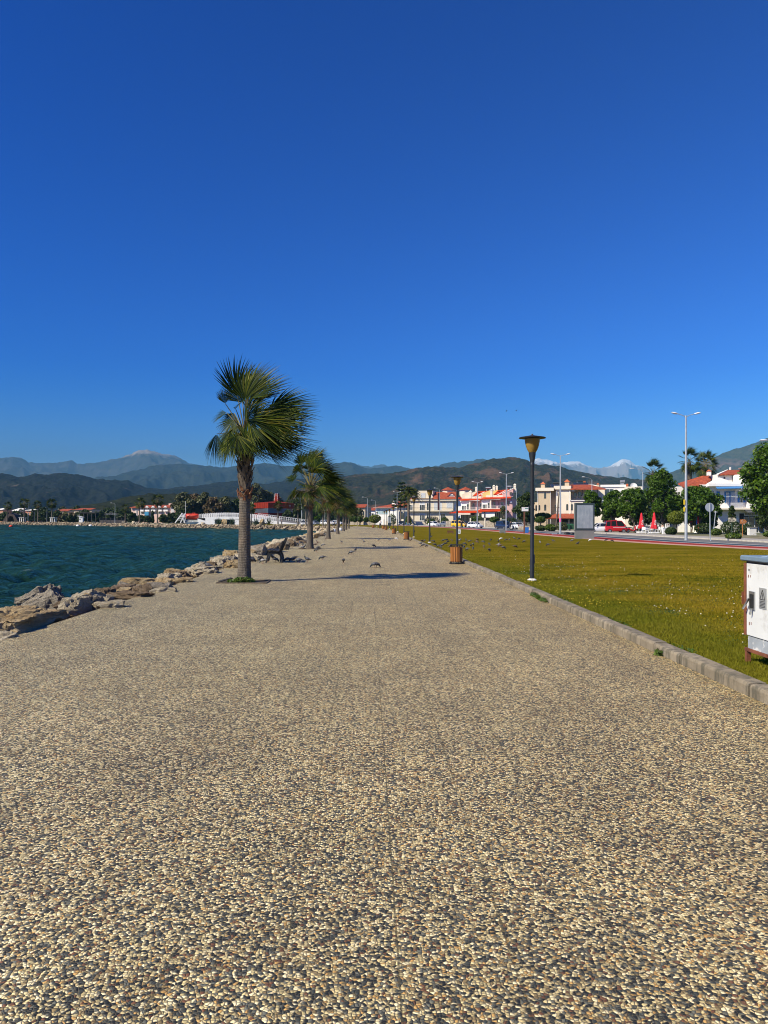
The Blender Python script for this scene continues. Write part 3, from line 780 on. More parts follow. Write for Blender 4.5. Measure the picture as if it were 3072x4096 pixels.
part('post', MB().lathe([(.056, 0), (.056, .55), (.050, .60), (.048, 3.0), (.052, 3.02)], 16), LAMP_BLACK, lamp, True)
part('hatch', MB().box(.035, .066, -.03, .03, .45, .68), LAMP_BLACK, lamp)
part('collar', MB().lathe([(.058, 3.0), (.060, 3.06), (.056, 3.07), (.058, 3.1), (.088, 3.28), (.092, 3.34), (.085, 3.345)], 18), LAMP_BLACK, lamp, True)
cup = part('cup', MB().lathe([(.09, 3.345), (.135, 3.42), (.172, 3.53), (.193, 3.64), (.198, 3.70), (.188, 3.70), (.183, 3.64), (.162, 3.53), (.127, 3.43), (.08, 3.355)], 24, cap=False), AMBER, lamp, True)
part('bulb', MB().lathe([(.03, 3.37), (.045, 3.45), (.04, 3.56), (.02, 3.6)], 10), mat('lamp_bulb', (.75, .7, .55), .3), cup, True)
part('reflector', MB().lathe([(.16, 3.62), (.17, 3.70)], 16), AMBER_INNER, cup, True)
part('cap', MB().lathe([(.19, 3.695), (.345, 3.715), (.352, 3.728), (.335, 3.742), (.20, 3.765), (.09, 3.785), (.03, 3.80), (.02, 3.83), (.004, 3.835)], 26), LAMP_BLACK, lamp, True)
part('footing', MB().lathe([(.13, -.03), (.12, .03), (.075, .055), (.058, .06)], 12), white_cement, lamp, True)
lamp_pos = [(4.42, 38.3), (4.34, 54.5), (4.25, 72), (4.2, 91), (4.17, 109), (4.1, 127), (3.96, 145), (3.8, 163), (3.7, 181), (2.2, 199), (.4, 217), (-3.4, 236)]
ords = ['second', 'third', 'fourth', 'fifth', 'sixth', 'seventh', 'eighth', 'ninth', 'tenth', 'eleventh', 'twelfth', 'last']
for k, (x, y) in enumerate(lamp_pos):
    lb = 'park lamp standing right behind the nearest litter bin' if k == 0 else '%s park lamp from the front along the kerb' % ords[k]
    dup(lamp, lb, (x, y, .05), .4 * k)

# ------------------------------------------------------------------ litter bins
t = NT('varnished_slat'); p = t.obj(); n = t.noise(t.scale(p, (8, 8, .6)), 4, 6, .6); ri = t.new('NewGeometry').outputs['Random Per Island']
t.set(Base_Color=t.mix(t.math('MULTIPLY', ri, .8), t.ramp(n, [(.3, (.25, .085, .014)), (.7, (.48, .20, .04))]), (.20, .075, .02)), Roughness=.45); SLAT = t.m
BLACK_METAL = mat('black_metal', (.015, .016, .016), .5, .3, 5)
binr = thing('litter_bin', 'nearest slatted wooden litter bin with black metal rim in front of a lamp', 'litter bin', (3.28, 28.6, 0), 0, 'litter bins along the kerb')
sl = MB(); rm = MB(); bs = MB()
for k in range(22):
    a = 2 * PI * k / 22; M_ = Matrix.Rotation(a, 4, 'Z')
    sl.box(.203, .225, -.0215, .0215, .095, .635, M_)
    bs.bar(M_ @ Vector((.26, 0, .014)), M_ @ Vector((.207, 0, .10)), .012, .02); rm.bar(M_ @ Vector((.208, 0, .60)), M_ @ Vector((.245, 0, .715)), .012, .02)
rm.lathe([(.235, .70), (.255, .70), (.255, .725), (.235, .725), (.235, .70)], 24, cap=False); bs.lathe([(.25, 0), (.272, 0), (.272, .022), (.25, .022), (.25, 0)], 24, cap=False)
part('slats', sl, SLAT, binr); part('rim', rm, BLACK_METAL, binr); part('base', bs, BLACK_METAL, binr)
part('liner', MB().lathe([(.02, .06), (.195, .06), (.195, .62), (.19, .62), (.185, .08), (.02, .08)], 20), BLACK_METAL, binr, True)
for (x, y, lb) in [(1626, 2159, 'second litter bin along the kerb'), (1576, 2136, 'third litter bin along the kerb'), (1544, 2121, 'fourth litter bin, beside the walker in white'), (1533, 2117, 'fifth litter bin, just behind the fourth'), (1493, 2112, 'farthest litter bin, at the bend of the kerb')]:
    p = G(x, y); dup(binr, lb, (p.x, p.y, 0), x)

# ------------------------------------------------------------------ bench by the water
DARKWOOD = mat('dark_bench_plank', (.016, .014, .012), .6, .4, 3, .3, 30, .004)


def bench_parts(root, L, wood, iron):
    for k in range(4): part('seat_plank', MB().box(-.44 + k * .115, -.335 + k * .115, -L / 2, L / 2, .42 + .012 * (3 - k), .46 + .012 * (3 - k)), wood, root, bv=.006)
    d = Vector((.30, 0, .95)).normalized()
    for k in range(3):
        a = Vector((.045, 0, .50)) + d * (.135 * k); part('back_plank', MB().bar(a + Vector((0, -L / 2, 0)), a + Vector((0, L / 2, 0)), .035, .115, up=d), wood, root, bv=.006)
    for y in (-L / 2 + .22, L / 2 - .22):
        fr = MB(); fr.bar((-.36, y, .42), (-.47, y, 0), .06, .07); fr.bar((-.40, y, .40), (.05, y, .36), .06, .075)
        fr.tube([(-.05, y, .38), (.06, y, .30), (.10, y, .15), (.13, y, 0)], [.05, .045, .04, .042], 8); fr.bar((.02, y, .36), (.26, y, .93), .05, .06)
        part('end_frame', fr, iron, root)


bp = G(1104, 2252)
bench = thing('park_bench', 'black slatted bench facing the sea with pigeons beneath it', 'bench', (bp.x + .05, bp.y + .75, 0), R_(3)); bench_parts(bench, 1.55, DARKWOOD, BLACK_METAL)

# ------------------------------------------------------------------ rocks of the sea bank
def rockmat(name, a, b, c, stain):
    t = NT(name); p = t.obj(); n = t.noise(p, 1.7, 8, .68, .6); n2 = t.noise(t.scale(p, (1, 1, 3.2)), 2.6, 7, .7); n3 = t.noise(p, 9, 5, .7)
    col = t.ramp(n, [(.30, a), (.5, b), (.68, c)]); col = t.mix(t.math('MULTIPLY', t.fac(n2, .56, .66), .45), col, stain)
    col = t.mix(t.math('MULTIPLY', t.fac(n3, .40, .30), .75), col, (.035, .028, .02))
    t.set(Base_Color=col, Roughness=.9, Specular_IOR_Level=.25); t.bump(t.math('ADD', n2, t.math('MULTIPLY', n3, .6)), 1.0, .22); return t.m


ROCKM = [rockmat('ochre_rock', (.24, .16, .075), (.46, .34, .18), (.60, .50, .33), (.40, .21, .06)), rockmat('pale_rock', (.34, .29, .20), (.56, .48, .34), (.70, .63, .49), (.46, .32, .14)),
         rockmat('brown_rock', (.10, .075, .05), (.24, .175, .11), (.38, .29, .19), (.26, .13, .05)), rockmat('grey_rock', (.17, .15, .12), (.32, .28, .22), (.46, .41, .33), (.22, .15, .08))]


def rock_mesh(seed, cuts=14, sub=4, rough=.10, flat=None, strata=0.0, boxy=False):
    bm = bmesh.new(); bmesh.ops.create_icosphere(bm, subdivisions=sub, radius=1.0); r = random.Random(seed)
    planes = []
    for k in range(cuts):
        d = Vector((r.gauss(0, 1), r.gauss(0, 1), r.gauss(0, .8))).normalized(); planes.append((d, r.uniform(.52, .86)))
    planes.append((Vector((0, 0, 1)), flat if flat else .6))
    for v in bm.verts:
        p = v.co.copy()
        if boxy: p = p / max(abs(p.x), abs(p.y), abs(p.z)) * .5 + p * .45; p *= 1.05
        for d, h in planes if not boxy else ():
            q = p.dot(d) - h
            if q > 0: p -= d * q * .985
        n = mnoise.fractal(p * 1.6 + Vector((seed * 3.1, 0, 0)), 1.0, 2.0, 4); n2 = mnoise.fractal(p * 5 + Vector((0, seed * 2.3, 0)), .9, 2.0, 4)
        n3 = mnoise.ridged_multi_fractal(p * 3.2 + Vector((seed, 1, 2)), .9, 2.1, 5, 1.0, 2.0); p += v.co.normalized() * (n * rough * 1.3 + n2 * rough * .9 + (n3 - 1.3) * rough * .55)
        if strata:
            f = (p.z * strata + n * .6); p.x *= 1 + .05 * math.sin(f * 6.28); p.y *= 1 + .05 * math.sin(f * 6.28 + 1); p.z += .03 * math.sin(f * 12)
        v.co = p
    me = bpy.data.meshes.new('rock'); bm.to_mesh(me); bm.free()
    me.polygons.foreach_set('use_smooth', [True] * len(me.polygons)); me.set_sharp_from_angle(angle=R_(26)); return me


RM = [rock_mesh(k + 3, 12 + k % 4, 4, .09) for k in range(9)]
SLABM = rock_mesh(77, 10, 5, .07, .42, 3.0); LEANM = rock_mesh(81, 12, 5, .09, .5, 2.4)
RG = 'boulders along the sea bank'


def rock(label, x, y, Z, w, h, d, mesh, m, rz=0, rx=0, ry=0, z=None, group=RG):
    """centre of the boulder at photo column x, distance Z; its top meets photo row y"""
    top = W(x, y, Z); o = link('boulder', mesh.copy(), m); o.data.name = 'boulder'
    o.scale = (w / 2, d / 2, h / 2); o.rotation_euler = (R_(rx), R_(ry), R_(rz)); o.location = (top.x, top.y, top.z - h * max(v.co.z for v in mesh.vertices) * .46); return tag(o, label, 'boulder', group)


BIGM = rock_mesh(91, 10, 6, .055, .5, 2.2, True); o = link('boulder', BIGM, ROCKM[0]); o.location = (-5.50, 12.0, -.24); o.scale = (.60, 1.48, .47); o.rotation_euler = (R_(-2.5), R_(3), R_(4)); tag(o, 'big flat topped ochre boulder at the left edge of the promenade', 'boulder', RG)
rock('pale broken boulder in the bottom left corner of the rock bank', 5, 2530, 10.6, .85, .7, .7, RM[2], ROCKM[1], 20)
rock('dark brown boulder in the shade left of the flat topped boulder', -70, 2462, 13.4, .7, .9, .9, RM[5], ROCKM[2], 50)
rock('long layered boulder leaning behind the flat topped boulder', 165, 2372, 16.6, 1.8, 1.5, 1.0, LEANM, ROCKM[3], -25, 0, -24)
rock('small brown rock between leaning boulder and white boulder', 262, 2398, 15.6, .6, .4, .5, RM[1], ROCKM[2], 10)
rock('white faced boulder right of the flat topped boulder', 305, 2386, 14.0, .75, .6, .6, RM[0], ROCKM[1], 80)
rock('grey knobbly boulder beside the white faced boulder', 355, 2378, 14.4, .72, .62, .7, RM[6], ROCKM[3], 10)
rock('creamy boulder wedged at the promenade edge', 405, 2385, 14.6, .65, .55, .6, RM[3], ROCKM[1], 140)
rock('low cream rock touching the pebble slabs', 450, 2402, 14.2, .7, .35, .45, RM[7], ROCKM[1], 30)
rock('rounded brown boulder at the head of the dark rocks', 415, 2352, 16.3, .75, .75, .8, RM[8], ROCKM[2], 30)
rock('long dark brown boulder lying along the bank', 520, 2366, 16.2, 1.5, .55, .75, SLABM, ROCKM[2], -20)
rock('dark cracked boulder above the long brown one', 480, 2342, 17.6, 1.2, .6, .8, RM[4], ROCKM[2], 70)
rock('orange stained boulder topping the bank in the middle', 560, 2310, 19.0, 1.1, .6, .8, RM[0], ROCKM[0], 15)
rock('grey brown slab right of the orange stained boulder', 640, 2330, 18.2, .95, .5, .7, RM[2], ROCKM[3], 60)
rock('small dark rock low on the bank near the water', 575, 2335, 17.4, .6, .5, .6, RM[6], ROCKM[2], 100)
rock('cream stone block beside the pebble slabs mid bank', 655, 2350, 17.2, .65, .38, .5, RM[5], ROCKM[1], 200)
rock('round ochre boulder above the grey brown slab', 655, 2295, 20.5, .7, .6, .7, RM[3], ROCKM[1], 20)
rock('flat tan slab by the edge, below the pigeon rock', 728, 2310, 20.0, .85, .4, .6, RM[7], ROCKM[0], 40)
rock('dark wet rock cluster stone near the water', 715, 2285, 22.0, .6, .45, .6, RM[1], ROCKM[2], 0)
rock('long pale slab where a pigeon stands', 815, 2268, 23.5, 1.3, .6, .9, LEANM, ROCKM[1], -20, 0, -6)
rock('small brown rock behind the long pale slab', 845, 2247, 25.5, .5, .45, .5, RM[8], ROCKM[2], 0)
rock('tall cream boulder left of the nearest palm trunk', 882, 2232, 26.2, .75, .8, .7, RM[0], ROCKM[1], 120)
rock('wide tan boulder touching the nearest palm trunk', 935, 2240, 26.0, .9, .55, .7, RM[4], ROCKM[0], 10)
rr = random.Random(8); yy = 27.0; kk = 0
while yy < 150:
    step = .62 + yy * .006
    for lane in range(3):
        if rr.random() < .12: continue
        s = rr.uniform(.45, .95) * (1.15 if lane == 1 else 1); ex = float(resample(SHORE, [yy])[0])
        o = link('boulder', RM[kk % 9], None); kk += 1
        me = o.data
        o.material_slots  # meshes share data; colour sits on the object
        if not me.materials: me.materials.append(ROCKM[0])
        o.material_slots[0].link = 'OBJECT'; o.material_slots[0].material = ROCKM[rr.choice([0, 1, 1, 1, 0, 3, 2] if lane < 2 else [2, 2, 3, 0])]
        o.scale = (s * rr.uniform(.5, .8), s * rr.uniform(.5, .8), s * rr.uniform(.4, .6)); o.rotation_euler = (rr.uniform(-.3, .3), rr.uniform(-.3, .3), rr.uniform(0, 6))
        o.location = (ex - .15 - lane * .85 + rr.uniform(-.25, .25), yy + rr.uniform(-.3, .3), (.06, -.12, -.62)[lane] + rr.uniform(-.12, .12))
        tag(o, 'tan or brown rubble boulder of the sea bank beyond the bench' if yy > 31 else 'tan rubble boulder heaped between nearest palm and bench', 'boulder', 'rubble boulders beyond the bench')
    yy += step
rr = random.Random(15)
for k in range(24):      # blocks filling the edge between the named boulders
    yy = 14.0 + k * .58 + rr.uniform(-.2, .2); s = rr.uniform(.5, .95); o = link('boulder', RM[(k * 4 + 1) % 9], None); o.material_slots[0].link = 'OBJECT'; o.material_slots[0].material = ROCKM[rr.choice([1, 1, 0, 0, 3, 2])]
    o.scale = (s * rr.uniform(.5, .75), s * rr.uniform(.5, .75), s * rr.uniform(.42, .6)); o.rotation_euler = (rr.uniform(-.4, .4), rr.uniform(-.4, .4), rr.uniform(0, 6)); o.location = (-5.25 - rr.uniform(0, .55), yy, -.22 + rr.uniform(-.1, .12))
    tag(o, 'tan or cream block filling the near bank between the larger boulders', 'boulder', 'filler blocks of the near bank')
rr = random.Random(5)
for k in range(26):      # stones under the water line in the near bank
    yy = rr.uniform(8, 28); s = rr.uniform(.5, 1.1); o = link('boulder', RM[k % 9], None); o.material_slots[0].link = 'OBJECT'; o.material_slots[0].material = ROCKM[rr.choice([2, 2, 3, 0])]
    o.scale = (s * .6, s * .6, s * .45); o.rotation_euler = (rr.uniform(-.4, .4), rr.uniform(-.4, .4), rr.uniform(0, 6)); o.location = (-5.5 - rr.uniform(0, 1.6), yy, -.55 - rr.uniform(.0, .4)); o.location.z = -.35 + (o.location.x + 5.3) * .45
    tag(o, 'dark rubble boulder low on the near bank at the waterline', 'boulder', 'low boulders at the near waterline')
# rubble of the far shore: beyond counting
Vs, Fs = [], []; bm = bmesh.new(); bmesh.ops.create_icosphere(bm, subdivisions=1, radius=1); ico = np.array([v.co[:] for v in bm.verts]); icf = np.array([[v.index for v in f.verts] for f in bm.faces]); bm.free()
g = np.random.default_rng(3); cum = 0
SH = [p for p in SHORE if p[1] >= 145]
for (xa, ya), (xb, yb) in zip(SH[:-2], SH[1:-1]):
    L = math.hypot(xb - xa, yb - ya); nx, ny = -(yb - ya) / L, (xb - xa) / L; nx, ny = (nx, ny) if ny <= 0 or True else (nx, ny)
    for k in range(int(L * 5)):
        u = g.random(); off = g.uniform(-.3, 2.4); s = g.uniform(.22, .62)
        px, py = xa + (xb - xa) * u + nx * off, ya + (yb - ya) * u + ny * off; pz = .08 - max(off, 0) * .5
        q = ico * (1 + g.normal(0, .16, (len(ico), 1))) * s * np.array([g.uniform(.6, 1), g.uniform(.6, 1), g.uniform(.4, .75)])
        a = g.uniform(0, 6.28); ca, sa = math.cos(a), math.sin(a); q = np.stack([q[:, 0] * ca - q[:, 1] * sa, q[:, 0] * sa + q[:, 1] * ca, q[:, 2]], 1)
        Fs.append(icf + len(Vs) * len(ico)); Vs.append(q + np.array([px, py, pz]))
t = NT('far_rubble'); ri = t.new('NewGeometry').outputs['Random Per Island']; t.set(Base_Color=t.ramp(ri, [(0, (.05, .04, .03)), (.5, (.20, .15, .09)), (1, (.40, .33, .23))]), Roughness=.95)
o = link('rubble_bank', npmesh('rubble_bank', np.concatenate(Vs), np.concatenate(Fs).ravel(), 3), t.m); tag(o, 'tan rubble rocks lining the far shore of the bay', 'rubble', kind='stuff')

# ------------------------------------------------------------------ grass, clover
def grass():
    g = np.random.default_rng(9); N = 420000
    r = 5.5 * (42 / 5.5) ** (g.random(N) ** 1.15); u = g.uniform(-.02, .62, N); X = 3.78 + 0 * r; Y = r
    # spread sideways across the visible wedge of the lawn
    xmax = np.minimum(np.interp(Y, [-25, 20, 38, 46, 53, 60], [28, 25.6, 23.2, 21.6, 20.2, 19.3]) - .1, Y * .66 + 1.2); X = 3.74 + g.random(N) ** 1.0 * np.maximum(xmax - 3.74, 0)
    keep = (xmax > 3.8); X, Y = X[keep], Y[keep]; N = len(X)
    near = X < 4.6; h = (.013 + .016 * g.random(N)) * (1 + Y / 35) * np.where(near & (g.random(N) < .3), 1.5, 1); h *= np.clip((46 - Y) / 26, .15, 1); h *= .6 + .9 * vnoise(X * 1.3, Y * 1.3, 3)
    w = .0035 * (1 + Y / 9); a = g.uniform(0, 6.28, N); lean = g.uniform(.1, .9, N); b = g.uniform(0, 6.28, N)
    P = np.stack([X, Y, np.full(N, .048)], 1); d = np.stack([np.cos(a) * w, np.sin(a) * w, np.zeros(N)], 1); t_ = np.stack([np.cos(b) * h * lean, np.sin(b) * h * lean, h], 1)
    V = np.stack([P - d, P + d, P + t_], 1).reshape(-1, 3)
    o = link('grass', npmesh('grass', V, np.arange(len(V)), 3), blade_m); tag(o, 'short yellow green grass blades of the mown lawn', 'grass', kind='stuff')
    # clover heads
    cl = []; spots = [(6.2, 11.5, 1.3), (7.6, 12.6, 1.5), (5.2, 13.2, .9), (8.6, 14, 1.6), (5.6, 17, 1.2), (7, 18, 1.6), (5.4, 20.5, .8), (9.5, 18, 2), (12, 20, 2), (4.6, 22.5, .6), (6.5, 26, 1.5), (4.9, 9.6, .5), (5.6, 10.2, .9), (6.8, 15.2, 1.5)]
    for x, y, s in spots:
        k = int(13 * s); cl.append(np.stack([g.normal(x, s * .55, k), g.normal(y, s * .5, k)], 1))
    cl.append(np.stack([g.uniform(4.3, 16, 70), g.uniform(8, 34, 70)], 1))
    cl = np.concatenate(cl); cl = cl[cl[:, 0] > 3.85]; n = len(cl)
    bm = bmesh.new(); bmesh.ops.create_icosphere(bm, subdivisions=1, radius=1); iv = np.array([v.co[:] for v in bm.verts]); jf = np.array([[v.index for v in f.verts] for f in bm.faces]); bm.free()
    s = g.uniform(.007, .012, n) * (1 + cl[:, 1] / 60); hh = g.uniform(.03, .075, n)
    V = iv[None] * s[:, None, None] * np.array([1, 1, .8]) + np.stack([cl[:, 0], cl[:, 1], .05 + hh], 1)[:, None, :]
    Fc = jf[None] + (np.arange(n) * len(iv))[:, None, None]
    o = link('clover_flowers', npmesh('clover_flowers', V.reshape(-1, 3), Fc.ravel(), 3), mat('clover_white', (.55, .50, .36), .8, .2, 30)); tag(o, 'white clover flower heads scattered over the lawn', 'clover', kind='stuff')
    Q = leaves([(x, y, .06) for x, y, s in spots], [(s, s * .9, .03) for x, y, s in spots], 16000, .024, g, shell=.98, up=1.2, elong=1.0)
    o = link('clover_leaves', npmesh('clover_leaves', Q, np.arange(len(Q)), 4), leafmat('clover_leaf', (.018, .05, .008), (.055, .10, .014), None, .2)); tag(o, 'dark green clover patches in the lawn', 'clover', kind='stuff')
    dn = np.stack([g.normal(4.15, .25, 150), g.uniform(13.5, 21, 150)], 1); dn = np.concatenate([dn, np.stack([g.normal(5.2, .8, 60), g.uniform(12, 20, 60)], 1)]); dn = dn[dn[:, 0] > 3.8]; n = len(dn)
    V = iv[None] * (g.uniform(.008, .013, n))[:, None, None] * np.array([1, 1, .5]) + np.stack([dn[:, 0], dn[:, 1], np.full(n, .10)], 1)[:, None, :]; Fc = jf[None] + (np.arange(n) * len(iv))[:, None, None]
    o = link('dandelion_flowers', npmesh('dandelion_flowers', V.reshape(-1, 3), Fc.ravel(), 3), mat('dandelion_yellow', (.62, .45, .02), .7, .2, 30)); tag(o, 'small yellow flowers in the grass beside the kerb near the lamp', 'flowers', kind='stuff')
    # weeds along the kerb
    ks = [(3.72, y, .06) for y in (9.2, 11.4, 12.0, 14.5, 15.2, 16.0, 16.8, 17.5, 24, 31.5, 32.2, 40, 41)]
    Q = leaves(ks, [(.16, .5, .05)] * len(ks), 2600, .03, g, shell=.9, up=.6, elong=2.0); Q2 = leaves([(3.47, 9.15, .03), (3.5, 15.5, .03), (3.52, 16.2, .04), (3.53, 31.5, .05)], [(.05, .07, .05), (.06, .5, .05), (.06, .4, .06), (.08, .5, .08)], 900, .03, g, shell=.9)
    Q = np.concatenate([Q, Q2]); o = link('kerb_weeds', npmesh('kerb_weeds', Q, np.arange(len(Q)), 4), weed); tag(o, 'bright green weeds growing along the promenade kerb', 'weeds', kind='stuff')


grass()

# ------------------------------------------------------------------ electrical cabinet at the right edge
WHITE_STEEL = mat('chipped_white_steel', (.60, .62, .62), .5, .06, 2.5, .1, 30, .003, dirt=(.33, .31, .27), dirt_sc=3.2, dirt_at=(.52, .74))
RUST = mat('rusty_steel', (.16, .05, .022), .85, .45, 9, .5, 40, .004)
LID = mat('blue_grey_lid', (.13, .19, .25), .5, .12, 3, dirt=(.22, .27, .32), dirt_sc=6)
GREYM = mat('grey_sign_plate', (.25, .26, .26), .5, .12, 8); STEEL = mat('bare_steel', (.45, .46, .47), .3, .15, 6, metal=.9)
PANEL = mat('scraped_grey_panel', (.30, .33, .36), .6, .2, 4, dirt=(.6, .6, .58), dirt_sc=9, dirt_at=(.55, .62))
cab = thing('electrical_cabinet', 'rusting white electrical cabinet with blue grey lid on the lawn at the right edge', 'electrical cabinet', (4.165, 8.42, .05))
# local: x away from the promenade, y towards the camera is negative
part('door', MB().box(0, .42, -1.25, -.02, .31, 1.10), WHITE_STEEL, cab, bv=.006)
part('corner_post', MB().box(-.006, .43, -.02, .03, .31, 1.10), RUST, cab)
part('lower_panel', MB().box(.012, .41, -1.24, -.03, .17, .302), PANEL, cab)
fr = MB().box(-.004, .42, -1.26, .02, .135, .168); part('rail', fr, RUST, cab)
for y in (-.005, -1.235):
    for x in (.0, .37): part('leg', MB().box(x, x + .045, y - .022, y + .022, -.05, .134), RUST, cab)
lid = part('lid', MB().slab([(-.035, -1.30), (.46, -1.30), (.46, .06), (-.035, .06)], 1.125, 1.185), LID, cab, bv=.012)
part('neck', MB().box(.01, .41, -1.24, .0, 1.10, 1.125), BLACK_METAL, cab)
h_ = part('handle', MB().box(-.012, .001, -.215, -.095, .60, .80), STEEL, cab); part('lock_recess', MB().box(-.0135, -.012, -.20, -.115, .62, .77), BLACK_METAL, h_); part('lever', MB().bar((-.03, -.13, .72), (-.055, -.05, .60), .02, .012).bar((-.02, -.17, .62), (-.03, -.16, .55), .02, .012), STEEL, h_)
part('hasp', MB().box(-.02, -.004, .035, .05, .64, .78), RUST, cab)
pl = part('warning_plate', MB().box(-.006, .001, -.45, -.305, .635, .855), GREYM, cab)
DARKINK = mat('dark_ink', (.05, .05, .05), .6)
wg = MB()
def yz(a, b, w, x=-.0085): wg.bar((x, a[0], a[1]), (x, b[0], b[1]), w, .003, up=(1, 0, 0))
A, B_, C_ = (-.3775, .835), (-.428, .735), (-.327, .735); yz(A, B_, .007); yz(B_, C_, .007); yz(C_, A, .007)
yz((-.374, .80), (-.384, .772), .006); yz((-.384, .772), (-.37, .775), .005); yz((-.37, .775), (-.38, .745), .006)
for zz in (.715, .70, .685, .67, .655): yz((-.43, zz), (-.325, zz), .005)
part('warning_symbol', wg, DARKINK, pl)
part('maker_plate', MB().box(-.003, .001, -.10, -.06, 1.02, 1.04), GREYM, cab)
rs = MB()
for (y, z, s) in ((-.07, .96, .012), (-.115, .962, .010), (-.085, .445, .014), (-.125, .45, .012), (-.03, .60, .010)): rs.box(-.0022, .001, y - s * .5, y + s * .5, z - s * 1.3, z + s * 1.1)
part('rust_spots', rs, RUST, cab)
sc_ = MB(); r5 = random.Random(5)
for k in range(9):      # chalk scrawl on the lid
    x, y = .05 + r5.uniform(0, .2), -.14 - k * .05; sc_.bar((x, y, 1.1865), (x + r5.uniform(-.06, .1), y - r5.uniform(.02, .1), 1.1865), .006, .002)
part('chalk_scrawl', sc_, mat('chalk', (.55, .68, .78), .9), lid)

# ------------------------------------------------------------------ pigeons
def pigeon_mesh(head_down, g=None):
    bm = bmesh.new()
    if head_down: sp = [(-.20, .135, .010, .003), (-.17, .135, .028, .008), (-.11, .135, .036, .020), (-.06, .132, .050, .042), (0, .128, .058, .056), (.055, .118, .050, .052), (.095, .095, .034, .036), (.118, .065, .024, .026), (.130, .045, .022, .024), (.142, .030, .016, .017), (.150, .020, .005, .005), (.158, .010, .002, .002)]
    else: sp = [(-.20, .095, .010, .003), (-.17, .10, .028, .008), (-.11, .112, .036, .020), (-.06, .125, .050, .042), (0, .138, .058, .056), (.05, .155, .050, .050), (.078, .185, .033, .034), (.09, .215, .023, .025), (.098, .238, .022, .023), (.115, .243, .016, .017), (.128, .240, .005, .006), (.145, .234, .002, .002)]
    n = 10; rings = []
    for i, (x, z, ry, rz_) in enumerate(sp):
        a = sp[max(i - 1, 0)]; b = sp[min(i + 1, len(sp) - 1)]; d = Vector((b[0] - a[0], 0, b[1] - a[1])).normalized(); u = Vector((-d.z, 0, d.x))
        rings.append([bm.verts.new(Vector((x, 0, z)) + Vector((0, ry * math.cos(2 * PI * k / n), 0)) + u * (rz_ * math.sin(2 * PI * k / n))) for k in range(n)])
    for a, b in zip(rings[:-1], rings[1:]):
        for k in range(n): bm.faces.new((a[k], a[(k + 1) % n], b[(k + 1) % n], b[k]))
    bm.faces.new(rings[0][::-1]); bm.faces.new(rings[-1])
    bmesh.ops.recalc_face_normals(bm, faces=bm.faces)
    me = bpy.data.meshes.new('pigeon'); bm.to_mesh(me); bm.free(); me.polygons.foreach_set('use_smooth', [True] * len(me.polygons)); return me


def pigeon_mat(name, body, wing, neck, bars):
    t = NT(name); p = t.obj(); s = t.new('SeparateXYZ'); t.l.new(p, s.inputs[0])
    c = t.mix(t.fac(t.noise(p, 14, 3), .45, .6), body, wing)
    if bars:
        b = t.math('MULTIPLY', t.math('GREATER_THAN', t.math('SINE', t.math('MULTIPLY', s.outputs[0], 110.0)), .55), t.math('LESS_THAN', s.outputs[0], -.02)); c = t.mix(b, c, (.02, .02, .022))
    c = t.mix(t.fac(s.outputs[0], .04, .075), c, neck)
    t.set(Base_Color=c, Roughness=.55); return t.m


PM = {'grey': pigeon_mat('grey_feathers', (.085, .09, .105), (.055, .058, .068), (.02, .03, .034), True), 'dark': pigeon_mat('dark_feathers', (.035, .036, .04), (.05, .05, .055), (.02, .025, .03), False),
      'pale': pigeon_mat('pale_feathers', (.24, .235, .235), (.13, .13, .135), (.06, .07, .08), True), 'white': pigeon_mat('white_feathers', (.72, .72, .70), (.62, .62, .61), (.70, .70, .68), False), 'brown': pigeon_mat('brown_feathers', (.12, .075, .055), (.07, .045, .035), (.06, .04, .04), False)}
PMESH = {(hd, c): None for hd in (0, 1) for c in PM}
LEGM = mat('pigeon_leg', (.22, .06, .05), .6)
lg = MB()
for y in (-.018, .018): lg.tube([(-.005, y, .09), (.0, y, .045), (-.002, y, .004)], .005, 5); lg.bar((-.02, y, .004), (.028, y, .003), .012, .005)
LEGME = lg.mesh('legs'); PBASE = (pigeon_mesh(0), pigeon_mesh(1))


def pigeon(x, y, z, hd, colr, rz, label, group):
    key = (hd, colr)
    if PMESH[key] is None: PMESH[key] = PBASE[hd].copy(); PMESH[key].materials.append(PM[colr])
    root = link('pigeon', PMESH[key], None); root.location = (x, y, z); root.rotation_euler = (0, 0, rz)
    link('legs', LEGME, None if LEGME.materials else LEGM, root); return tag(root, label, 'pigeon', group)


rp = random.Random(14)
def flock(lst, ox, oy, k, z, group, default):
    for it in lst:
        x, y = it[0] * k + ox, it[1] * k + oy; p = G(x, y, z); hd = it[2]; c = it[3]; rz = it[4] if len(it) > 4 else rp.uniform(0, 6.28)
        pigeon(p.x, p.y, z, hd, c, rz, it[5] if len(it) > 5 else default, group)


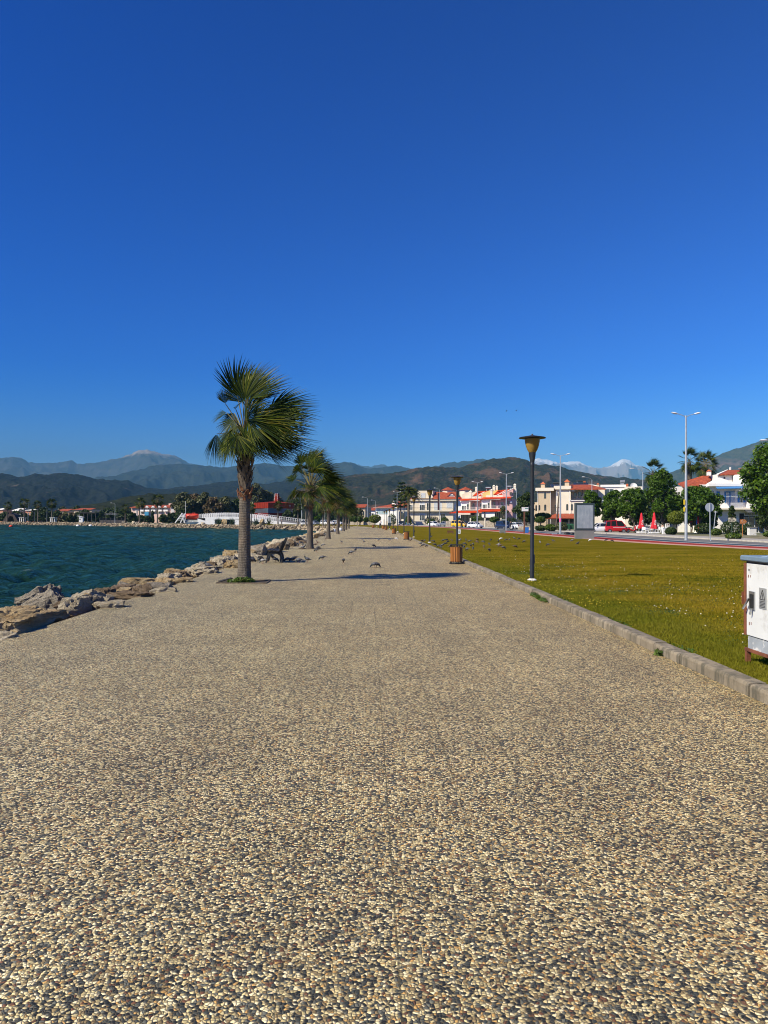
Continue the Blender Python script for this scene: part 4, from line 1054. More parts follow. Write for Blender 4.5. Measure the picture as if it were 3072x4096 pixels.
L_, R0 = PI, 0.0
flock([(960, 298, 1, 'grey', L_, 'grey barred pigeon pecking alone on the slabs right of the bench'), (1240, 342, 1, 'dark', 1.6, 'round dark pigeon seen from behind on the open slabs'), (1650, 400, 1, 'grey', L_, 'grey pigeon nearest the camera in the middle of the promenade'),
       (760, 330, 0, 'grey', L_, 'grey pigeon at the right end of the bench flock'), (880, 192, 1, 'dark', 2.6, 'dark pigeon at the right foot of the second palm'), (905, 160, 1, 'dark', L_, 'dark pigeon on the palm shadow by the second palm'),
       (1345, 225, 1, 'grey', 2.9, 'grey pigeon bowing beside an upright dark one on open slabs'), (1400, 195, 0, 'dark', 1.2, 'upright dark pigeon beside a bowing grey one'), (895, 85, 0, 'brown', 2.6, 'brown pigeon with white wing tip behind the second palm'),
       (975, 118, 1, 'pale', L_, 'pale pigeon pecking right of the second palm'), (865, 115, 1, 'brown', L_, 'brown pigeon touching the second palm trunk'), (1215, 80, 0, 'dark', 2.2, 'dark pigeon walking mid promenade beyond the palm shadow'), (1000, 38, 0, 'brown', 1.9, 'brown pigeon stretching up by the third palm shadow'),
       (1510, 72, 0, 'grey', 2.4, 'grey pigeon on the slabs right of the walking dark one'), (1640, 130, 1, 'dark', .4, 'dark pigeon on the second palm shadow tip')], 1000, 2150, .3014, 0, 'pigeons scattered on the promenade slabs', '')
flock([(170, 345, 1, 'pale', 2.7), (240, 325, 0, 'grey', 1.2), (340, 330, 1, 'grey'), (500, 325, 1, 'grey', L_), (590, 302, 1, 'dark', L_), (650, 338, 1, 'grey', L_), (560, 330, 1, 'dark', 3), (420, 328, 1, 'dark'), (30, 330, 1, 'grey', .5), (300, 300, 0, 'dark')], 1000, 2150, .3014, 0, 'pigeons gathered under the bench', 'grey or dark pigeon of the flock feeding under the bench')
flock([(690, 155, 1, 'pale', R0), (715, 150, 0, 'grey'), (700, 112, 0, 'dark', 2), (640, 120, 1, 'grey'), (600, 88, 0, 'dark'), (560, 100, 1, 'pale'), (530, 118, 1, 'grey'), (660, 95, 0, 'grey'), (625, 105, 1, 'dark')], 1000, 2150, .3014, 0, 'pigeons crowded left of the second palm', 'pigeon of the crowd on the left of the second palm trunk')
flock([(15, 415, 1, 'dark', .3, 'dark pigeon lowest in view on the promenade slabs'), (40, 125, 0, 'grey', L_ - .8, 'grey pigeon mid promenade facing left, bin row to its right'), (158, 125, 0, 'pale', L_, 'pale pigeon between grey and white ones mid promenade'), (235, 108, 1, 'white', R0, 'small white pigeon on the far promenade slabs'),
       (393, 130, 0, 'brown', R0, 'brown pigeon in front of the second litter bin'), (505, 170, 0, 'grey', R0, 'grey pigeon on the kerb, first of three'), (530, 187, 1, 'dark', L_, 'dark pigeon on the kerb, middle one of three'), (570, 190, 1, 'grey', 2, 'grey pigeon on the kerb, last of three')], 1500, 2120, .3617, 0, 'pigeons scattered on the promenade slabs', '')
LAWNP = [(757, 128), (792, 122), (805, 145), (848, 125), (620, 90), (520, 135), (548, 138), (643, 138), (660, 180), (775, 170), (710, 195), (725, 205), (745, 188), (830, 205), (935, 130), (945, 120), (990, 170), (1005, 130), (1048, 138), (1085, 175), (1060, 190), (985, 205), (1020, 233), (1085, 222), (1125, 145), (1128, 118), (1195, 145), (1203, 200), (1262, 172), (1263, 243), (1283, 122), (1365, 137), (1450, 122), (1485, 120), (1540, 105), (1592, 110), (1365, 184), (1385, 190), (1420, 214), (1548, 200), (440, 22), (1650, 142)]
flock([(x, y, rp.random() < .6, rp.choice(['grey', 'grey', 'dark', 'dark', 'pale', 'brown'])) for x, y in LAWNP], 1500, 2120, .3617, .05, 'pigeons feeding on the lawn', 'small grey, dark or pale pigeon of the flock feeding on the lawn')
flock([(1393, 108, 1, 'white', L_, 'white headed pigeon among the grey lawn flock')], 1500, 2120, .3617, .05, 'pigeons feeding on the lawn', '')
flock([(333, 170, 0, 'pale', 1.5, 'pale pigeon on the lawn right of the nearest lamp'), (490, 150, 0, 'dark', 2.6, 'upright dark pigeon on the lawn between lamp and poster stand'), (428, 197, 1, 'dark', 2.4, 'dark pigeon on the lawn right of the pale one'), (720, 140, 1, 'pale', L_, 'pale speckled pigeon left below the poster stand'), (788, 183, 0, 'dark', .4, 'dark upright pigeon in front of the poster stand'),
       (940, 136, 1, 'white', L_, 'pure white pigeon at the foot of the poster stand'), (1130, 137, 1, 'dark', L_, 'black and white pigeon right of the poster stand'), (1200, 144, 1, 'dark', R0, 'dark pigeon rightmost on the lawn by the red track')], 2050, 2120, .3315, .05, 'pigeons feeding on the lawn', '')
p = W(832, 2262, 23.6); pigeon(p.x, p.y, p.z - .12, 0, 'grey', L_, 'grey pigeon perched on the boulder left of the nearest palm', 'pigeons scattered on the promenade slabs')
for (x, y, lb) in ((2026, 1645, 'small bird flying left of another above the hills'), (2064, 1644, 'small bird flying right of another above the hills')):
    p = W(x, y, 120); mb = MB(); mb.add([(0, -.05, 0), (.12, 0, .03), (0, .05, 0), (-.16, 0, 0), (.02, 0, -.03)], [(0, 1, 4), (1, 2, 4), (2, 3, 4), (3, 0, 4), (0, 3, 2, 1)])
    b = link('flying_bird', mb.mesh('flying_bird'), PM['dark']); b.location = p; tag(b, lb, 'bird', 'birds in the sky')
    for s in (-1, 1): part('wing', MB().add([(.07, s * .04, .01), (.04, s * .38, .12), (-.05, s * .34, .11), (-.07, s * .04, .01), (0, s * .04, .03)], [(0, 1, 4), (1, 2, 4), (2, 3, 4), (0, 3, 2, 1)]), PM['dark'], b)
# ------------------------------------------------------------------ buildings: elevations measured on the photograph, built at their distance
def plaster(name, c, v=.06): return mat(name, c, .85, v, .6, .15, 12, .01, dirt=tuple(x * .72 for x in c), dirt_sc=.5, dirt_at=(.6, .8))
CREAM = plaster('cream_plaster', (.60, .53, .41)); WHITEP = plaster('white_plaster', (.74, .72, .68)); PINKP = plaster('pink_plaster', (.55, .33, .31)); YELLOWP = plaster('yellow_plaster', (.62, .45, .16)); TANP = plaster('tan_plaster', (.50, .40, .27)); IVORY = plaster('ivory_plaster', (.67, .61, .49))
t = NT('roof_tiles'); p = t.obj(); w = t.new('TexWave', wave_type='BANDS', bands_direction='X'); t.l.new(p, w.inputs['Vector']); w.inputs['Scale'].default_value = 1.6; w2 = t.new('TexWave', wave_type='BANDS', bands_direction='Z'); t.l.new(p, w2.inputs['Vector']); w2.inputs['Scale'].default_value = 1.3; w2.inputs['Distortion'].default_value = 1.5
c = t.ramp(t.noise(p, 2.2, 7, .7), [(.3, (.17, .030, .012)), (.5, (.36, .065, .022)), (.72, (.50, .13, .045))]); c = t.mix(t.math('MULTIPLY', t.fac(w2.outputs['Fac'], .25, 0), .5), c, (.09, .02, .01))
t.set(Base_Color=c, Roughness=.85); t.bump(t.math('ADD', w.outputs['Fac'], w2.outputs['Fac']), .8, .08); TILE = t.m
RED_TILE = mat('bright_red_sheet_roof', (.46, .042, .010), .9, .15, 1.0, .3, 8, .04, dirt=(.30, .05, .02), dirt_sc=.8, spec=.08)
t = NT('window_glass'); t.set(Base_Color=t.ramp(t.noise(t.obj(), .6, 2), [(.4, (.012, .018, .022)), (.7, (.05, .065, .075))]), Roughness=.08, Specular_IOR_Level=.7); GLASS = t.m
SHUT = mat('pale_shutter', (.42, .45, .48), .6, .1, 3); FRAME = mat('white_frame', (.72, .72, .70), .5, .08, 4); DARKF = mat('dark_frame', (.06, .05, .045), .5, .2, 4); BLUEF = mat('blue_shutter', (.03, .17, .42), .6, .12, 3)
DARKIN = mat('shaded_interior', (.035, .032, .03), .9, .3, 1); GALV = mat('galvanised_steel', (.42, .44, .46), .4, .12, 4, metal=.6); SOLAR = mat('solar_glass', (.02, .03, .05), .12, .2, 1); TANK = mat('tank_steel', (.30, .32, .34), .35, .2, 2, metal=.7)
BRICKY = mat('chimney_brick', (.42, .11, .04), .85, .25, 6); STONE = mat('rubble_stone_wall', (.36, .31, .24), .9, .45, 3.5, .9, 3.5, .06, dirt=(.12, .10, .08), dirt_sc=5, dirt_at=(.58, .66))


class Bld:
    def __init__(s, name, label, cat, x0, Z, zg=0.0, group=None, rz=-18):
        s.k = Z / FPX; s.x0 = x0; s.Z = Z; w = W(x0, 2083, Z); s.zg = zg; s.hr = 2082 + .0044 * (x0 - 1474)
        s.o = thing(name, label, cat, (w.x, Z, zg), R_(rz), group); s.o.scale = (1.03 if rz < -10 else 1, 1, 1)
    def X(s, px): return (px - s.x0) * s.k
    def H(s, py, px=None): return EYE + (s.hr + (.0044 * ((px if px is not None else s.x0) - s.x0)) - py) * s.k - s.zg
    def box(s, nm, m, xa, xb, ya, yb, d0, d1, par=None, bv=0):
        xm = (xa + xb) / 2; return part(nm, MB().box(s.X(xa), s.X(xb), d0, d1, s.H(yb, xm), s.H(ya, xm)), m, par or s.o, bv=bv)
    def base(s, nm, m, xa, xb, ya, d0, d1, par=None):      # box standing on the ground
        return part(nm, MB().box(s.X(xa), s.X(xb), d0, d1, -.1, s.H(ya, (xa + xb) / 2)), m, par or s.o)
    def win(s, xa, xb, ya, yb, d, fm=None, gm=None, arch=False, mull=1, par=None, nm='window'):
        fm = fm or FRAME; gm = gm or GLASS; x0, x1 = s.X(xa), s.X(xb); xm = (xa + xb) / 2; z0, z1 = s.H(yb, xm), s.H(ya, xm); t_ = max(.05, min(.09, (x1 - x0) * .1)); mb = MB()
        if arch:
            r = (x1 - x0) / 2; cx = (x0 + x1) / 2; n = 8; pts = [(cx + r * math.cos(PI * i / n), z1 - r + r * math.sin(PI * i / n)) for i in range(n + 1)]
            poly = [(x0, z0), (x1, z0)] + pts; f = part(nm, MB().prism([(cx + (a - cx) * 1.16, b + (.05 if b > z1 - r else -.03)) for a, b in poly], d - .03, d + .02), fm, par or s.o)
            part('pane', MB().prism(poly, d - .045, d - .032), gm, f); return f
        for a, b, c, e in ((x0 - t_, x1 + t_, z1, z1 + t_), (x0 - t_, x1 + t_, z0 - t_, z0)): mb.box(a, b, d - .07, d + .02, c, e)
        mb.box(x0 - t_, x0, d - .068, d + .02, z0, z1); mb.box(x1, x1 + t_, d - .068, d + .02, z0, z1)
        for i in range(1, mull + 1):
            xc = x0 + (x1 - x0) * i / (mull + 1); mb.box(xc - t_ * .4, xc + t_ * .4, d - .06, d, z0, z1)
        f = part(nm, mb, fm, par or s.o); part('pane', MB().box(x0 + .002, x1 - .002, d - .03, d - .012, z0 + .002, z1 - .002), gm, f); return f
    def rail(s, xa, xb, ya, yb, d, m, n=None, par=None):
        x0, x1 = s.X(xa), s.X(xb); xm = (xa + xb) / 2; z0, z1 = s.H(yb, xm), s.H(ya, xm); mb = MB(); mb.box(x0, x1, d - .03, d + .03, z1 - .05, z1).box(x0, x1, d - .02, d + .02, z0 + .06, z0 + .10)
        n = n or int((x1 - x0) / .16)
        for i in range(n + 1): mb.box(x0 + (x1 - x0) * i / n - .012, x0 + (x1 - x0) * i / n + .012, d - .012, d + .012, z0, z1 - .05)
        return part('railing', mb, m, par or s.o)
    def poly(s, nm, m, pts, th=.12, par=None):      # pts (px,py,depth): a sheet with thickness
        P = [Vector((s.X(x), d, s.H(y, x))) for x, y, d in pts]; nrm = (P[1] - P[0]).cross(P[2] - P[0]).normalized() * th; n = len(P)
        if nrm.z > 0: nrm = -nrm
        return part(nm, MB().add(P + [q + nrm for q in P], [tuple(range(n)), tuple(range(2 * n - 1, n - 1, -1))] + [(i, (i + 1) % n, (i + 1) % n + n, i + n) for i in range(n)]), m, par or s.o)
    def wall(s, nm, m, pts, d0, d1, par=None):
        return part(nm, MB().prism([(s.X(x), s.H(y, x)) for x, y in pts], d0, d1), m, par or s.o)
    def chimney(s, xa, xb, ya, yb, d, m, cap=None, dd=.7):
        c = s.box('chimney', m, xa, xb, ya, yb, d, d + dd); x0, x1 = s.X(xa), s.X(xb); z = s.H(ya, (xa + xb) / 2); e = (x1 - x0) * .18; hc = (x1 - x0) * .7; mb = MB()
        mb.add([(x0 - e, d - e, z + .002), (x1 + e, d - e, z + .002), (x1 + e, d + dd + e, z + .002), (x0 - e, d + dd + e, z + .002), ((x0 + x1) / 2, d + dd / 2, z + hc)], [(3, 2, 1, 0), (0, 1, 4), (1, 2, 4), (2, 3, 4), (3, 0, 4)])
        part('chimney_cap', mb, cap or m, c); return c
    def tank(s, xa, xb, ya, yb, d, m=None):
        x0, x1 = s.X(xa), s.X(xb); z = s.H((ya + yb) / 2, xa); r = (s.H(ya, xa) - s.H(yb, xa)) / 2
        t_ = part('water_tank', MB().tube([(x0, d, z), (x1, d, z)], r, 14), m or TANK, s.o, True); mb = MB()
        for x in (x0 + .3, x1 - .3): mb.bar((x, d - .3, z - r - .9), (x, d, z - r * .5), .05, .05).bar((x, d + .3, z - r - .9), (x, d, z - r * .5), .05, .05)
        part('tank_stand', mb, GALV, t_); return t_


def c5(x): return 1480 + x * .1808
def c6(x): return 1780 + x * .2411
def c7(x): return 2140 + x * .2411
def r5(y): return 1920 + y * .1808
def r6(y): return 1920 + y * .2411
def r7(y): return 1900 + y * .2411
def cb(x): return 2800 + x * .2171
def rb(y): return 1700 + y * .2171
def c3(x): return 1400 + x * .3617
def r3(y): return 1850 + y * .3617


# A: low white house with orange hipped roofs
b = Bld('house', 'white house with wide bay window and low orange hip roof beside tall palm', 'house', c5(130), 318)
b.base('wall', WHITEP, c5(130), c5(640), r5(612), 0, 11); b.base('entrance_block', IVORY, c5(640), c5(745), r5(690), 1, 9)
f = b.win(c5(160), c5(400), r5(640), r5(755), 0, FRAME, mat('curtained_glass', (.28, .38, .40), .15, .2, 1.2), mull=6)
b.poly('roof', TILE, [(c5(80), r5(612), -1.2), (c5(520), r5(612), -1.2), (c5(470), r5(530), 5.5), (c5(400), r5(530), 5.5)]); b.poly('roof', TILE, [(c5(80), r5(612), -1.2), (c5(400), r5(530), 5.5), (c5(400), r5(535), 6), (c5(80), r5(612), 12)])
b.wall('gable', WHITEP, [(c5(380), r5(612)), (c5(400), r5(520)), (c5(430), r5(455)), (c5(450), r5(462)), (c5(520), r5(612))], 5.6, 6.2); b.poly('roof', TILE, [(c5(490), r5(600), 4.5), (c5(745), r5(600), 4.5), (c5(735), r5(470), 10), (c5(450), r5(465), 10)])
b.win(c5(655), c5(735), r5(720), r5(860), 1, DARKF, GLASS, True, nm='doorway'); b.rail(c5(645), c5(800), r5(610), r5(680), .6, DARKF); b.box('fascia', WHITEP, c5(82), c5(640), r5(606), r5(620), -.9, -.02)
w = Bld('garden_wall', 'cream garden wall with gateposts before the low white house', 'wall', c5(300), 300); w.base('wall', CREAM, c5(455), c5(590), r5(912), 0, .3); w.base('wall', CREAM, c5(345), c5(440), r5(912), 0, .3)
for x in (298, 448, 590): w.base('gatepost', CREAM, c5(x), c5(x + 16), r5(868), -.15, .45)
w.rail(c5(464), c5(588), r5(870), r5(912), .12, DARKF)
w = Bld('garden_wall', 'cream garden wall below the large cream house with red roof', 'wall', c5(930), 272); w.base('wall', CREAM, c5(930), c5(1215), r5(915), 0, .3)
for x in (925, 1205): w.base('gatepost', CREAM, c5(x), c5(x + 18), r5(868), -.15, .45)

# B: large cream house
b = Bld('house', 'large cream house with red tiled roof, white dormer and long balcony', 'house', c3(635), 285)
k3 = lambda *a: (c3(a[0]), c3(a[1]), r3(a[2]), r3(a[3]))
b.base('wall', CREAM, c3(635), c3(1135), r3(408), 0, 12); b.box('attic', CREAM, *k3(735, 905, 312, 405), 1.5, 9); b.wall('gable', IVORY, [(c3(880), r3(408)), (c3(880), r3(322)), (c3(925), r3(408))], .4, 1.2)
b.wall('gable', WHITEP, [(c3(672), r3(408)), (c3(690), r3(360)), (c3(705), r3(352)), (c3(735), r3(408))], .3, 1.0); b.box('attic_window', SHUT, *k3(775, 822, 338, 392), 1.42, 1.49)
b.poly('roof', TILE, [(c3(905), r3(408), -1), (c3(1180), r3(408), -1), (c3(1150), r3(322), 5.5), (c3(882), r3(322), 5.5)]); b.poly('roof', TILE, [(c3(655), r3(408), -.8), (c3(735), r3(404), -.8), (c3(735), r3(380), 1.4), (c3(668), r3(385), 1.4)])
b.box('cornice', mat('brown_fascia', (.16, .10, .07), .8), *k3(720, 920, 396, 403), -1.15, -.1); b.box('roof_edge', IVORY, *k3(655, 1180, 408, 424), -.8, -.05)
d = b.wall('dormer', WHITEP, [(c3(1068), r3(380)), (c3(1090), r3(352)), (c3(1108), r3(345)), (c3(1126), r3(352)), (c3(1148), r3(380))], 1.2, 3); b.win(c3(1085), c3(1132), r3(362), r3(374), 1.18, FRAME, GLASS, mull=3, par=d); b.poly('dormer_roof', TILE, [(c3(1062), r3(378), .9), (c3(1108), r3(338), .9), (c3(1108), r3(338), 4), (c3(1062), r3(370), 4)], .1, d); b.poly('dormer_roof', TILE, [(c3(1108), r3(338), .9), (c3(1154), r3(378), .9), (c3(1154), r3(370), 4), (c3(1108), r3(338), 4)], .1, d)
b.box('balcony_slab', IVORY, *k3(545, 1135, 532, 541), -1.4, -.02); b.rail(c3(545), c3(1132), r3(498), r3(532), -1.3, DARKF, 90)
for (xa, xb, ya, yb, m, mu) in ((772, 826, 450, 468, SHUT, 0), (772, 826, 468, 530, GLASS, 2), (850, 890, 450, 530, GLASS, 1), (928, 1010, 450, 528, SHUT, 0), (1066, 1126, 452, 506, SHUT, 0), (655, 690, 470, 526, GLASS, 2), (772, 826, 562, 582, SHUT, 0), (772, 826, 584, 640, GLASS, 2), (850, 888, 562, 620, GLASS, 1), (1000, 1050, 570, 640, GLASS, 1)): b.win(*k3(xa, xb, ya, yb), 0, FRAME, m, mull=mu)
for (xa, xb, lb) in ((958, 1112, 'l'), (1150, 1306, 'r')):
    cx = b.X((c3(xa) + c3(xb)) / 2); r = (c3(xb) - c3(xa)) / 2 * b.k; dd = 7
    tw = part('turret', MB().lathe([(r * .86, b.H(r3(345)) - 3), (r * .86, b.H(r3(303)))], 8, (cx, dd, 0)), IVORY, b.o); part('turret_roof', MB().lathe([(r * 1.04, b.H(r3(303))), (r * .95, b.H(r3(297))), (.08, b.H(r3(266))), (.02, b.H(r3(262)))], 8, (cx, dd, 0)), TILE, tw)
b.box('wing', WHITEP, *k3(1135, 1230, 395, 640), 1, 9); b.box('wing_roof', RED_TILE, *k3(1105, 1245, 390, 405), .4, 9.2)


# C: the pair of pink and white terrace houses
def terrace(dx, dy, label, yellow, Z):
    X = lambda x: c6(x + dx); Y = lambda y: r6(y + dy); b = Bld('terrace_house', label, 'house', X(240), Z)
    b.base('wall', WHITEP, X(262), X(420), Y(340), 0, 9); b.base('wall', PINKP, X(420), X(660), Y(335), 1.4, 9); b.base('side_wall', PINKP, X(660), X(752), Y(335), .6, 9)
    b.poly('eave_roof', RED_TILE, [(X(236), Y(338), -.9), (X(745), Y(322), -.9), (X(725), Y(300), .4), (X(290), Y(308), .4)], .15); b.box('eave_fascia', WHITEP, X(240), X(570), Y(334), Y(345), -.8, -.1)
    b.wall('parapet', YELLOWP if yellow else CREAM, [(X(270), Y(308)), (X(270), Y(238)), (X(395), Y(190)), (X(395), Y(308))], .5, .9); b.wall('parapet', IVORY, [(X(330), Y(308)), (X(330), Y(276)), (X(600), Y(272)), (X(600), Y(308))], .2, .48)
    b.poly('main_roof', RED_TILE, [(X(432), Y(274), 1.2), (X(640), Y(262), 1.2), (X(770), Y(158), 6.5), (X(470), Y(180), 6.5)], .2); b.wall('back_wall', YELLOWP if yellow else CREAM, [(X(272), Y(300)), (X(272), Y(240)), (X(470), Y(165)), (X(470), Y(300))], 6.6, 7)
    b.wall('gable', PINKP, [(X(592), Y(304)), (X(592), Y(250)), (X(745), Y(168)), (X(765), Y(165)), (X(765), Y(300))], .2, .7); b.poly('gable_coping', WHITEP, [(X(586), Y(246), .1), (X(586), Y(246), .9), (X(768), Y(158), .9), (X(768), Y(158), .1)], .18)
    b.poly('gable_coping', WHITEP, [(X(490), Y(280), .1), (X(490), Y(280), .6), (X(640), Y(194), .6), (X(640), Y(194), .1)], .16)
    for xa, xb, ya, yb, d in ((397, 434, 196, 306, .1), (766, 804, 108, 232, 1.0), (455, 488, 124, 176, 4)): b.chimney(X(xa), X(xb), Y(ya), Y(yb), d, IVORY, IVORY)
    b.win(X(278), X(344), Y(428), Y(494), 0, FRAME, GLASS, mull=2)
    for xa, xb, ya in ((440, 468, 386), (562, 600, 392), (360, 392, 400)): b.win(X(xa), X(xb), Y(ya), Y(492), 1.4 if xa > 420 else 0, FRAME, GLASS, mull=1 if xa > 500 else 0, nm='balcony_door')
    b.win(X(675), X(698), Y(374), Y(444), .6, DARKF, GLASS, mull=0); b.box('air_conditioner', FRAME, X(720), X(748), Y(372), Y(405), .2, .58); b.box('shutter_box', FRAME, X(268), X(350), Y(345), Y(360), -.25, -.02)
    b.box('balcony_slab', IVORY, X(262), X(660), Y(497), Y(505), -1.2, -.02); b.rail(X(350), X(655), Y(450), Y(497), -1.1, FRAME, 34); b.box('column', IVORY, X(402), X(420), Y(345), Y(497), -.5, -.05); b.box('column', PINKP, X(492), X(520), Y(340), Y(497), .9, 1.38)
    b.poly('porch_roof', RED_TILE, [(X(200 if dx else 110), Y(546), -3.6), (X(700), Y(534), -3.6), (X(655), Y(500), -.3), (X(240), Y(507), -.3)], .18)
    for x in (240, 330, 520, 650): b.base('porch_post', DARKF if x > 300 else IVORY, X(x), X(x + 10), Y(540), -3.3, -3.1)
    b.box('porch_glazing', GLASS, X(262), X(640), Y(548), Y(690), -.12, -.03); b.box('air_conditioner', DARKF, X(712), X(750), Y(228), Y(272), -.15, .18)
    b.box('awning', mat('cream_awning', (.6, .52, .42), .8), X(240), X(460), Y(550), Y(578), -5, -3.4) if not dx else b.box('garage_door', WHITEP, X(290), X(500), Y(560), Y(645), -3.0, -2.8)
    b.tank(X(605), X(690), Y(100), Y(134), 7); return b


terrace(0, 0, 'left terrace house, white and pink with bright red sheet roofs', False, 238)
terrace(345, -22, 'right terrace house, pink with yellow parapet and bright red sheet roofs', True, 228)

# D: cream villa with arched windows
b = Bld('villa', 'cream villa with arched windows, red tiled terrace roof and solar panels', 'house', c7(10), 178)
k7 = lambda *a: (c7(a[0]), c7(a[1]), r7(a[2]), r7(a[3]))
b.base('tower', TANP, c7(40), c7(242), r7(215), 0, 10); b.base('stair_well', TANP, c7(242), c7(335), r7(215), 1.6, 10); b.base('wall', IVORY, c7(330), c7(560), r7(190), .5, 11); b.base('lower_wall', IVORY, c7(560), c7(1090), r7(425), .5, 11); b.box('terrace_back_wall', IVORY, *k7(560, 1090, 240, 425), 4, 11)
b.box('parapet', IVORY, *k7(10, 300, 212, 264), -.5, 10.2); b.box('parapet', IVORY, *k7(298, 568, 182, 240), 0, 10.4); b.base('low_wing', TANP, c7(-20), c7(42), r7(450), .8, 9)
b.poly('terrace_roof', TILE, [(c7(560), r7(238), -.6), (c7(1106), r7(242), -.6), (c7(850), r7(150), 5), (c7(520), r7(150), 5)], .2); b.poly('porch_roof', TILE, [(c7(172), r7(716), -3.6), (c7(745), r7(716), -3.6), (c7(740), r7(640), .4), (c7(330), r7(640), .4)], .2)
for x in (640, 735, 850, 970, 1085): b.box('terrace_post', DARKF, c7(x), c7(x + 9), r7(240), r7(425), .55, .75)
for x in (200, 270, 350, 430, 540, 640, 735): b.base('porch_post', DARKF, c7(x), c7(x + 9), r7(716), -3.4, -3.2)
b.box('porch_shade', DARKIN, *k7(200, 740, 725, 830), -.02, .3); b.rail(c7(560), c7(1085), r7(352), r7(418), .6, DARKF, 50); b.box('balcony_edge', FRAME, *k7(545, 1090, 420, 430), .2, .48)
for (xa, xb, ya, yb, d) in ((146, 174, 292, 388, 0), (148, 176, 492, 588, 0), (60, 82, 500, 584, 0), (308, 332, 496, 592, 1.6), (492, 520, 486, 586, .5), (566, 592, 486, 586, .5), (668, 714, 275, 372, 4), (768, 824, 272, 372, 4), (600, 640, 290, 372, 4), (905, 950, 280, 372, 4), (2, 24, 500, 590, .8)): b.win(*k7(xa, xb, ya, yb), d, DARKF, GLASS, True)
b.chimney(*k7(80, 142, 142, 214), 2, TANP, BRICKY, 1.2); b.chimney(*k7(460, 530, 112, 184), 2, TANP, BRICKY, 1.2); b.chimney(*k7(735, 772, 100, 150), 7, BRICKY, BRICKY, .8)
for xa in (205, 270, 335): b.poly('solar_panel', SOLAR, [(c7(xa + 38), r7(194), 3), (c7(xa + 100), r7(194), 3), (c7(xa + 62), r7(136), 5), (c7(xa), r7(136), 5)], .08)
for xa in (585, 665, 745): b.poly('solar_panel', SOLAR, [(c7(xa), r7(150), 5.5), (c7(xa + 85), r7(150), 5.5), (c7(xa + 60), r7(110), 7), (c7(xa - 10), r7(110), 7)], .08)
b.tank(c7(252), c7(400), r7(100), r7(134), 5.5, BLACK_METAL); b.tank(c7(615), c7(780), r7(70), r7(88), 7.2, BLACK_METAL); b.box('air_conditioner', FRAME, *k7(578, 622, 234, 272), .2, .5)
pp = MB()
for x in (44, 248, 336, 545): pp.tube([(b.X(c7(x)), -.06, .2), (b.X(c7(x)), -.06, b.H(r7(264)))], .05, 6)
part('downpipe', pp, FRAME, b.o)

# E: flat white house behind the trees
b = Bld('house', 'flat roofed white house with steel water tank behind the trees', 'house', c7(1095), 195)
b.base('wall', WHITEP, c7(1095), c7(1490), r7(172), 0, 10); b.box('parapet', WHITEP, *k7(1085, 1500, 160, 198), -.3, 10.2); b.win(*k7(1165, 1282, 232, 345), 0, FRAME, GLASS, mull=1); b.win(*k7(1165, 1282, 420, 520), 0, FRAME, GLASS, mull=1); b.tank(c7(1388), c7(1466), r7(72), r7(118), 3); b.tank(c7(1395), c7(1450), r7(122), r7(155), 3)
b.chimney(*k7(1020, 1060, 140, 200), 4, TANP, BRICKY, .8); b.chimney(*k7(897, 940, 122, 165), 5, WHITEP, DARKF, .8); b.wall('stair_gable', WHITEP, [(c7(830), r7(200)), (c7(835), r7(118)), (c7(1090), r7(160)), (c7(1090), r7(200))], 5, 6)
b = Bld('house', 'low ivory house with satellite dish glimpsed above the big trees', 'house', c7(1490), 190); b.base('wall', IVORY, c7(1490), c7(1760), r7(225), 0, 9); b.box('parapet', IVORY, *k7(1485, 1765, 190, 240), -.3, 9.2); b.chimney(*k7(1510, 1545, 150, 195), 3, BRICKY, BRICKY, .7)
dx_ = b.X(c7(1625)); dish = part('satellite_dish', MB().lathe([(.05, 0), (.5, .08), (.85, .3), (.83, .32), (.45, .11)], 14), FRAME, b.o, True); dish.location = (dx_, 1, b.H(r7(185))); dish.rotation_euler = (R_(70), 0, R_(20))

# F: white house with blue shutters
b = Bld('house', 'white house with blue shutters, blue awning and stepped orange roofs', 'house', 2721, 125, rz=-7)
kb_ = lambda *a: (cb(a[0]), cb(a[1]), rb(a[2]), rb(a[3]))
b.base('wall', WHITEP, cb(0), cb(1100), rb(1095), 0, 9); b.box('upper_wall', WHITEP, *kb_(330, 1000, 900, 1100), 1.2, 9); b.wall('gable', WHITEP, [(cb(85), rb(1100)), (cb(350), rb(962)), (cb(700), rb(1090)), (cb(700), rb(1105))], .2, 1.0); b.base('side_wing', WHITEP, 2721, cb(10), rb(1120), 2, 9)
b.poly('main_roof', TILE, [(cb(325), rb(905), .6), (cb(1000), rb(885), .6), (cb(940), rb(785), 5.5), (cb(690), rb(785), 5.5)], .2); b.poly('side_roof', TILE, [(2735, rb(1130), 0), (cb(92), rb(1105), 0), (cb(345), rb(955), 4), (cb(325), rb(905), 4.5), (cb(210), rb(895), 5), (2745, rb(1040), 5)], .2)
b.poly('roof_coping', WHITEP, [(cb(328), rb(900), .3), (cb(690), rb(782), 5.4), (cb(690), rb(775), 5.8), (cb(318), rb(890), .9)], .2); b.chimney(*kb_(238, 296, 828, 905), 3, WHITEP, BRICKY, .8); b.chimney(*kb_(712, 734, 745, 788), 5, WHITEP, WHITEP, .4)
b.box('attic_window', DARKF, *kb_(455, 482, 945, 995), 1.12, 1.19); b.box('attic_opening', mat('brown_shade', (.10, .07, .035), .9), *kb_(612, 680, 925, 1065), 1.1, 1.19); b.box('terrace_parapet', WHITEP, *kb_(110, 690, 1080, 1130), -1.2, -.9); b.box('terrace_floor', WHITEP, *kb_(110, 690, 1112, 1130), -.88, -.02); b.rail(cb(440), cb(690), rb(1045), rb(1080), -1.05, FRAME, 14)
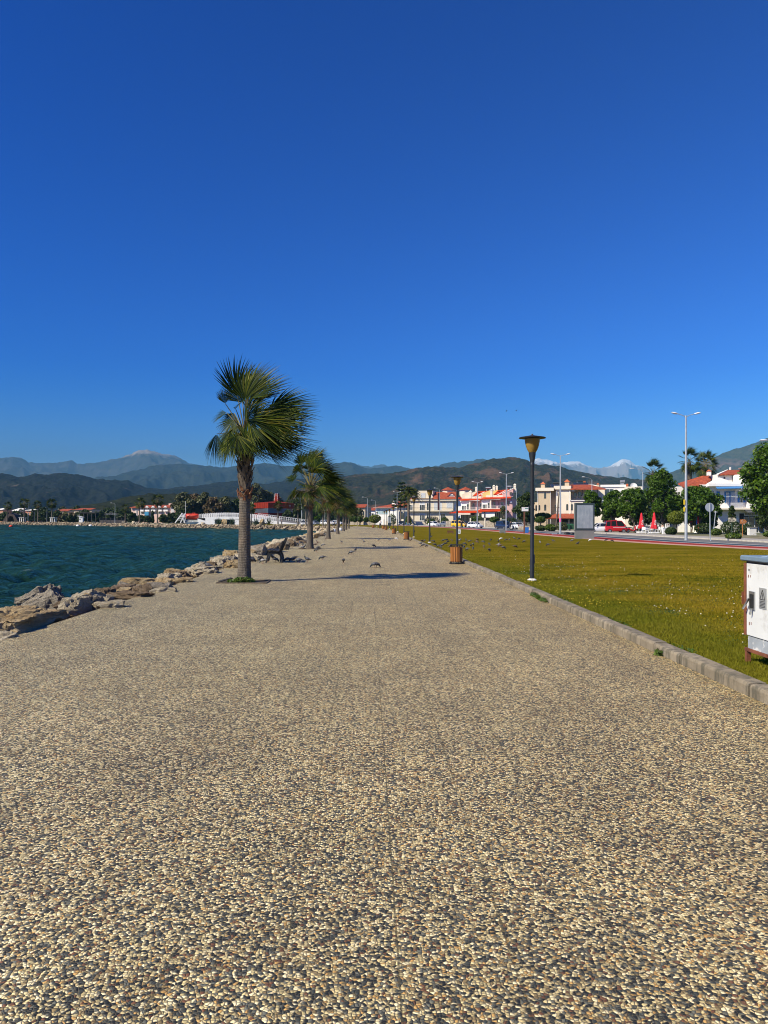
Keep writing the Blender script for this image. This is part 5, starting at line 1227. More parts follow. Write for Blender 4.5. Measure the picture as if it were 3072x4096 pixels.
b.box('bay', WHITEP, *kb_(800, 1100, 1110, 1560), -1.2, -.02)
part('drum', MB().lathe([(1.25, b.H(rb(1212))), (1.35, b.H(rb(1180))), (1.35, b.H(rb(935))), (1.2, b.H(rb(912)))], 20, (b.X(cb(752)), .3, 0)), WHITEP, b.o, True); b.poly('awning', BLUEF, [(cb(220), rb(1178), -2.2), (cb(692), rb(1170), -2.2), (cb(690), rb(1135), -1.22), (cb(225), rb(1140), -1.22)], .08)
for (xa, xb) in ((425, 448), (510, 530), (660, 690), (760, 795), (285, 340)): b.box('shutter', BLUEF, *kb_(xa, xb, 1222, 1428), -.1, -.02)
b.box('lintel', BLUEF, *kb_(425, 608, 1222, 1240), -.125, -.105); b.box('pillar', BLUEF, *kb_(512, 530, 1430, 1540), -.1, -.02); b.win(*kb_(460, 505, 1260, 1425), 0, FRAME, SHUT, mull=0); b.win(*kb_(545, 605, 1260, 1425), 0, FRAME, SHUT, mull=1); b.win(*kb_(705, 745, 1250, 1425), 0, FRAME, GLASS, mull=0)
b.box('balcony_slab', IVORY, *kb_(180, 1040, 1535, 1560), -1.6, -.02); b.rail(cb(480), cb(690), rb(1440), rb(1535), -1.5, FRAME, 12); b.poly('canopy', mat('dark_canopy', (.05, .055, .06), .7), [(cb(690), rb(1612), -4), (cb(1120), rb(1612), -4), (cb(1060), rb(1562), -.8), (cb(740), rb(1562), -.8)], .12)
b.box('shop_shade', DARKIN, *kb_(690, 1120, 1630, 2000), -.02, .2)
for xa, xb, ya, yb in ((780, 890, 1625, 1665), (905, 1020, 1625, 1665), (850, 950, 1700, 1980), (955, 1020, 1700, 1980), (1030, 1110, 1700, 1980), (772, 842, 1700, 1980)): b.win(*kb_(xa, xb, ya, yb), -.1, FRAME, GLASS, mull=0, nm='shop_window' if ya < 1680 else 'glass_door')
part('satellite_dish', MB().lathe([(.05, 0), (.35, .06), (.55, .2), (.53, .22), (.3, .08)], 14), FRAME, b.o, True).location = (b.X(cb(885)), 4, b.H(rb(785)))

# small far houses
def small_house(label, xa, xb, ye, yr, yb, Z, wm, rm, nwin=3, gr=None):
    b = Bld('house', label, 'house', xa, Z, group=gr); b.base('wall', wm, xa, xb, ye, 0, 9); e = (xb - xa) * .04; b.poly('roof', rm, [(xa - e, ye + .5, -.8), (xb + e, ye + .5, -.8), (xb - e * 2, yr, 5), (xa + e * 2, yr, 5)], .2); h = yb - ye
    for i in range(nwin):
        x = xa + (xb - xa) * (i + .5) / nwin; b.win(x - (xb - xa) / nwin * .22, x + (xb - xa) / nwin * .22, ye + h * .22, ye + h * .52, 0, FRAME, GLASS, mull=0)
    return b


small_house('dark balconied house with red roof seen behind far hedge', 1408, 1462, 2029, 2016, 2100, 360, TANP, TILE, 4)
small_house('far white house with red roof left of the pine', 1462, 1500, 2040, 2030, 2100, 420, WHITEP, TILE, 2)
# stone wall and fence of the terrace houses
w = Bld('stone_wall', 'long rubble stone garden wall before the terrace houses', 'wall', c3(1055), 212); w.base('wall', STONE, c3(1055), c3(1135), r3(648), .5, .9); w.base('wall', STONE, c6(545), c6(910), r6(676), 0, .4); w.base('wall', STONE, c6(905), c6(1010), r6(690), 0, .4)
for x in (405, 640, 895): w.base('gatepost', IVORY, c6(x), c6(x + 16), r6(630), -.1, .5)
w.rail(c6(560), c6(895), r6(630), r6(676), .2, DARKF, 40)
w = Bld('stone_wall', 'far rubble stone wall below the clipped hedge balls at the bend', 'wall', 1395, 262); w.base('wall', STONE, 1400, 1442, 2087, 0, .4); w.base('wall', STONE, 1455, 1500, 2087, 0, .4)
w = Bld('fence', 'dark railing fence under the cream villa porch roof', 'fence', c7(160), 150); w.base('plinth', STONE, c7(-260), c7(640), r7(855), 0, .3); w.rail(c7(-260), c7(640), r7(790), r7(855), .15, DARKF, 90)

# ------------------------------------------------------------------ street lights, poles and signs
POLE = mat('zinc_pole', (.40, .43, .45), .45, .12, 3, metal=.35, dirt=(.28, .30, .31), dirt_sc=2); LHEAD = mat('lamp_head_grey', (.62, .64, .66), .4, .06, 3)
sl_ = thing('street_light', 'nearest double armed street light, tall grey pole beside the red track', 'street light', (0, 0, 0), 0, 'double armed street lights along the road')
part('pole', MB().lathe([(.16, 0), (.16, .05), (.125, .06), (.115, 3), (.085, 7), (.06, 10.0)], 12), POLE, sl_, True)
ar = MB()
for s in (-1, 1): ar.tube([(0, 0, 9.85), (s * .25, 0, 10.0), (s * .75, 0, 10.14)], .03, 6)
part('arm', ar, POLE, sl_, True)
for s in (-1, 1): q = part('lamp_head', MB().ball((0, 0, 0), (.31, .14, .075), 12, 6), LHEAD, sl_, True); q.location = (s * .98, 0, 10.18); q.rotation_euler = (0, s * R_(-12), 0)
first = True
for (x, y, yt, lb) in ((2744, 2161, 1643, None), (2241, 2134.5, 1811, 'second double armed street light, left of the poster stand'), (2025, 2121.5, 1888, 'third double armed street light, by the blue car'), (1909, 2112.5, 1924, 'fourth double armed street light, by the white hatchback'), (1588, 2103, 1966, 'far double armed street light beside the conifer')):
    p = G(x, y, .03); sc = (EYE - (yt - (2082 + .0044 * (x - 1474))) * p.y / FPX) / 10.32
    if lb is None: sl_.location = p; sl_.scale = (1, 1, sc); o = sl_
    else: o = dup(sl_, lb, p, .0); o.scale = (1, 1, sc)
    if x == 2241: PB = o
if True:
    o = PB; part('pink_band', MB().lathe([(.130, 1.5), (.128, 1.95)], 12, cap=False), mat('pink_paint', (.75, .12, .30), .6), o)
    o = sl_
    if True:
        YEL = mat('yellow_plate', (.72, .52, .02), .6); part('yellow_sign', MB().box(-.26, -.125, -.14, -.10, 2.85, 3.25).box(-.26, -.125, -.14, -.10, 2.3, 2.65), YEL, o)
s1 = thing('street_light', 'single armed street light behind the big trees', 'street light', (0, 0, 0), 0, 'single armed street lights'); part('pole', MB().lathe([(.12, 0), (.10, 4), (.06, 9)], 10), POLE, s1, True); part('arm', MB().tube([(0, 0, 8.9), (-.3, 0, 9.3), (-1.5, 0, 9.5)], .035, 6), POLE, s1, True); part('lamp_head', MB().ball((-1.8, 0, 9.52), (.42, .15, .085), 12, 6), LHEAD, s1, True)
for i, (x, yt, Z, rz, lb) in enumerate(((2543, 1873, 126, 0, None), (3085, 1760, 62, 0, 'single armed street light with its head at the right edge'), (1470, 1988, 300, 0, 'single armed street light far off before the brown hill'), (1503, 2000, 330, .3, 'small single armed street light left of the white house gable'), (1208, 1990, 265, PI, 'single armed street light behind the second palm'), (2368, 1908, 150, .2, 'single armed street light in front of the cream villa terrace'), (1893, 2018, 238, 0, 'thin lamp pole before the pink terrace houses'), (2066, 1945, 200, 0, 'lamp pole with pale head right of the terrace houses'), (1759, 1952, 275, 0, 'banner lamp pole before the large cream house'))):
    w = W(x, yt, Z); o = s1 if i == 0 else dup(s1, lb, (0, 0, 0), rz); o.location = (w.x + (1.8 * math.cos(rz) * w.z / 9.52 * .6 if i in (0, 1) else 0), Z, 0); sc = w.z / 9.55; o.scale = (min(1, sc), min(1, sc), sc)
    if 'banner' in lb if lb else False:
        part('banner', MB().box(-.75, -.1, -.03, .03, 3.9 , 8.3), mat('dark_red_banner', (.05, .012, .014), .7, .5, 1.5), o)
# leaning wooden pole with cross wires
p = G(2223, 2122, .05); up = thing('utility_pole', 'leaning wooden utility pole behind the second street light', 'utility pole', p); k = p.y / FPX; WOOD = mat('weathered_pole_wood', (.10, .08, .06), .9, .3, 4)
part('pole', MB().tube([(0, 0, -.1), ((2237 - 2223) * k, 0, (2122 - 1960) * k)], [.14, .10], 8), WOOD, up, True); br = MB()
for y in (2031, 2046): br.bar(((2203 - 2223) * k, 0, (2122 - y) * k), ((2240 - 2223) * k, 0, (2122 - y + 2) * k), .06, .06)
part('crossarm', br, WOOD, up)
# poster stand on the lawn
BOARD = mat('dark_green_frame', (.028, .045, .048), .4, .15, 3); ALU = mat('brushed_aluminium', (.17, .175, .165), .45, .08, 2)
t = NT('blank_poster_glass'); p_ = t.obj(); n = t.noise(t.scale(p_, (2.5, 1, .8)), 1.6, 6, .6); t.set(Base_Color=t.ramp(n, [(.35, (.20, .24, .28)), (.6, (.27, .31, .345)), (.8, (.40, .43, .45))]), Roughness=.15, Specular_IOR_Level=.5); POSTER = t.m
p = G(2300, 2154, .05); Z = 68.5; k = Z / FPX; w = W(2300, 2154, Z); ps = thing('poster_stand', 'blank advertising poster stand with dark green frame at the edge of the lawn', 'advertising stand', (w.x, Z, .05), 0)
wd_ = 79 * k; hb = 34 * k; ht = 144 * k
part('plinth', MB().box(.03, wd_ - .03, 0, .3, -.1, hb), ALU, ps); part('frame', MB().box(.02, wd_, -.03, .33, hb + .03, ht).box(.02, wd_, -.02, .32, hb, hb + .028), BOARD, ps, bv=.02); part('side_panel', MB().box(-.02, .018, -.02, .32, hb, ht), ALU, ps)
part('poster', MB().box(.02 + 6 * k, wd_ - 6 * k, -.04, -.032, hb + 8 * k, ht - 9 * k), POSTER, ps)
w = W(1552, 2102, 232); p2 = thing('poster_stand', 'small dark poster stand far along the promenade among lamps', 'advertising stand', (w.x, 232, .03)); part('frame', MB().box(-.1, .95, 0, .3, 0, 2.8), BOARD, p2, bv=.02); part('poster', MB().box(.06, .8, -.012, -.002, .9, 2.65), SHUT, p2)
# round sign seen from behind with its post, thin post behind it
SIGNB = mat('sign_back_grey', (.30, .34, .38), .5, .12, 3)
p = G(2840, 2164, .03); k = p.y / FPX; rs_ = thing('road_sign', 'round road sign seen from behind on a bent grey post', 'road sign', p)
part('post', MB().tube([(.05, 0, 0), (.02, 0, .3), (0, 0, .6), (0, 0, (2164 - 2010) * k)], .045, 8), POLE, rs_, True); q = part('disc', MB().lathe([(18 * k, -.012), (18 * k, .012)], 28), SIGNB, rs_); q.location = (0, .06, (2164 - 2028) * k); q.rotation_euler = (R_(90), 0, 0)
p = G(2853, 2139, .05); k = p.y / FPX; o = thing('sign_post', 'thin grey sign post behind the round road sign', 'post', p); part('post', MB().tube([(0, 0, 0), (.3, 0, 96 * k)], .05, 6), POLE, o, True); part('bracket', MB().box(.1, .5, -.03, .03, 90 * k, 94 * k), POLE, o)
p = G(2097, 2134.5, .05); k = p.y / FPX; o = thing('notice_board', 'brown post carrying a white notice plate by the red track', 'notice board', p); BROWNP = mat('brown_post_paint', (.13, .055, .03), .7, .25, 4); part('post', MB().box(-.09, .09, -.05, .05, 0, 105 * k), BROWNP, o); plate_ = part('plate', MB().box(-11 * k, 16 * k, -.09, -.052, 90 * k, 106 * k), FRAME, o)
part('plate_label', MB().box(2 * k, 15 * k, -.097, -.091, 99 * k, 103 * k), mat('green_label', (.12, .25, .2), .6), plate_)
FONTC = 0
def text(s, size, m, parent, loc, rot, name='lettering', ext=.004, spacing=1.0):
    cu = bpy.data.curves.new(name, 'FONT'); cu.body = s; cu.size = size; cu.extrude = ext; cu.align_x = 'CENTER'; cu.align_y = 'CENTER'; cu.space_line = spacing; tmp = bpy.data.objects.new('tmp', cu); COL.objects.link(tmp); dg = bpy.context.evaluated_depsgraph_get(); me = bpy.data.meshes.new_from_object(tmp.evaluated_get(dg)); bpy.data.objects.remove(tmp); bpy.data.curves.remove(cu); me.name = name; me.materials.clear(); me.materials.append(m); o = bpy.data.objects.new(name, me); COL.objects.link(o); o.parent = parent; o.location = loc; o.rotation_euler = rot; return o
# arrow signs by the cafe
for (x0, x1, ya, yb, xs, yg, m, lb, tx, tm) in ((cb(520), cb(668), rb(1705), rb(1785), cb(588), rb(2035), mat('cream_sign', (.50, .46, .36), .7), 'cream arrow shaped hotel sign on a thin post', 'SESA', DARKINK), (cb(732), cb(860), rb(1738), rb(1815), cb(786), rb(2050), mat('orange_brown_sign', (.36, .13, .03), .7), 'orange brown arrow shaped sign on an orange post', '', None)):
    p = G(xs, yg, .05); k = p.y / FPX; o = thing('arrow_sign', lb, 'sign', p); hx = lambda a: (a - xs) * k; zz = lambda b_: (yg - b_) * k
    part('post', MB().tube([(0, 0, 0), (0, 0, zz(yb))], .045, 6), mat('green_post', (.04, .07, .05), .6) if tx else m, o, True); a, b2 = hx(x0), hx(x1); c, d = zz(yb), zz(ya)
    pl = part('board', MB().prism([(a, c), (b2 - .2, c), (b2, (c + d) / 2), (b2 - .2, d), (a, d)], -.08, -.03), m, o)
    if tx: text(tx, .36, tm, pl, ((a + b2) / 2 - .1, -.085, (c + d) / 2 - .08), (R_(90), 0, 0)); part('dome_mark', MB().prism([(.1 * math.cos(PI * i / 8) * 1.6 + (a + b2) / 2 - .1, .1 * math.sin(PI * i / 8) + (c + d) / 2 + .14) for i in range(9)], -.086, -.081), tm, pl)
    else: part('arrow_mark', MB().bar((a + .15, -.085, (c + d) / 2 + .05), (a + .3, -.085, (c + d) / 2 + .2), .05, .01).bar((a + .15, -.085, (c + d) / 2 + .05), (a + .3, -.085, (c + d) / 2 - .1), .05, .01).box(a + .4, b2 - .3, -.086, -.081, (c + d) / 2 - .06, (c + d) / 2 - .01), FRAME, pl)
# ------------------------------------------------------------------ trees and shrubs of the gardens
BARK = mat('grey_bark', (.13, .105, .08), .95, .35, 4, .8, 8, .03)
LEAF_MID = leafmat('tree_leaf', (.022, .058, .004), (.085, .165, .008), (.19, .27, .015), .4); LEAF_DARK = leafmat('dark_tree_leaf', (.014, .032, .006), (.045, .072, .012), (.09, .12, .02), .2); LEAF_YEL = leafmat('yellow_green_leaf', (.06, .09, .008), (.19, .22, .012), (.30, .31, .02), .3); LEAF_BALL = leafmat('clipped_leaf', (.025, .055, .006), (.085, .135, .012), (.15, .19, .02), .25); LEAF_OLIVE = leafmat('olive_grey_leaf', (.04, .052, .018), (.12, .125, .045), (.20, .19, .08), .2); LEAF_RUST = leafmat('brownish_leaf', (.055, .042, .018), (.14, .10, .045), (.20, .15, .07), .2)
TG = np.random.default_rng(77)


def tree(name, label, cat, loc, w, h, trunk_h, lm, g, n=3500, leaf=.3, trunk_r=.14, clumps=14, group=None, squash=1.0, wind=0.0, elong=1.5):
    root = thing(name, label, cat, loc, 0, group); mb = MB(); ch = h - trunk_h; cs, rs = [], []
    mb.tube([(0, 0, -.1), (.04 * w, .0, trunk_h * .6), (wind * .3, 0, trunk_h + ch * .35)], [trunk_r, trunk_r * .8, trunk_r * .45], 8)
    clumps = int(clumps * 1.7)
    for i in range(clumps):
        u = (i + .5) / clumps; a = i * 2.39996 + g.uniform(-.4, .4); z = trunk_h + ch * (.12 + .80 * u); prof = math.sin(PI * min(.97, .18 + .78 * u)) ** .8
        r = w / 2 * prof * g.uniform(.35, .85); c = (math.cos(a) * r + wind * u, math.sin(a) * r * squash, z + g.uniform(-.05, .05) * ch); cs.append(c); q = w * g.uniform(.10, .21); rs.append((q, q, q * g.uniform(.65, .95)))
        if i % 2 == 0: mb.tube([(0, 0, trunk_h * .8), (c[0] * .5, c[1] * .5, (trunk_h + c[2]) / 2), c], [trunk_r * .5, trunk_r * .3, trunk_r * .12], 5, False)
    part('trunk', mb, BARK, root, True); leaf_part('crown', cs, rs, n, leaf, lm, root, g, shell=.7, elong=elong); return root


def ball_tree(name, label, loc, w, h, base, lm, g, n=2600, leaf=.14, group=None):
    root = thing(name, label, 'clipped tree', loc, 0, group); part('trunk', MB().tube([(0, 0, -.1), (.05, 0, base * .6), (0, 0, base + h * .4)], [.13, .11, .08], 8), BARK, root, True); c = base + h / 2
    leaf_part('crown', [(0, 0, c), (w * .12, .1, c + h * .06), (-w * .14, -.1, c - h * .05)], [(w / 2, w / 2, h / 2), (w * .4, w * .4, h * .42), (w * .38, w * .4, h * .42)], n, leaf, lm, root, g, shell=.22); return root


def bush(name, label, loc, w, h, d, lm, g, n=1500, leaf=.14, group=None):
    root = thing(name, label, 'shrub', loc, 0, group); part('stems', MB().tube([(0, 0, -.05), (.05, 0, h * .6)], [.06, .03], 5), BARK, root)
    leaf_part('foliage', [(0, 0, h * .45), (w * .2, 0, h * .4), (-w * .22, 0, h * .42)], [(w / 2.2, d / 2, h * .52), (w * .3, d * .4, h * .45), (w * .3, d * .4, h * .45)], n, leaf, lm, root, g, shell=.3); return root


def put(xa, xb, yt, yb, Z=None, zg=.05):
    xc = (xa + xb) / 2; p = G(xc, yb, zg) if Z is None else Vector((W(xc, 2083, Z).x, Z, zg)); k = p.y / FPX; top = W(xc, yt, p.y).z; return p, (xb - xa) * k, top - p.z


BT = 'big green trees beyond the road'
for (xa, xb, yt, Z, th, lm, lb, cl) in ((2575, 2725, 1884, 112, 1.6, LEAF_MID, 'tall leafy green tree behind the red parasols', 20), (2700, 2890, 1948, 110, 1.8, LEAF_MID, 'broad green tree behind the nearest street light pole', 18), (2465, 2600, 1948, 118, 1.8, LEAF_MID, 'green tree directly behind the red van', 16), (2405, 2500, 1955, 124, 1.8, LEAF_MID, 'green tree between red van and poster stand, darker at its left', 14), (2318, 2412, 1964, 118, 2.4, LEAF_MID, 'young green tree with thin trunk rising behind the poster stand', 14), (2955, 3215, 1785, 86, 2.2, LEAF_MID, 'large green tree cut by the right edge of the photo', 24)):
    p, w, h = put(xa, xb, yt, 2130, Z); tree('leafy_tree', lb, 'tree', p, w, h, th, lm, TG, 9000 if w > 6.5 else 6000, .26 if w < 6.5 else .30, .16, cl, BT)
for (xa, xb, yt, Z, lb) in ((2500, 2620, 1992, 130, 'dark tree in the back row between red van and red parasols'), (2612, 2730, 1975, 128, 'dark tree in the back row behind the yellow green ball tree'), (2392, 2480, 1985, 134, 'dark tree in the back row above the white car'), (2715, 2815, 1985, 121, 'dark tree in the back row behind the red cafe canopy'), (2790, 2880, 2010, 116, 'lower dark tree in the back row left of the blue shutters')):
    p, w, h = put(xa, xb, yt, 2130, Z); tree('leafy_tree', lb, 'tree', p, w, h, .9, LEAF_DARK, TG, 5200, .3, .14, 14, BT)
p, w, h = put(2910, 2945, 2022, 2130, 108); tree('leafy_tree', 'small green tree before the blue shuttered house', 'tree', p, w, h, 1.2, LEAF_DARK, TG, 2600, .22, .1, 10, BT)
p, w, h = put(3010, 3120, 2040, 2130, 92); tree('leafy_tree', 'dark feathery small tree under the large right edge tree', 'tree', p, w, h, .8, LEAF_DARK, TG, 2600, .2, .1, 10, BT)
p, w, h = put(2055, 2150, 1975, 2110, 165); tree('cypress', 'dark dense conifer left of the cream villa', 'tree', p, w, h, 1, LEAF_DARK, TG, 5200, .3, .2, 16)
p, w, h = put(1998, 2032, 2024, 2100, 198); tree('leafy_tree', 'small brownish tree on the porch of the right terrace house', 'tree', p, w, h, 3, LEAF_OLIVE, TG, 1500, .3, .12, 8)
# clipped ball trees
BG = 'clipped ball trees'
for (xa, xb, yt, yb, base, Z, lb) in ((2672, 2739, 2043, 2097, 1.7, 103, 'yellow green ball tree left of the nearest street light'), (1958, 1996, 2066, 2090, 1.3, 205, 'dark clipped ball tree before the stone wall'), (2140, 2182, 2066, 2092, 1.2, 158, 'clipped ball tree beside the cream villa')):
    p = Vector((W((xa + xb) / 2, 2083, Z).x, Z, .05)); k = Z / FPX; z0 = W(xa, yb, Z).z - .05; z1 = W(xa, yt, Z).z - .05; ball_tree('ball_tree', lb, p, (xb - xa) * k, z1 - z0, z0, LEAF_YEL if Z == 103 else LEAF_BALL, TG, 4200 if Z == 103 else 2200, .13 if Z == 103 else .2, BG)
for i, (xa, xb, yt, yb, Z) in enumerate(((1411, 1429, 2066, 2089, 262), (1430, 1447, 2066, 2088, 262), (1454, 1475, 2070, 2089, 258), (1476, 1523, 2059, 2092, 255), (1400, 1413, 2068, 2089, 266))):
    k = Z / FPX; p = Vector((W((xa + xb) / 2, 2083, Z).x, Z - 3, .05)); z0 = W(xa, yb, Z).z; z1 = W(xa, yt, Z).z
    ball_tree('ball_tree', ('clipped ball tree right of the second in the far hedge row', 'second clipped ball tree of the far hedge row', 'clipped ball tree by the white satellite dish far off', 'broad yellow green clipped tree left of the low white house', 'leftmost clipped ball tree of the far hedge row')[i], p, (xb - xa) * k, z1 - z0, z0, LEAF_YEL if i in (3,) else LEAF_BALL, TG, 1800, .26, BG)
bl = [(2662, 2706, 2107, 2138, None, 'dark round bush under the yellow green ball tree', LEAF_DARK), (2905, 2965, 2131, 2155, None, 'low clipped bush on the traffic island', LEAF_BALL), (2843, 2885, 2113, 2139, None, 'rounded bush behind the round road sign', LEAF_BALL), (3055, 3100, 2125, 2145, None, 'low bush at the right edge beyond the road', LEAF_BALL),
      (2180, 2225, 2095, 2113, 130, 'low yellow green hedge before the villa fence', LEAF_BALL), (2140, 2185, 2100, 2113, 132, 'dark low hedge left of the yellow green hedge', LEAF_DARK), (2225, 2270, 2086, 2118, 128, 'loose dark bush beside the green dumpsters', LEAF_OLIVE), (2885, 2965, 2078, 2120, 104, 'dark garden bush behind the cream arrow sign', LEAF_DARK), (2965, 3010, 2095, 2128, 100, 'dark garden bush by the orange brown sign', LEAF_DARK), (2780, 2850, 2090, 2125, 108, 'dark bush in the shade beside the red cafe banner', LEAF_DARK),
      (1700, 1760, 2062, 2100, 268, 'dark round bush before the large cream house', LEAF_DARK), (1710, 1742, 2070, 2100, 262, 'bright green bush left of the white car', LEAF_BALL), (1762, 1795, 2065, 2094, 262, 'bright green bush behind the grey car', LEAF_BALL), (1822, 1850, 2070, 2098, 222, 'dark hedge behind the yellow car', LEAF_DARK), (1882, 1935, 2062, 2090, 216, 'spreading green bush above the stone wall', LEAF_BALL), (1552, 1585, 2052, 2090, 292, 'green bush beside the small poster stand', LEAF_BALL), (1620, 1648, 2060, 2100, 280, 'green bush at the foot of the date palm', LEAF_BALL), (2000, 2075, 2066, 2100, 190, 'dark ivy hedge between terrace house and villa', LEAF_DARK), (2140, 2205, 2050, 2072, 168, 'vine on the porch of the cream villa', LEAF_BALL)]
for xa, xb, yt, yb, Z, lb, lm in bl:
    p, w, h = put(xa, xb, yt, yb, Z); z0 = 0
    if 'vine' in lb or 'above the stone' in lb: z0 = W(xa, yb, Z).z
    p.z = max(.05, z0); bush('bush', lb, p, w, W(xa, yt, p.y).z - p.z, min(w, 2.5), lm, TG, 1500 if p.y < 150 else 1100, .15 if p.y < 150 else .24)
# spiral clipped conifer, conifer and date palm by the cream house
root = thing('spiral_conifer', 'spiral clipped light green conifer at the date palm foot', 'clipped tree', (W(1639, 2083, 270).x, 270, .05)); part('trunk', MB().tube([(0, 0, 0), (0, 0, 3)], .06, 6), BARK, root); leaf_part('crown', [(0, 0, .5 + i * .5) for i in range(6)], [(.75 - i * .11, .75 - i * .11, .2) for i in range(6)], 1500, .2, LEAF_YEL, root, TG, shell=.3)
Z = 268; w = W(1602, 2083, Z); k = Z / FPX; root = thing('norfolk_pine', 'tiered dark conifer left of the date palm', 'tree', (w.x, Z, 0)); hh = W(1602, 1921, Z).z
part('trunk', MB().tube([(0, 0, 0), (.1, 0, hh * .5), (.5, 0, hh)], [.28, .2, .05], 8), BARK, root, True); cs, rs = [], []
for i in range(8):
    z = hh * (.40 + .6 * i / 8); R = 34 * k * (1 - i / 8.3) ** .8
    for j in range(7):
        a = j * .8976 + i * .4
        for q in (.35, .7, 1.0): cs.append((math.cos(a) * R * q + .4 * i / 8, math.sin(a) * R * q, z + q * R * .22)); rs.append((.55, .55, .22))
leaf_part('crown', cs, rs, 7000, .34, LEAF_DARK, root, TG, shell=.9)


def feather_palm(name, label, loc, h, R, n, m, g, wind=.35, tr=.3):
    root = thing(name, label, 'palm tree', loc); part('trunk', MB().lathe([(tr * 1.2, -.1), (tr, h * .3), (tr * .95, h * .8), (tr * 1.5, h * .93), (tr * 1.1, h)], 12), BOOT, root, True); V, F_ = [], []; st = MB()
    for i in range(n):
        a = i * 2.39996; el = 1.35 - 1.7 * (i / n) ** .9; d = Vector((math.cos(a) * math.cos(el), math.sin(a) * math.cos(el), math.sin(el))); d = (d + Vector((wind, 0, 0))).normalized(); pts = []
        for s in np.linspace(0, 1, 9): pts.append(d * (R * s) + Vector((wind * .8 * s * s, 0, -.55 * R * s ** 2.2)))
        st.tube(pts, [.05 * (1 - .85 * s) for s in np.linspace(0, 1, 9)], 4, False)
        for s in np.linspace(.12, .98, 34):
            f = s * 8; i0 = min(7, int(f)); c = pts[i0].lerp(pts[i0 + 1], f - i0); t_ = (pts[i0 + 1] - pts[i0]).normalized(); q = t_.cross(Vector((0, 0, 1))).normalized(); L = R * .24 * (1 - abs(s - .45)) * g.uniform(.8, 1.1)
            for sg in (-1, 1):
                e = c + q * sg * L * .8 + t_ * L * .6 - Vector((0, 0, L * .35)); o = len(V); ww = t_ * .035 * R / 3; V += [c - ww, c + ww, e + ww * .2, e - ww * .2]; F_.append((o, o + 1, o + 2, o + 3))
    mk('crown', V, F_, m, root).location = (0, 0, h); part('leaf_stalks', st, PETIOLE, root).location = (0, 0, h); return root


Z = 262; w = W(1634, 2083, Z); feather_palm('date_palm', 'tall date palm with windswept feathery crown before the cream house', (w.x, Z, 0), W(1634, 1972, Z).z, 4.6, 44, PALM_LEAF, TG, .35, .42)
# tall fan palms with shaggy trunks behind the blue shuttered house
SG = 'tall fan palms behind the houses'
def shaggy(label, x, yh, yt, Z, crown, sc, name='fan_palm', gr=SG, base=True):
    h = W(x, yh, Z).z; w = W(x, 2083, Z); root = thing(name, label, 'palm tree', (w.x, Z, 0), 0, gr); part('trunk', MB().lathe([(.35, -.1), (.24, h * .4), (.24, h * .6), (.42, h * .7), (.5, h * .85), (.35, h)], 12), BOOT, root, True); part('leaf_bases', boots(h * .6, h, .42, 60, TG, .2, .5), BOOT, root)
    V, F_, VD, FD, st = crown
    o = part('leaf_stalks', st, PETIOLE, root); o.location = (0, 0, h); o.scale = (sc, sc, sc)
    for nm, v, f, m in (('crown', V, F_, PALM_LEAF), ('dry_leaves', VD, FD, PALM_DRY)): o = mk(nm, v, f, m, root); o.location = (0, 0, h); o.scale = (sc, sc, sc)
    return root
calm = [windy_crown(np.random.default_rng(60 + k), 34, .85, 1.0, (.16, .04, 0), 22, 1.35, -1.0) for k in range(2)]
shaggy('taller fan palm with shaggy dark trunk touching the nearest street light', 2757, 1850, 1788, 150, calm[0], 1.5); shaggy('shorter fan palm with shaggy trunk right of a taller one', 2822, 1862, 1815, 145, calm[1], 1.5); shaggy('fan palm crown rising above the leafy trees', 2612, 1895, 1858, 140, calm[0], 1.4)
# far shore palms: one slim prototype, then copies
FG = 'palms along the far shore'
proto = None
fpl = [(29, 2014, 392, 'first far shore palm at the left edge, by the dark tent roof'), (97, 2002, 388, 'tall far shore palm left of the white pergola'), (151, 2010, 384, 'far shore palm with bare trunk between two white pergolas'), (207, 2003, 378, 'tall far shore palm behind the right white pergola'), (501, 2024, 300, 'leaning far shore palm beside the dark fence'), (558, 2000, 296, 'far shore palm at the left end of the pink hotel'), (630, 1988, 292, 'tall far shore palm in front of the pink hotel'), (85, 2040, 402, 'short far shore palm below the tall one'),
       (1005, 2023, 262, 'small palm right of the nearest trunk, by the white bridge'), (1112, 2013, 240, 'palm before the red tower building'), (1192, 2022, 262, 'palm between red building and second promenade palm'), (1224, 2000, 236, 'palm close left of the second promenade palm'), (1292, 2032, 208, 'palm by the parked white cars at the bend')]
for i, (x, yt, Z, lb) in enumerate(fpl):
    top = W(x, yt, Z).z; w = W(x, 2083, Z); H0 = 7.6
    if proto is None: proto = palm('fan_palm', lb, (w.x, Z, 0), calm[1], 6.4, .2, .13, None, TG, FG); o = proto
    else: o = dup(proto, lb, (w.x, Z, 0), i * 1.3 if i < 8 else .2 * i)
    s = top / H0; o.scale = (max(s, .9) * 1.25, max(s, .9) * 1.25, s)

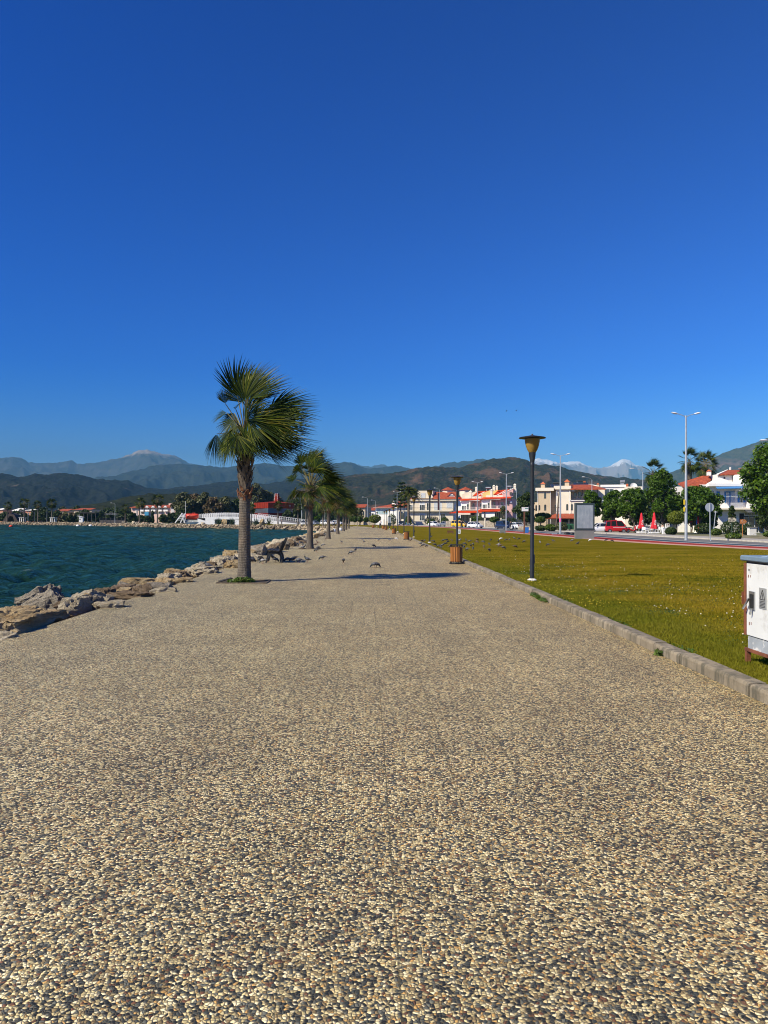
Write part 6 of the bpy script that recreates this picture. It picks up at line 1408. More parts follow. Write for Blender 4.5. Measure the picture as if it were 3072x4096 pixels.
# ------------------------------------------------------------------ vehicles
TYRE = mat('tyre_rubber', (.018, .018, .018), .9, .2, 5); RIM = mat('wheel_rim', (.35, .36, .37), .35, .15, 4, metal=.7); CHROME = mat('headlight_lens', (.55, .58, .6), .15, .1, 3); TAIL = mat('tail_lamp', (.35, .015, .012), .3, .1, 3); PLASTIC = mat('black_plastic', (.02, .02, .021), .6, .2, 4); PLATE = mat('number_plate', (.65, .66, .64), .5, .08, 4)
t = NT('car_glass'); t.set(Base_Color=(.012, .016, .019), Roughness=.05, Specular_IOR_Level=.8); CARGLASS = t.m
def paint(name, c, met=0.0):
    t = NT(name); t.set(Base_Color=t.ramp(t.noise(t.obj(), .8, 3), [(.3, tuple(x * .93 for x in c)), (.7, c)]), Roughness=.28, Metallic=met, Coat_Weight=.5, Coat_Roughness=.06); return t.m


SHAPES = {  # length, width, height; side outline of bonnet line (x, z), roof points (x, z)
    'hatch': (3.9, 1.68, 1.48, [(-1.95, .62), (-1.9, .85), (-1.5, .95), (.75, .93), (1.6, .80), (1.9, .62), (1.95, .45)], [(-1.78, .94), (-1.35, 1.43), (-.2, 1.48), (.35, 1.42), (1.05, .92)]),
    'sedan': (4.5, 1.76, 1.46, [(-2.25, .60), (-2.2, .93), (-1.5, .98), (.85, .94), (1.85, .80), (2.2, .62), (2.25, .45)], [(-1.55, .97), (-.85, 1.40), (.0, 1.46), (.45, 1.41), (1.2, .93)]),
    'suv': (4.4, 1.82, 1.66, [(-2.2, .70), (-2.15, 1.0), (-1.7, 1.08), (.8, 1.05), (1.8, .95), (2.15, .72), (2.2, .5)], [(-2.05, 1.07), (-1.65, 1.60), (-.3, 1.66), (.4, 1.58), (1.05, 1.04)]),
    'mpv': (4.4, 1.80, 1.82, [(-2.2, .70), (-2.18, 1.05), (-1.7, 1.10), (.9, 1.05), (1.7, .95), (2.12, .72), (2.2, .5)], [(-2.14, 1.09), (-2.0, 1.74), (-.3, 1.82), (.5, 1.72), (1.35, 1.03)]),
    'minivan': (3.25, 1.45, 1.82, [(-1.62, .75), (-1.60, 1.0), (-1.2, 1.02), (1.0, 1.0), (1.50, .92), (1.60, .7), (1.62, .5)], [(-1.58, 1.01), (-1.40, 1.74), (-.4, 1.82), (.75, 1.78), (1.40, .98)])}


def car(kind, m, label, loc, rz, group='cars along the road', rack=None, stripe=False):
    L, w, h, bel, roof = SHAPES[kind]; root = thing('parked_car' if kind != 'minivan' else 'minivan', label, 'car' if kind != 'minivan' else 'van', loc, rz, group); hw = w / 2; V, F_ = [], []
    xs = sorted(set([b[0] for b in bel] + list(np.linspace(-L / 2, L / 2, 13)))); bx = [b[0] for b in bel]; bz = [b[1] for b in bel]
    for x in xs:
        z = float(np.interp(x, bx, bz)); e = 1 - .10 * (abs(x) / (L / 2)) ** 4; o = hw * e; zb = .24 + .06 * (abs(x) / (L / 2)) ** 6
        V += [(x, -o * .90, zb), (x, -o, zb + .14), (x, -o, z - .16), (x, -o * .93, z - .02), (x, -o * .6, z + .015), (x, o * .6, z + .015), (x, o * .93, z - .02), (x, o, z - .16), (x, o, zb + .14), (x, o * .90, zb)]
    for i in range(len(xs) - 1):
        for j in range(10): a, b_ = i * 10 + j, i * 10 + (j + 1) % 10; F_.append((a, b_, b_ + 10, a + 10))
    F_ += [tuple(range(10))[::-1], tuple(range((len(xs) - 1) * 10, len(xs) * 10))]
    body = part('body', MB().add(V, F_), m, root, True)
    # glasshouse: tapered loft, painted roof and pillars standing proud
    rx = [r[0] for r in roof]; tp = hw * .74; V = []
    for x, z in roof: q = (z - roof[0][1]) / (h - roof[0][1]); o = hw * .90 * (1 - q) + tp * q; V += [(x, -o, z), (x, o, z)]
    n = len(roof); lo = [(x, s * hw * .90, roof[0][1] - .03) for x, _ in (roof[0], roof[-1]) for s in (-1, 1)]
    mb = MB(); mb.add(V, [(2 * i, 2 * i + 1, 2 * i + 3, 2 * i + 2) for i in range(n - 1)] + [tuple(range(0, 2 * n, 2))[::-1], tuple(range(1, 2 * n, 2)), (0, 2 * n - 2, 2 * n - 1, 1)]); part('windows', mb, CARGLASS, root)
    rf = MB(); top = roof[1:-1]; tv = []
    for x, z in top: q = (z - roof[0][1]) / (h - roof[0][1]); o = hw * .90 * (1 - q) + tp * q + .01; tv += [(x - .0, -o, z + .022), (x, o, z + .022), (x, -o - .012, z - .07), (x, o + .012, z - .07)]
    k_ = len(top); rf.add(tv, [(4 * i, 4 * i + 1, 4 * i + 5, 4 * i + 4) for i in range(k_ - 1)] + [(4 * i + 2, 4 * i, 4 * i + 4, 4 * i + 6) for i in range(k_ - 1)] + [(4 * i + 1, 4 * i + 3, 4 * i + 7, 4 * i + 5) for i in range(k_ - 1)] + [(1, 0, 2, 3), (4 * k_ - 4, 4 * k_ - 3, 4 * k_ - 1, 4 * k_ - 2)])
    for s in (-1, 1):
        for (xa, za), (xb, zb2) in ((roof[0], roof[1]), (roof[-1], roof[-2]), ((roof[1][0] * .45 + roof[2][0] * .55, roof[0][1]), (roof[1][0] * .4 + roof[2][0] * .6, h - .06)), ((roof[2][0] + .45, roof[0][1]), (roof[2][0] + .38, h - .07))):
            qa = 0; qb = (zb2 - roof[0][1]) / (h - roof[0][1]); rf.bar((xa, s * (hw * .90 + .006), za), (xb, s * (hw * .9 * (1 - qb) + tp * qb + .006), zb2), .075, .05, up=(0, 1, 0))
    part('roof', rf, m, root); wr = .29 if kind != 'suv' else .33
    for x in (-L * .31, L * .31):
        for s in (-1, 1):
            ty = part('wheel', MB().tube([(x, s * (hw - .19), wr), (x, s * (hw + .005), wr)], wr, 18), TYRE, root, 'auto'); part('rim', MB().tube([(x, s * (hw + .003), wr), (x, s * (hw + .014), wr)], wr * .62, 12), RIM, ty)
    for s in (-1, 1):
        z = float(np.interp(L / 2 - .12, bx, bz)); part('headlight', MB().ball((L / 2 - .16, s * hw * .70, z - .02), (.16, .2, .09), 10, 6), CHROME, root, True); part('tail_lamp', MB().box(-L / 2 - .005, -L / 2 + .08, s * hw * .72 - .12, s * hw * .72 + .12, .72, .94), TAIL, root, bv=.02); part('mirror', MB().ball((roof[-1][0] - .25, s * (hw + .08), roof[0][1] + .06), (.08, .11, .07), 8, 5), m, root, True)
    part('front_bumper', MB().box(L / 2 - .12, L / 2 + .03, -hw * .82, hw * .82, .26, .46), PLASTIC if kind in ('suv', 'minivan') else m, root, bv=.04); part('rear_bumper', MB().box(-L / 2 - .03, -L / 2 + .12, -hw * .82, hw * .82, .28, .52), PLASTIC if kind in ('suv', 'minivan') else m, root, bv=.04)
    part('number_plate', MB().box(L / 2 + .031, L / 2 + .04, -.26, .26, .34, .45), PLATE, root); part('number_plate', MB().box(-L / 2 - .04, -L / 2 - .031, -.26, .26, .56, .67), PLATE, root); part('grille', MB().box(L / 2 - .02, L / 2 + .012, -hw * .45, hw * .45, .50, .60), PLASTIC, root)
    if rack: part('roof_box', MB().ball((-.2, 0, h + .17), (.95, .42, .16), 12, 6), rack, root, True)
    if stripe: st = MB(); [st.box(-.3, L / 2 - .3, s * hw - .006 if s < 0 else hw - .0, s * hw if s < 0 else hw + .006, .90, .96) for s in (-1, 1)]; part('side_stripe', MB().box(-.55, L / 2 - .35, -hw - .012, -hw + .004, .80, .86).box(-.55, L / 2 - .35, hw - .004, hw + .012, .80, .86), FRAME, root)
    return root


WHITE_C = paint('white_car_paint', (.72, .73, .74)); GREY_C = paint('grey_car_paint', (.22, .24, .26), .3); YEL_C = paint('yellow_car_paint', (.70, .42, .012)); RED_C = paint('red_van_paint', (.50, .012, .016)); NAVY_C = paint('navy_car_paint', (.018, .032, .075), .2); BLACK_C = paint('black_car_paint', (.015, .016, .02))
def on(x, y, z=-.06): p = G(x, y, z); return (p.x, p.y, z)
RZ = lambda x: R_(x)
car('minivan', RED_C, 'small red minivan parked broadside beside a white car', on(2461, 2131.5), 0, 'cars along the road', stripe=True)
car('hatch', WHITE_C, 'white car parked nose left between poster stand and red van', on(2400, 2131), PI)
car('sedan', WHITE_C, 'white saloon facing the camera left of the grey car', on(1736, 2105.5), RZ(-65)); car('sedan', GREY_C, 'silver grey saloon parked between white saloon and yellow car', on(1782, 2105.5), RZ(-55)); car('mpv', YEL_C, 'yellow taxi van parked on the road', on(1838, 2108.5), RZ(-40))
car('suv', BLACK_C, 'dark car half hidden behind the yellow taxi van', on(1868, 2106.5), RZ(-60)); car('hatch', WHITE_C, 'white hatchback right of the yellow taxi van', on(1901, 2112.5), RZ(-50)); car('suv', NAVY_C, 'dark blue car carrying a grey roof box', on(2018, 2119), RZ(-70), rack=mat('roof_box_grey', (.2, .22, .22), .5)); car('sedan', WHITE_C, 'white saloon seen from behind right of the motorcyclist', on(2066, 2116.5), RZ(105))
car('hatch', NAVY_C, 'dark blue car far down the road before the date palm', on(1606, 2101.5, 0), RZ(-100)); car('sedan', WHITE_C, 'white car glimpsed under the trees behind the parasols', on(2585, 2122, .05), RZ(10))
for i, x in enumerate((1212, 1240, 1262, 1302, 1330, 1350)):
    Z = 262 + i * 7; w = W(x, 2083, Z); car(('hatch', 'mpv', 'hatch', 'mpv', 'sedan', 'suv')[i], WHITE_C if i != 2 else GREY_C, 'one of the white or grey cars parked at the far bend behind the palms', (w.x, Z, -.1), RZ(-80 + i * 9), 'white cars parked at the far bend')


def scooter(label, loc, rz, m, big=False):
    root = thing('motor_scooter', label, 'scooter', loc, rz, 'motorbikes and scooters'); 
    for x in (-.62, .62):
        wv = part('wheel', MB().tube([(x, -.05, .25), (x, .05, .25)], .25, 16), TYRE, root, 'auto'); part('rim', MB().tube([(x, -.055, .25), (x, .055, .25)], .15, 10), RIM, wv)
    bd = MB(); bd.tube([(-.78, 0, .62), (-.45, 0, .62), (-.15, 0, .42), (.2, 0, .30), (.42, 0, .45), (.52, 0, .85), (.48, 0, .98)], [.08, .15, .14, .09, .10, .13, .07], 10); part('body', bd, m, root, True); part('seat', MB().ball((-.35, 0, .78), (.42, .14, .07), 12, 6), PLASTIC, root, True)
    part('fork', MB().tube([(.62, 0, .25), (.48, 0, .95)], .035, 6), PLASTIC, root); part('handlebar', MB().tube([(.42, -.33, 1.05), (.48, 0, 1.0), (.42, .33, 1.05)], .022, 6), PLASTIC, root); part('headlight', MB().ball((.56, 0, .92), (.07, .09, .08), 8, 6), CHROME, root, True); part('fender', MB().ball((.62, 0, .44), (.2, .07, .09), 10, 5), m, root, True); return root


REDS = paint('red_scooter_paint', (.48, .014, .02)); scooter('red scooter parked right of the red minivan', on(2528, 2131.5), 0, REDS); scooter('white scooter ridden along the road beside the blue car', on(2045, 2121.5), RZ(-85), WHITE_C); scooter('small blue scooter parked far off by the date palm', on(1632, 2102, 0), RZ(160), paint('blue_scooter_paint', (.05, .14, .24)))

# ------------------------------------------------------------------ people
SKIN = mat('skin', (.45, .26, .17), .6, .1, 5)
def person(label, loc, rz, shirt, trousers, hair, pose='stand', sc=1.0, group=None):
    J = {'pel': (0, 0, .95), 'wst': (0, 0, 1.10), 'chs': (.01, 0, 1.32), 'nck': (.015, 0, 1.48), 'hed': (.03, 0, 1.58), 'top': (.02, 0, 1.70)}
    for s, n in ((1, 'l'), (-1, 'r')):
        J['sh' + n] = (0, s * .19, 1.42); J['el' + n] = (-.03, s * .27, 1.15); J['wr' + n] = (.06, s * .27, .92); J['hd' + n] = (.09, s * .265, .83); J['hp' + n] = (0, s * .10, .92); J['kn' + n] = (.03, s * .11, .50); J['an' + n] = (0, s * .11, .09); J['to' + n] = (.16, s * .12, .035)
    if pose == 'walk':
        J['knl'] = (.17, .1, .52); J['anl'] = (.20, .1, .10); J['tol'] = (.36, .1, .06); J['knr'] = (-.05, -.1, .50); J['anr'] = (-.24, -.1, .14); J['tor'] = (-.12, -.1, .04); J['wrl'] = (-.14, .27, .94); J['hdl'] = (-.16, .265, .85); J['wrr'] = (.2, -.25, 1.0); J['hdr'] = (.27, -.24, .95)
    if pose == 'arms':
        for s, n in ((1, 'l'), (-1, 'r')): J['el' + n] = (.05, s * .28, 1.17); J['wr' + n] = (.26, s * .12, 1.22); J['hd' + n] = (.30, s * .05, 1.26)
    if pose in ('sit', 'ride'):
        for s, n in ((1, 'l'), (-1, 'r')):
            J['kn' + n] = (.44, s * .16, .92 if pose == 'sit' else .88); J['an' + n] = (.42 if pose == 'sit' else .36, s * .15, .5); J['to' + n] = (.57, s * .15, .46); J['el' + n] = (.12, s * .27, 1.18); J['wr' + n] = (.36, s * .24 if pose == 'ride' else s * .1, 1.12); J['hd' + n] = (.44, s * .27 if pose == 'ride' else s * .06, 1.12)
    Rr = {'pel': .13, 'wst': .115, 'chs': .135, 'nck': .052, 'hed': .088, 'top': .07, 'sh': .065, 'el': .043, 'wr': .031, 'hd': .036, 'hp': .092, 'kn': .062, 'an': .042, 'to': .036}
    E = [('pel', 'wst'), ('wst', 'chs'), ('chs', 'nck'), ('nck', 'hed'), ('hed', 'top')]
    for n in 'lr': E += [('chs', 'sh' + n), ('sh' + n, 'el' + n), ('el' + n, 'wr' + n), ('wr' + n, 'hd' + n), ('pel', 'hp' + n), ('hp' + n, 'kn' + n), ('kn' + n, 'an' + n), ('an' + n, 'to' + n)]
    root = thing('person', label, 'person', loc, rz, group); root.scale = (sc, sc, sc)
    def skin(name, edges, m, grow):
        ks = []; [ks.append(a) for e in edges for a in e if a not in ks]; ks.sort(key=lambda q: 0 if q in ('pel', 'chs') else 1); me = bpy.data.meshes.new(name); me.from_pydata([J[a] for a in ks], [(ks.index(a), ks.index(b_)) for a, b_ in edges], []); o = link(name, me, m, root)
        me.skin_vertices or me.attributes; o.modifiers.new('skin', 'SKIN').use_smooth_shade = True; sl = o.data.skin_vertices[0].data
        for i, a in enumerate(ks): r = Rr.get(a, Rr.get(a[:2], .05)) + grow; sl[i].radius = (r, r)
        sl[0].use_root = True; o.modifiers.new('sub', 'SUBSURF').levels = 1; o.modifiers['sub'].render_levels = 1; return o
    skin('body', E, SKIN, 0); skin('shirt', [e for e in E if e[0] in ('pel', 'wst', 'chs') and e[1] in ('wst', 'chs', 'shl', 'shr')] + [('shl', 'ell'), ('shr', 'elr'), ('ell', 'wrl'), ('elr', 'wrr')], shirt, .018); skin('trousers', [e for e in E if e[0][:2] in ('hp', 'kn') and e[1][:2] in ('kn', 'an')] + [('pel', 'hpl'), ('pel', 'hpr')], trousers, .016)
    part('hair', MB().ball((.0, 0, 1.645), (.10, .095, .095), 10, 8), hair, root, True); sh = MB()
    for n in 'lr': a = Vector(J['an' + n]); b_ = Vector(J['to' + n]); sh.bar(a - Vector((.05, 0, .045)), b_ + Vector((.03, 0, -.0)), .085, .07)
    part('shoes', sh, PLASTIC, root, bv=.02); return root


def cloth(n, c): return mat(n, c, .85, .15, 6)
WSH, DTR, HAIR = cloth('white_shirt', (.70, .70, .72)), cloth('dark_trousers', (.02, .021, .025)), cloth('dark_hair', (.02, .016, .012)); DSH = cloth('black_top', (.018, .018, .02))
p = G(1521, 2116, 0); person('person in a white top and dark trousers walking along the promenade', (p.x, p.y, 0), -PI / 2, WSH, DTR, mat('pale_headscarf', (.6, .6, .6), .8), 'arms')
p = G(1846, 2116.5, .03); person('person in black standing on the red track before the yellow taxi', (p.x, p.y, .03), PI / 2, DSH, DTR, HAIR, 'stand')
p = G(2043, 2121.5, -.06); person('rider in dark clothes on the white scooter', (p.x, p.y, -.1), RZ(-85), cloth('navy_jacket', (.02, .03, .05)), DTR, cloth('dark_helmet', (.03, .03, .035)), 'ride')
p = W(1127, 2083, 225); person('person in black by the far white bridge', (p.x, 225, 0), PI, DSH, DTR, HAIR, 'walk')
p = W(1338, 2083, 190); person('person in dark clothes sitting by the far promenade palms', (p.x, 190, -.45), PI, DSH, DTR, HAIR, 'sit', 1.0)
p = W(1330, 2083, 190); person('second person beside a seated one at the far palms', (p.x - .2, 190.6, -.4), 0, cloth('grey_top', (.2, .2, .2)), DTR, HAIR, 'sit', 1.0)
bq = thing('park_bench', 'far dark bench with two people beneath the palms', 'bench', (W(1335, 2083, 190.3).x, 190.3, 0), R_(170)); bench_parts(bq, 1.6, DARKWOOD, BLACK_METAL)
# ------------------------------------------------------------------ cafe corner
REDCL = mat('red_parasol_cloth', (.52, .010, .022), .8, .18, 3, .5, 9, .05); CHAIRW = mat('white_plastic', (.72, .72, .70), .45, .05, 3)
PGR = 'folded red parasols'
for x, y, lb in ((2566, 2132, 'folded red parasol right of the red scooter, nearer the van'), (2617, 2134, 'folded red parasol right of another, beside the white chairs')):
    p = G(x, y, .05); k = p.y / FPX; o = thing('parasol', lb, 'parasol', p, 0, PGR); part('pole', MB().tube([(0, 0, 0), (0, 0, 2.75)], .03, 8), FRAME, o); V = []; n = 20; prof = [(.05, 2.78), (.11, 2.66), (.17, 2.3), (.24, 1.7), (.34, 1.1), (.44, .75), (.40, .62)]
    V = [(r * (1 + .16 * math.cos(5 * 2 * PI * j / n) * min(1, r * 4)) * math.cos(2 * PI * j / n), r * (1 + .16 * math.cos(5 * 2 * PI * j / n) * min(1, r * 4)) * math.sin(2 * PI * j / n), z) for r, z in prof for j in range(n)]
    cl = part('canopy', MB().add(V, [(i * n + j, i * n + (j + 1) % n, (i + 1) * n + (j + 1) % n, (i + 1) * n + j) for i in range(len(prof) - 1) for j in range(n)]), REDCL, o, True)
    text('Cola', .36, FRAME, cl, (.0, -.34, 1.45), (R_(84), R_(-90), 0), 'lettering', .03); part('foot', MB().box(-.55, .55, -.5, .5, 0, .2), FRAME, o, bv=.03)
ch0 = thing('plastic_chair', 'white plastic chair between the two red parasols, nearest the road', 'chair', (0, 0, 0), 0, 'white plastic cafe chairs'); part('seat', MB().box(-.24, .24, -.23, .23, .42, .455), CHAIRW, ch0, bv=.01); part('backrest', MB().box(-.23, .23, .22, .25, .46, .85), CHAIRW, ch0, bv=.01)
for s in (-1, 1):
    for q in (-1, 1): part('leg', MB().bar((s * .22, q * .21, .42), (s * .25, q * .25, 0), .035, .035), CHAIRW, ch0)
    part('armrest', MB().bar((s * .25, -.2, .64), (s * .24, .23, .66), .04, .03).bar((s * .25, -.2, .64), (s * .24, -.2, .44), .035, .03), CHAIRW, ch0)
for i, (x, y, rz, lb) in enumerate(((2592, 2135, .6, None), (2577, 2133, 2.5, 'white plastic chair touching the left red parasol'), (2640, 2133, 1.2, 'white plastic chair right of the right red parasol'), (2605, 2130, -.8, 'white plastic chair behind the nearest one'), (2650, 2130, 2.8, 'white plastic chair occupied by a seated customer'), (2632, 2131, -1.4, 'white plastic chair behind the right red parasol'))):
    p = G(x, y, .05); o = ch0 if i == 0 else dup(ch0, lb, p, rz); o.location = p; o.rotation_euler = (0, 0, rz)
p = G(2650, 2130, .05); person('seated cafe customer in dark clothes beside the M sign', (p.x, p.y, -.42), 1.2, DSH, DTR, HAIR, 'sit'); p = G(2640, 2127, .05); person('second cafe customer sitting behind the dark clothed one', (p.x, p.y, -.42), 2.4, cloth('blue_grey_top', (.12, .14, .18)), DTR, HAIR, 'sit')
p = G(2655, 2137, .05); o = thing('counter_block', 'white box shaped stand at the cafe corner', 'stand', p); k = p.y / FPX; part('body', MB().box(-6 * k, 6 * k, -.2, .2, 0, 25 * k), CHAIRW, o, bv=.02); part('top', MB().box(-6.4 * k, 6.4 * k, -.24, .24, 25 * k, 26 * k), FRAME, o)
p = G(2670, 2133, .05); k = p.y / FPX; o = thing('cafe_sign', 'white panel sign with a dark red letter M', 'sign', p); pn = part('panel', MB().box(-8 * k, 8 * k, -.06, .06, 6 * k, 39 * k), FRAME, o, bv=.02); part('stand', MB().box(-7 * k, -5 * k, -.05, .05, 0, 6 * k).box(5 * k, 7 * k, -.05, .05, 0, 6 * k), GALV, o); MRED = mat('maroon_ink', (.12, .012, .012), .6); text('M', .55, MRED, pn, (0, -.066, 32 * k), (R_(90), 0, 0)); text('I', .25, MRED, pn, (0, -.066, 23 * k), (R_(90), 0, 0))
p = G(2788, 2131, .05); k = p.y / FPX; o = thing('beach_flag', 'tall blue and red feather banner on a white foot', 'banner', p); part('pole', MB().tube([(0, 0, 0), (0, 0, 68 * k)], .03, 6), FRAME, o); part('blue_cloth', MB().box(-3 * k, 0, -.03, .03, 6 * k, 68 * k), mat('blue_banner', (.05, .12, .40), .7), o); part('red_cloth', MB().box(.5 * k, 7 * k, -.03, .03, 4 * k, 66 * k), REDCL, o); part('foot', MB().lathe([(13 * k, 0), (11 * k, .12), (.05, .2)], 14), FRAME, o)
p = G(2802, 2131, .05); k = p.y / FPX; o = thing('cafe_canopy', 'bright red cafe canopy in the shade of the trees', 'canopy', (p.x, p.y + 3, .05)); k = (p.y + 3) / FPX; part('cloth', MB().prism([(-3 * k, 40 * k), (-2 * k, 68 * k), (14 * k, 70 * k), (17 * k, 50 * k), (8 * k, 44 * k)], -.1, .6), REDCL, o); part('post', MB().box(-4 * k, -2.6 * k, 0, .1, 0, 68 * k).box(15 * k, 16 * k, .3, .4, 0, 55 * k), DARKF, o)
p = G(2605, 2120, .05); o = thing('cafe_pergola', 'wooden cafe pergola behind the red parasols', 'pergola', (p.x, p.y, .05)); part('posts', MB().box(-3, -2.8, 0, .2, 0, 2.9).box(2.2, 2.4, 0, .2, 0, 2.9).box(-.4, -.25, 0, .2, 0, 2.9), WOOD, o); part('beam', MB().box(-3.3, 4.6, -.05, .25, 2.9, 3.05), WOOD, o); part('orange_screen', MB().box(2.5, 4.6, .1, .16, 1.8, 2.7), mat('orange_cloth', (.45, .15, .03), .8), o); part('counter', MB().box(.6, 4.6, -.3, .3, .05, 1.0), FRAME, o)
p = G(3007, 2141, .05); k = p.y / FPX; o = thing('stone_pillar', 'white painted gate pillar with worn grey edges', 'pillar', p); part('shaft', MB().box(-14 * k, 14 * k, -.3, .3, 0, 31 * k), mat('worn_white_paint', (.62, .62, .60), .9, .1, 2, dirt=(.2, .2, .19), dirt_sc=2.5, dirt_at=(.56, .64)), o); part('capstone', MB().box(-17 * k, 17 * k, -.4, .4, 31 * k, 34 * k), ALU, o)
# dumpsters
GREEN = mat('green_dumpster_paint', (.018, .085, .035), .5, .2, 3, dirt=(.05, .07, .05), dirt_sc=3)
db = thing('dumpster', 'left green dumpster with a pale recycling mark', 'dumpster', on(2267, 2123, .0), 0, 'green dumpsters'); part('bin', MB().prism([(-.42, .2), (.42, .2), (.52, 1.05), (-.52, 1.05)], -.45, .45), GREEN, db, bv=.03); part('lid', MB().ball((0, 0, 1.05), (.54, .48, .16), 14, 6), GREEN, db, True); part('ribs', MB().box(-.5, .5, -.475, -.452, .85, .9).box(-.3, -.26, -.47, -.452, .3, .85).box(.26, .3, -.47, -.452, .3, .85), GREEN, db)
for x in (-.36, .36): part('wheel', MB().tube([(x, -.42, .1), (x, -.34, .1)], .1, 10), TYRE, db, 'auto')
d2 = dup(db, 'right green dumpster partly hidden by the poster stand', on(2286, 2123, 0)); part('recycling_mark', MB().box(-.28, -.06, -.463, -.452, .5, .8).box(-.34, 0, -.463, -.452, .72, .78), FRAME, db)
# things on the lawn by the track
p = G(2106, 2132, .05); o = thing('waste_bin', 'small blue waste bin beside the brown notice post', 'waste bin', p); bl_ = mat('blue_plastic', (.02, .16, .50), .5, .15, 3); part('body', MB().prism([(-.22, .02), (.22, .02), (.27, .7), (-.27, .7)], -.22, .22), bl_, o, bv=.02); part('lid', MB().box(-.29, .29, -.25, .25, .705, .76), bl_, o, bv=.02)
p = G(2010, 2133, .05); o = thing('concrete_block', 'pale notched concrete block at the edge of the lawn', 'concrete block', p); part('block', MB().prism([(-.36, 0), (-.18, 0), (-.18, .08), (.18, .08), (.18, 0), (.36, 0), (.36, .44), (.22, .50), (-.36, .50)], -.2, .2), ALU, o, bv=.015)
p = G(1802, 2136, .05); o = thing('park_bench', 'small brown wooden bench standing on the lawn by a sign', 'bench', p); BRW = mat('brown_bench_wood', (.12, .04, .025), .6, .25, 4)
part('backrest', MB().box(-.36, .36, .12, .15, .32, .40).box(-.36, .36, .13, .16, .22, .30), BRW, o); part('seat', MB().box(-.36, .36, -.15, .10, .16, .20), BRW, o)
for s in (-1, 1): part('leg', MB().box(s * .3 - .03, s * .3 + .03, -.13, .16, 0, .158), BRW, o)
p = G(1836, 2137, .05); o = thing('notice_sign', 'small white lawn sign with a green figure', 'sign', p); pn = part('panel', MB().prism([(-.19, .05), (.17, .05), (.19, .55), (-.15, .57)], -.02, .02), FRAME, o); part('stake', MB().box(-.02, .02, -.01, .03, 0, .048), GALV, o); gi = mat('green_ink', (.03, .15, .08), .6); part('figure_mark', MB().prism([(-.05, .15), (.05, .15), (.06, .36), (-.06, .36)], -.026, -.021).ball((0, -.024, .43), (.045, .004, .045), 10, 6), gi, pn)
p = G(2225, 2137.5, .03); o = thing('rubbish_heap', 'dark bags and scraps lying at the foot of the second street light', 'rubbish', (p.x + .8, p.y - .8, .03)); DB = mat('black_bin_bag', (.02, .02, .022), .4, .3, 5)
part('bag', MB().ball((.3, 0, .14), (.4, .2, .16), 10, 6), DB, o, True); part('bag', MB().ball((1.0, .1, .12), (.3, .2, .13), 10, 6), DB, o, True); part('scrap', MB().box(-1.5, -.9, -.1, .2, 0, .1), SHUT, o, bv=.03)
# white bags at the far palms
for x, yb, lb in ((1336, 2128, 'white sack lying by the promenade edge at the fourth palm'), (1362, 2124, 'white sack leaning near the fifth palm')):
    p = G(x, yb, 0); o = thing('sack', lb, 'sack', p); part('bag', MB().ball((0, 0, .2), (.26, .24, .26), 12, 8), mat('white_sack_cloth', (.6, .62, .66), .8, .15, 3, .6, 6, .05), o, True); part('tied_neck', MB().lathe([(.07, .44), (.04, .48), (.08, .54)], 8), bpy.data.materials['white_sack_cloth'], o, True)
# ------------------------------------------------------------------ the far shore
def c1(x): return x * .2411
def r1(y): return 1960 + y * .2411
def c2(x): return 400 + x * .2411
def cA(x): return 780 + x * .2773
def rA(y): return 1940 + y * .2773
HPINK = plaster('hotel_pink_plaster', (.56, .40, .34)); REDW = mat('red_cladding', (.21, .022, .010), .8, .12, .7, .1, 3, spec=.1); REDD = mat('dark_red_cladding', (.13, .012, .008), .8, .15, .7, spec=.1)
b = Bld('hotel', 'long pink hotel with red tile roof and white gables across the bay', 'hotel', c2(515), 430); k2 = lambda *a: (c2(a[0]), c2(a[1]), r1(a[2]), r1(a[3]))
b.base('wall', HPINK, c2(520), c2(1290), r1(290), 0, 14); b.base('end_wing', HPINK, c2(1290), c2(1380), r1(285), -3, 14)
b.poly('roof', TILE, [(c2(512), r1(292), -1.4), (c2(1300), r1(290), -1.4), (c2(1290), r1(248), 6), (c2(560), r1(250), 6)], .3); b.poly('roof', TILE, [(c2(1285), r1(286), -4.2), (c2(1385), r1(262), -4.2), (c2(1350), r1(235), 5), (c2(1290), r1(248), 5)], .3); b.box('roof_block', HPINK, *k2(1108, 1252, 225, 262), 5, 10); b.box('roof_block', HPINK, *k2(848, 895, 228, 255), 5, 9)
for x in (730, 835, 945, 1060, 1168): b.wall('gable', WHITEP, [(c2(x - 34), r1(294)), (c2(x), r1(264)), (c2(x + 34), r1(294))], -1.7, -1.2); b.box('balcony', WHITEP, *k2(x - 38, x + 38, 330, 358), -1.3, -.02)
for x in (690, 725, 765, 838, 880, 945, 1060, 1100, 1170): b.win(*k2(x - 14, x + 14, 296, 332), 0, WHITEP, GLASS, mull=1)
for x in (692, 720, 750, 940, 985, 1030, 1100): b.win(*k2(x - 12, x + 12, 365, 400), 0, WHITEP, GLASS, mull=0)
b.box('blue_panel', mat('blue_glass_panel', (.05, .22, .36), .3), *k2(785, 858, 365, 455), -1.1, -.9); b.win(*k2(1240, 1266, 320, 395), 0, WHITEP, HPINK, True)
for x in (605, 625, 690, 1210, 1305, 1325, 1345): b.base('pilaster', WHITEP, c2(x), c2(x + 8), r1(292), -3.3 if x > 1290 else -.3, -3.02 if x > 1290 else -.02)
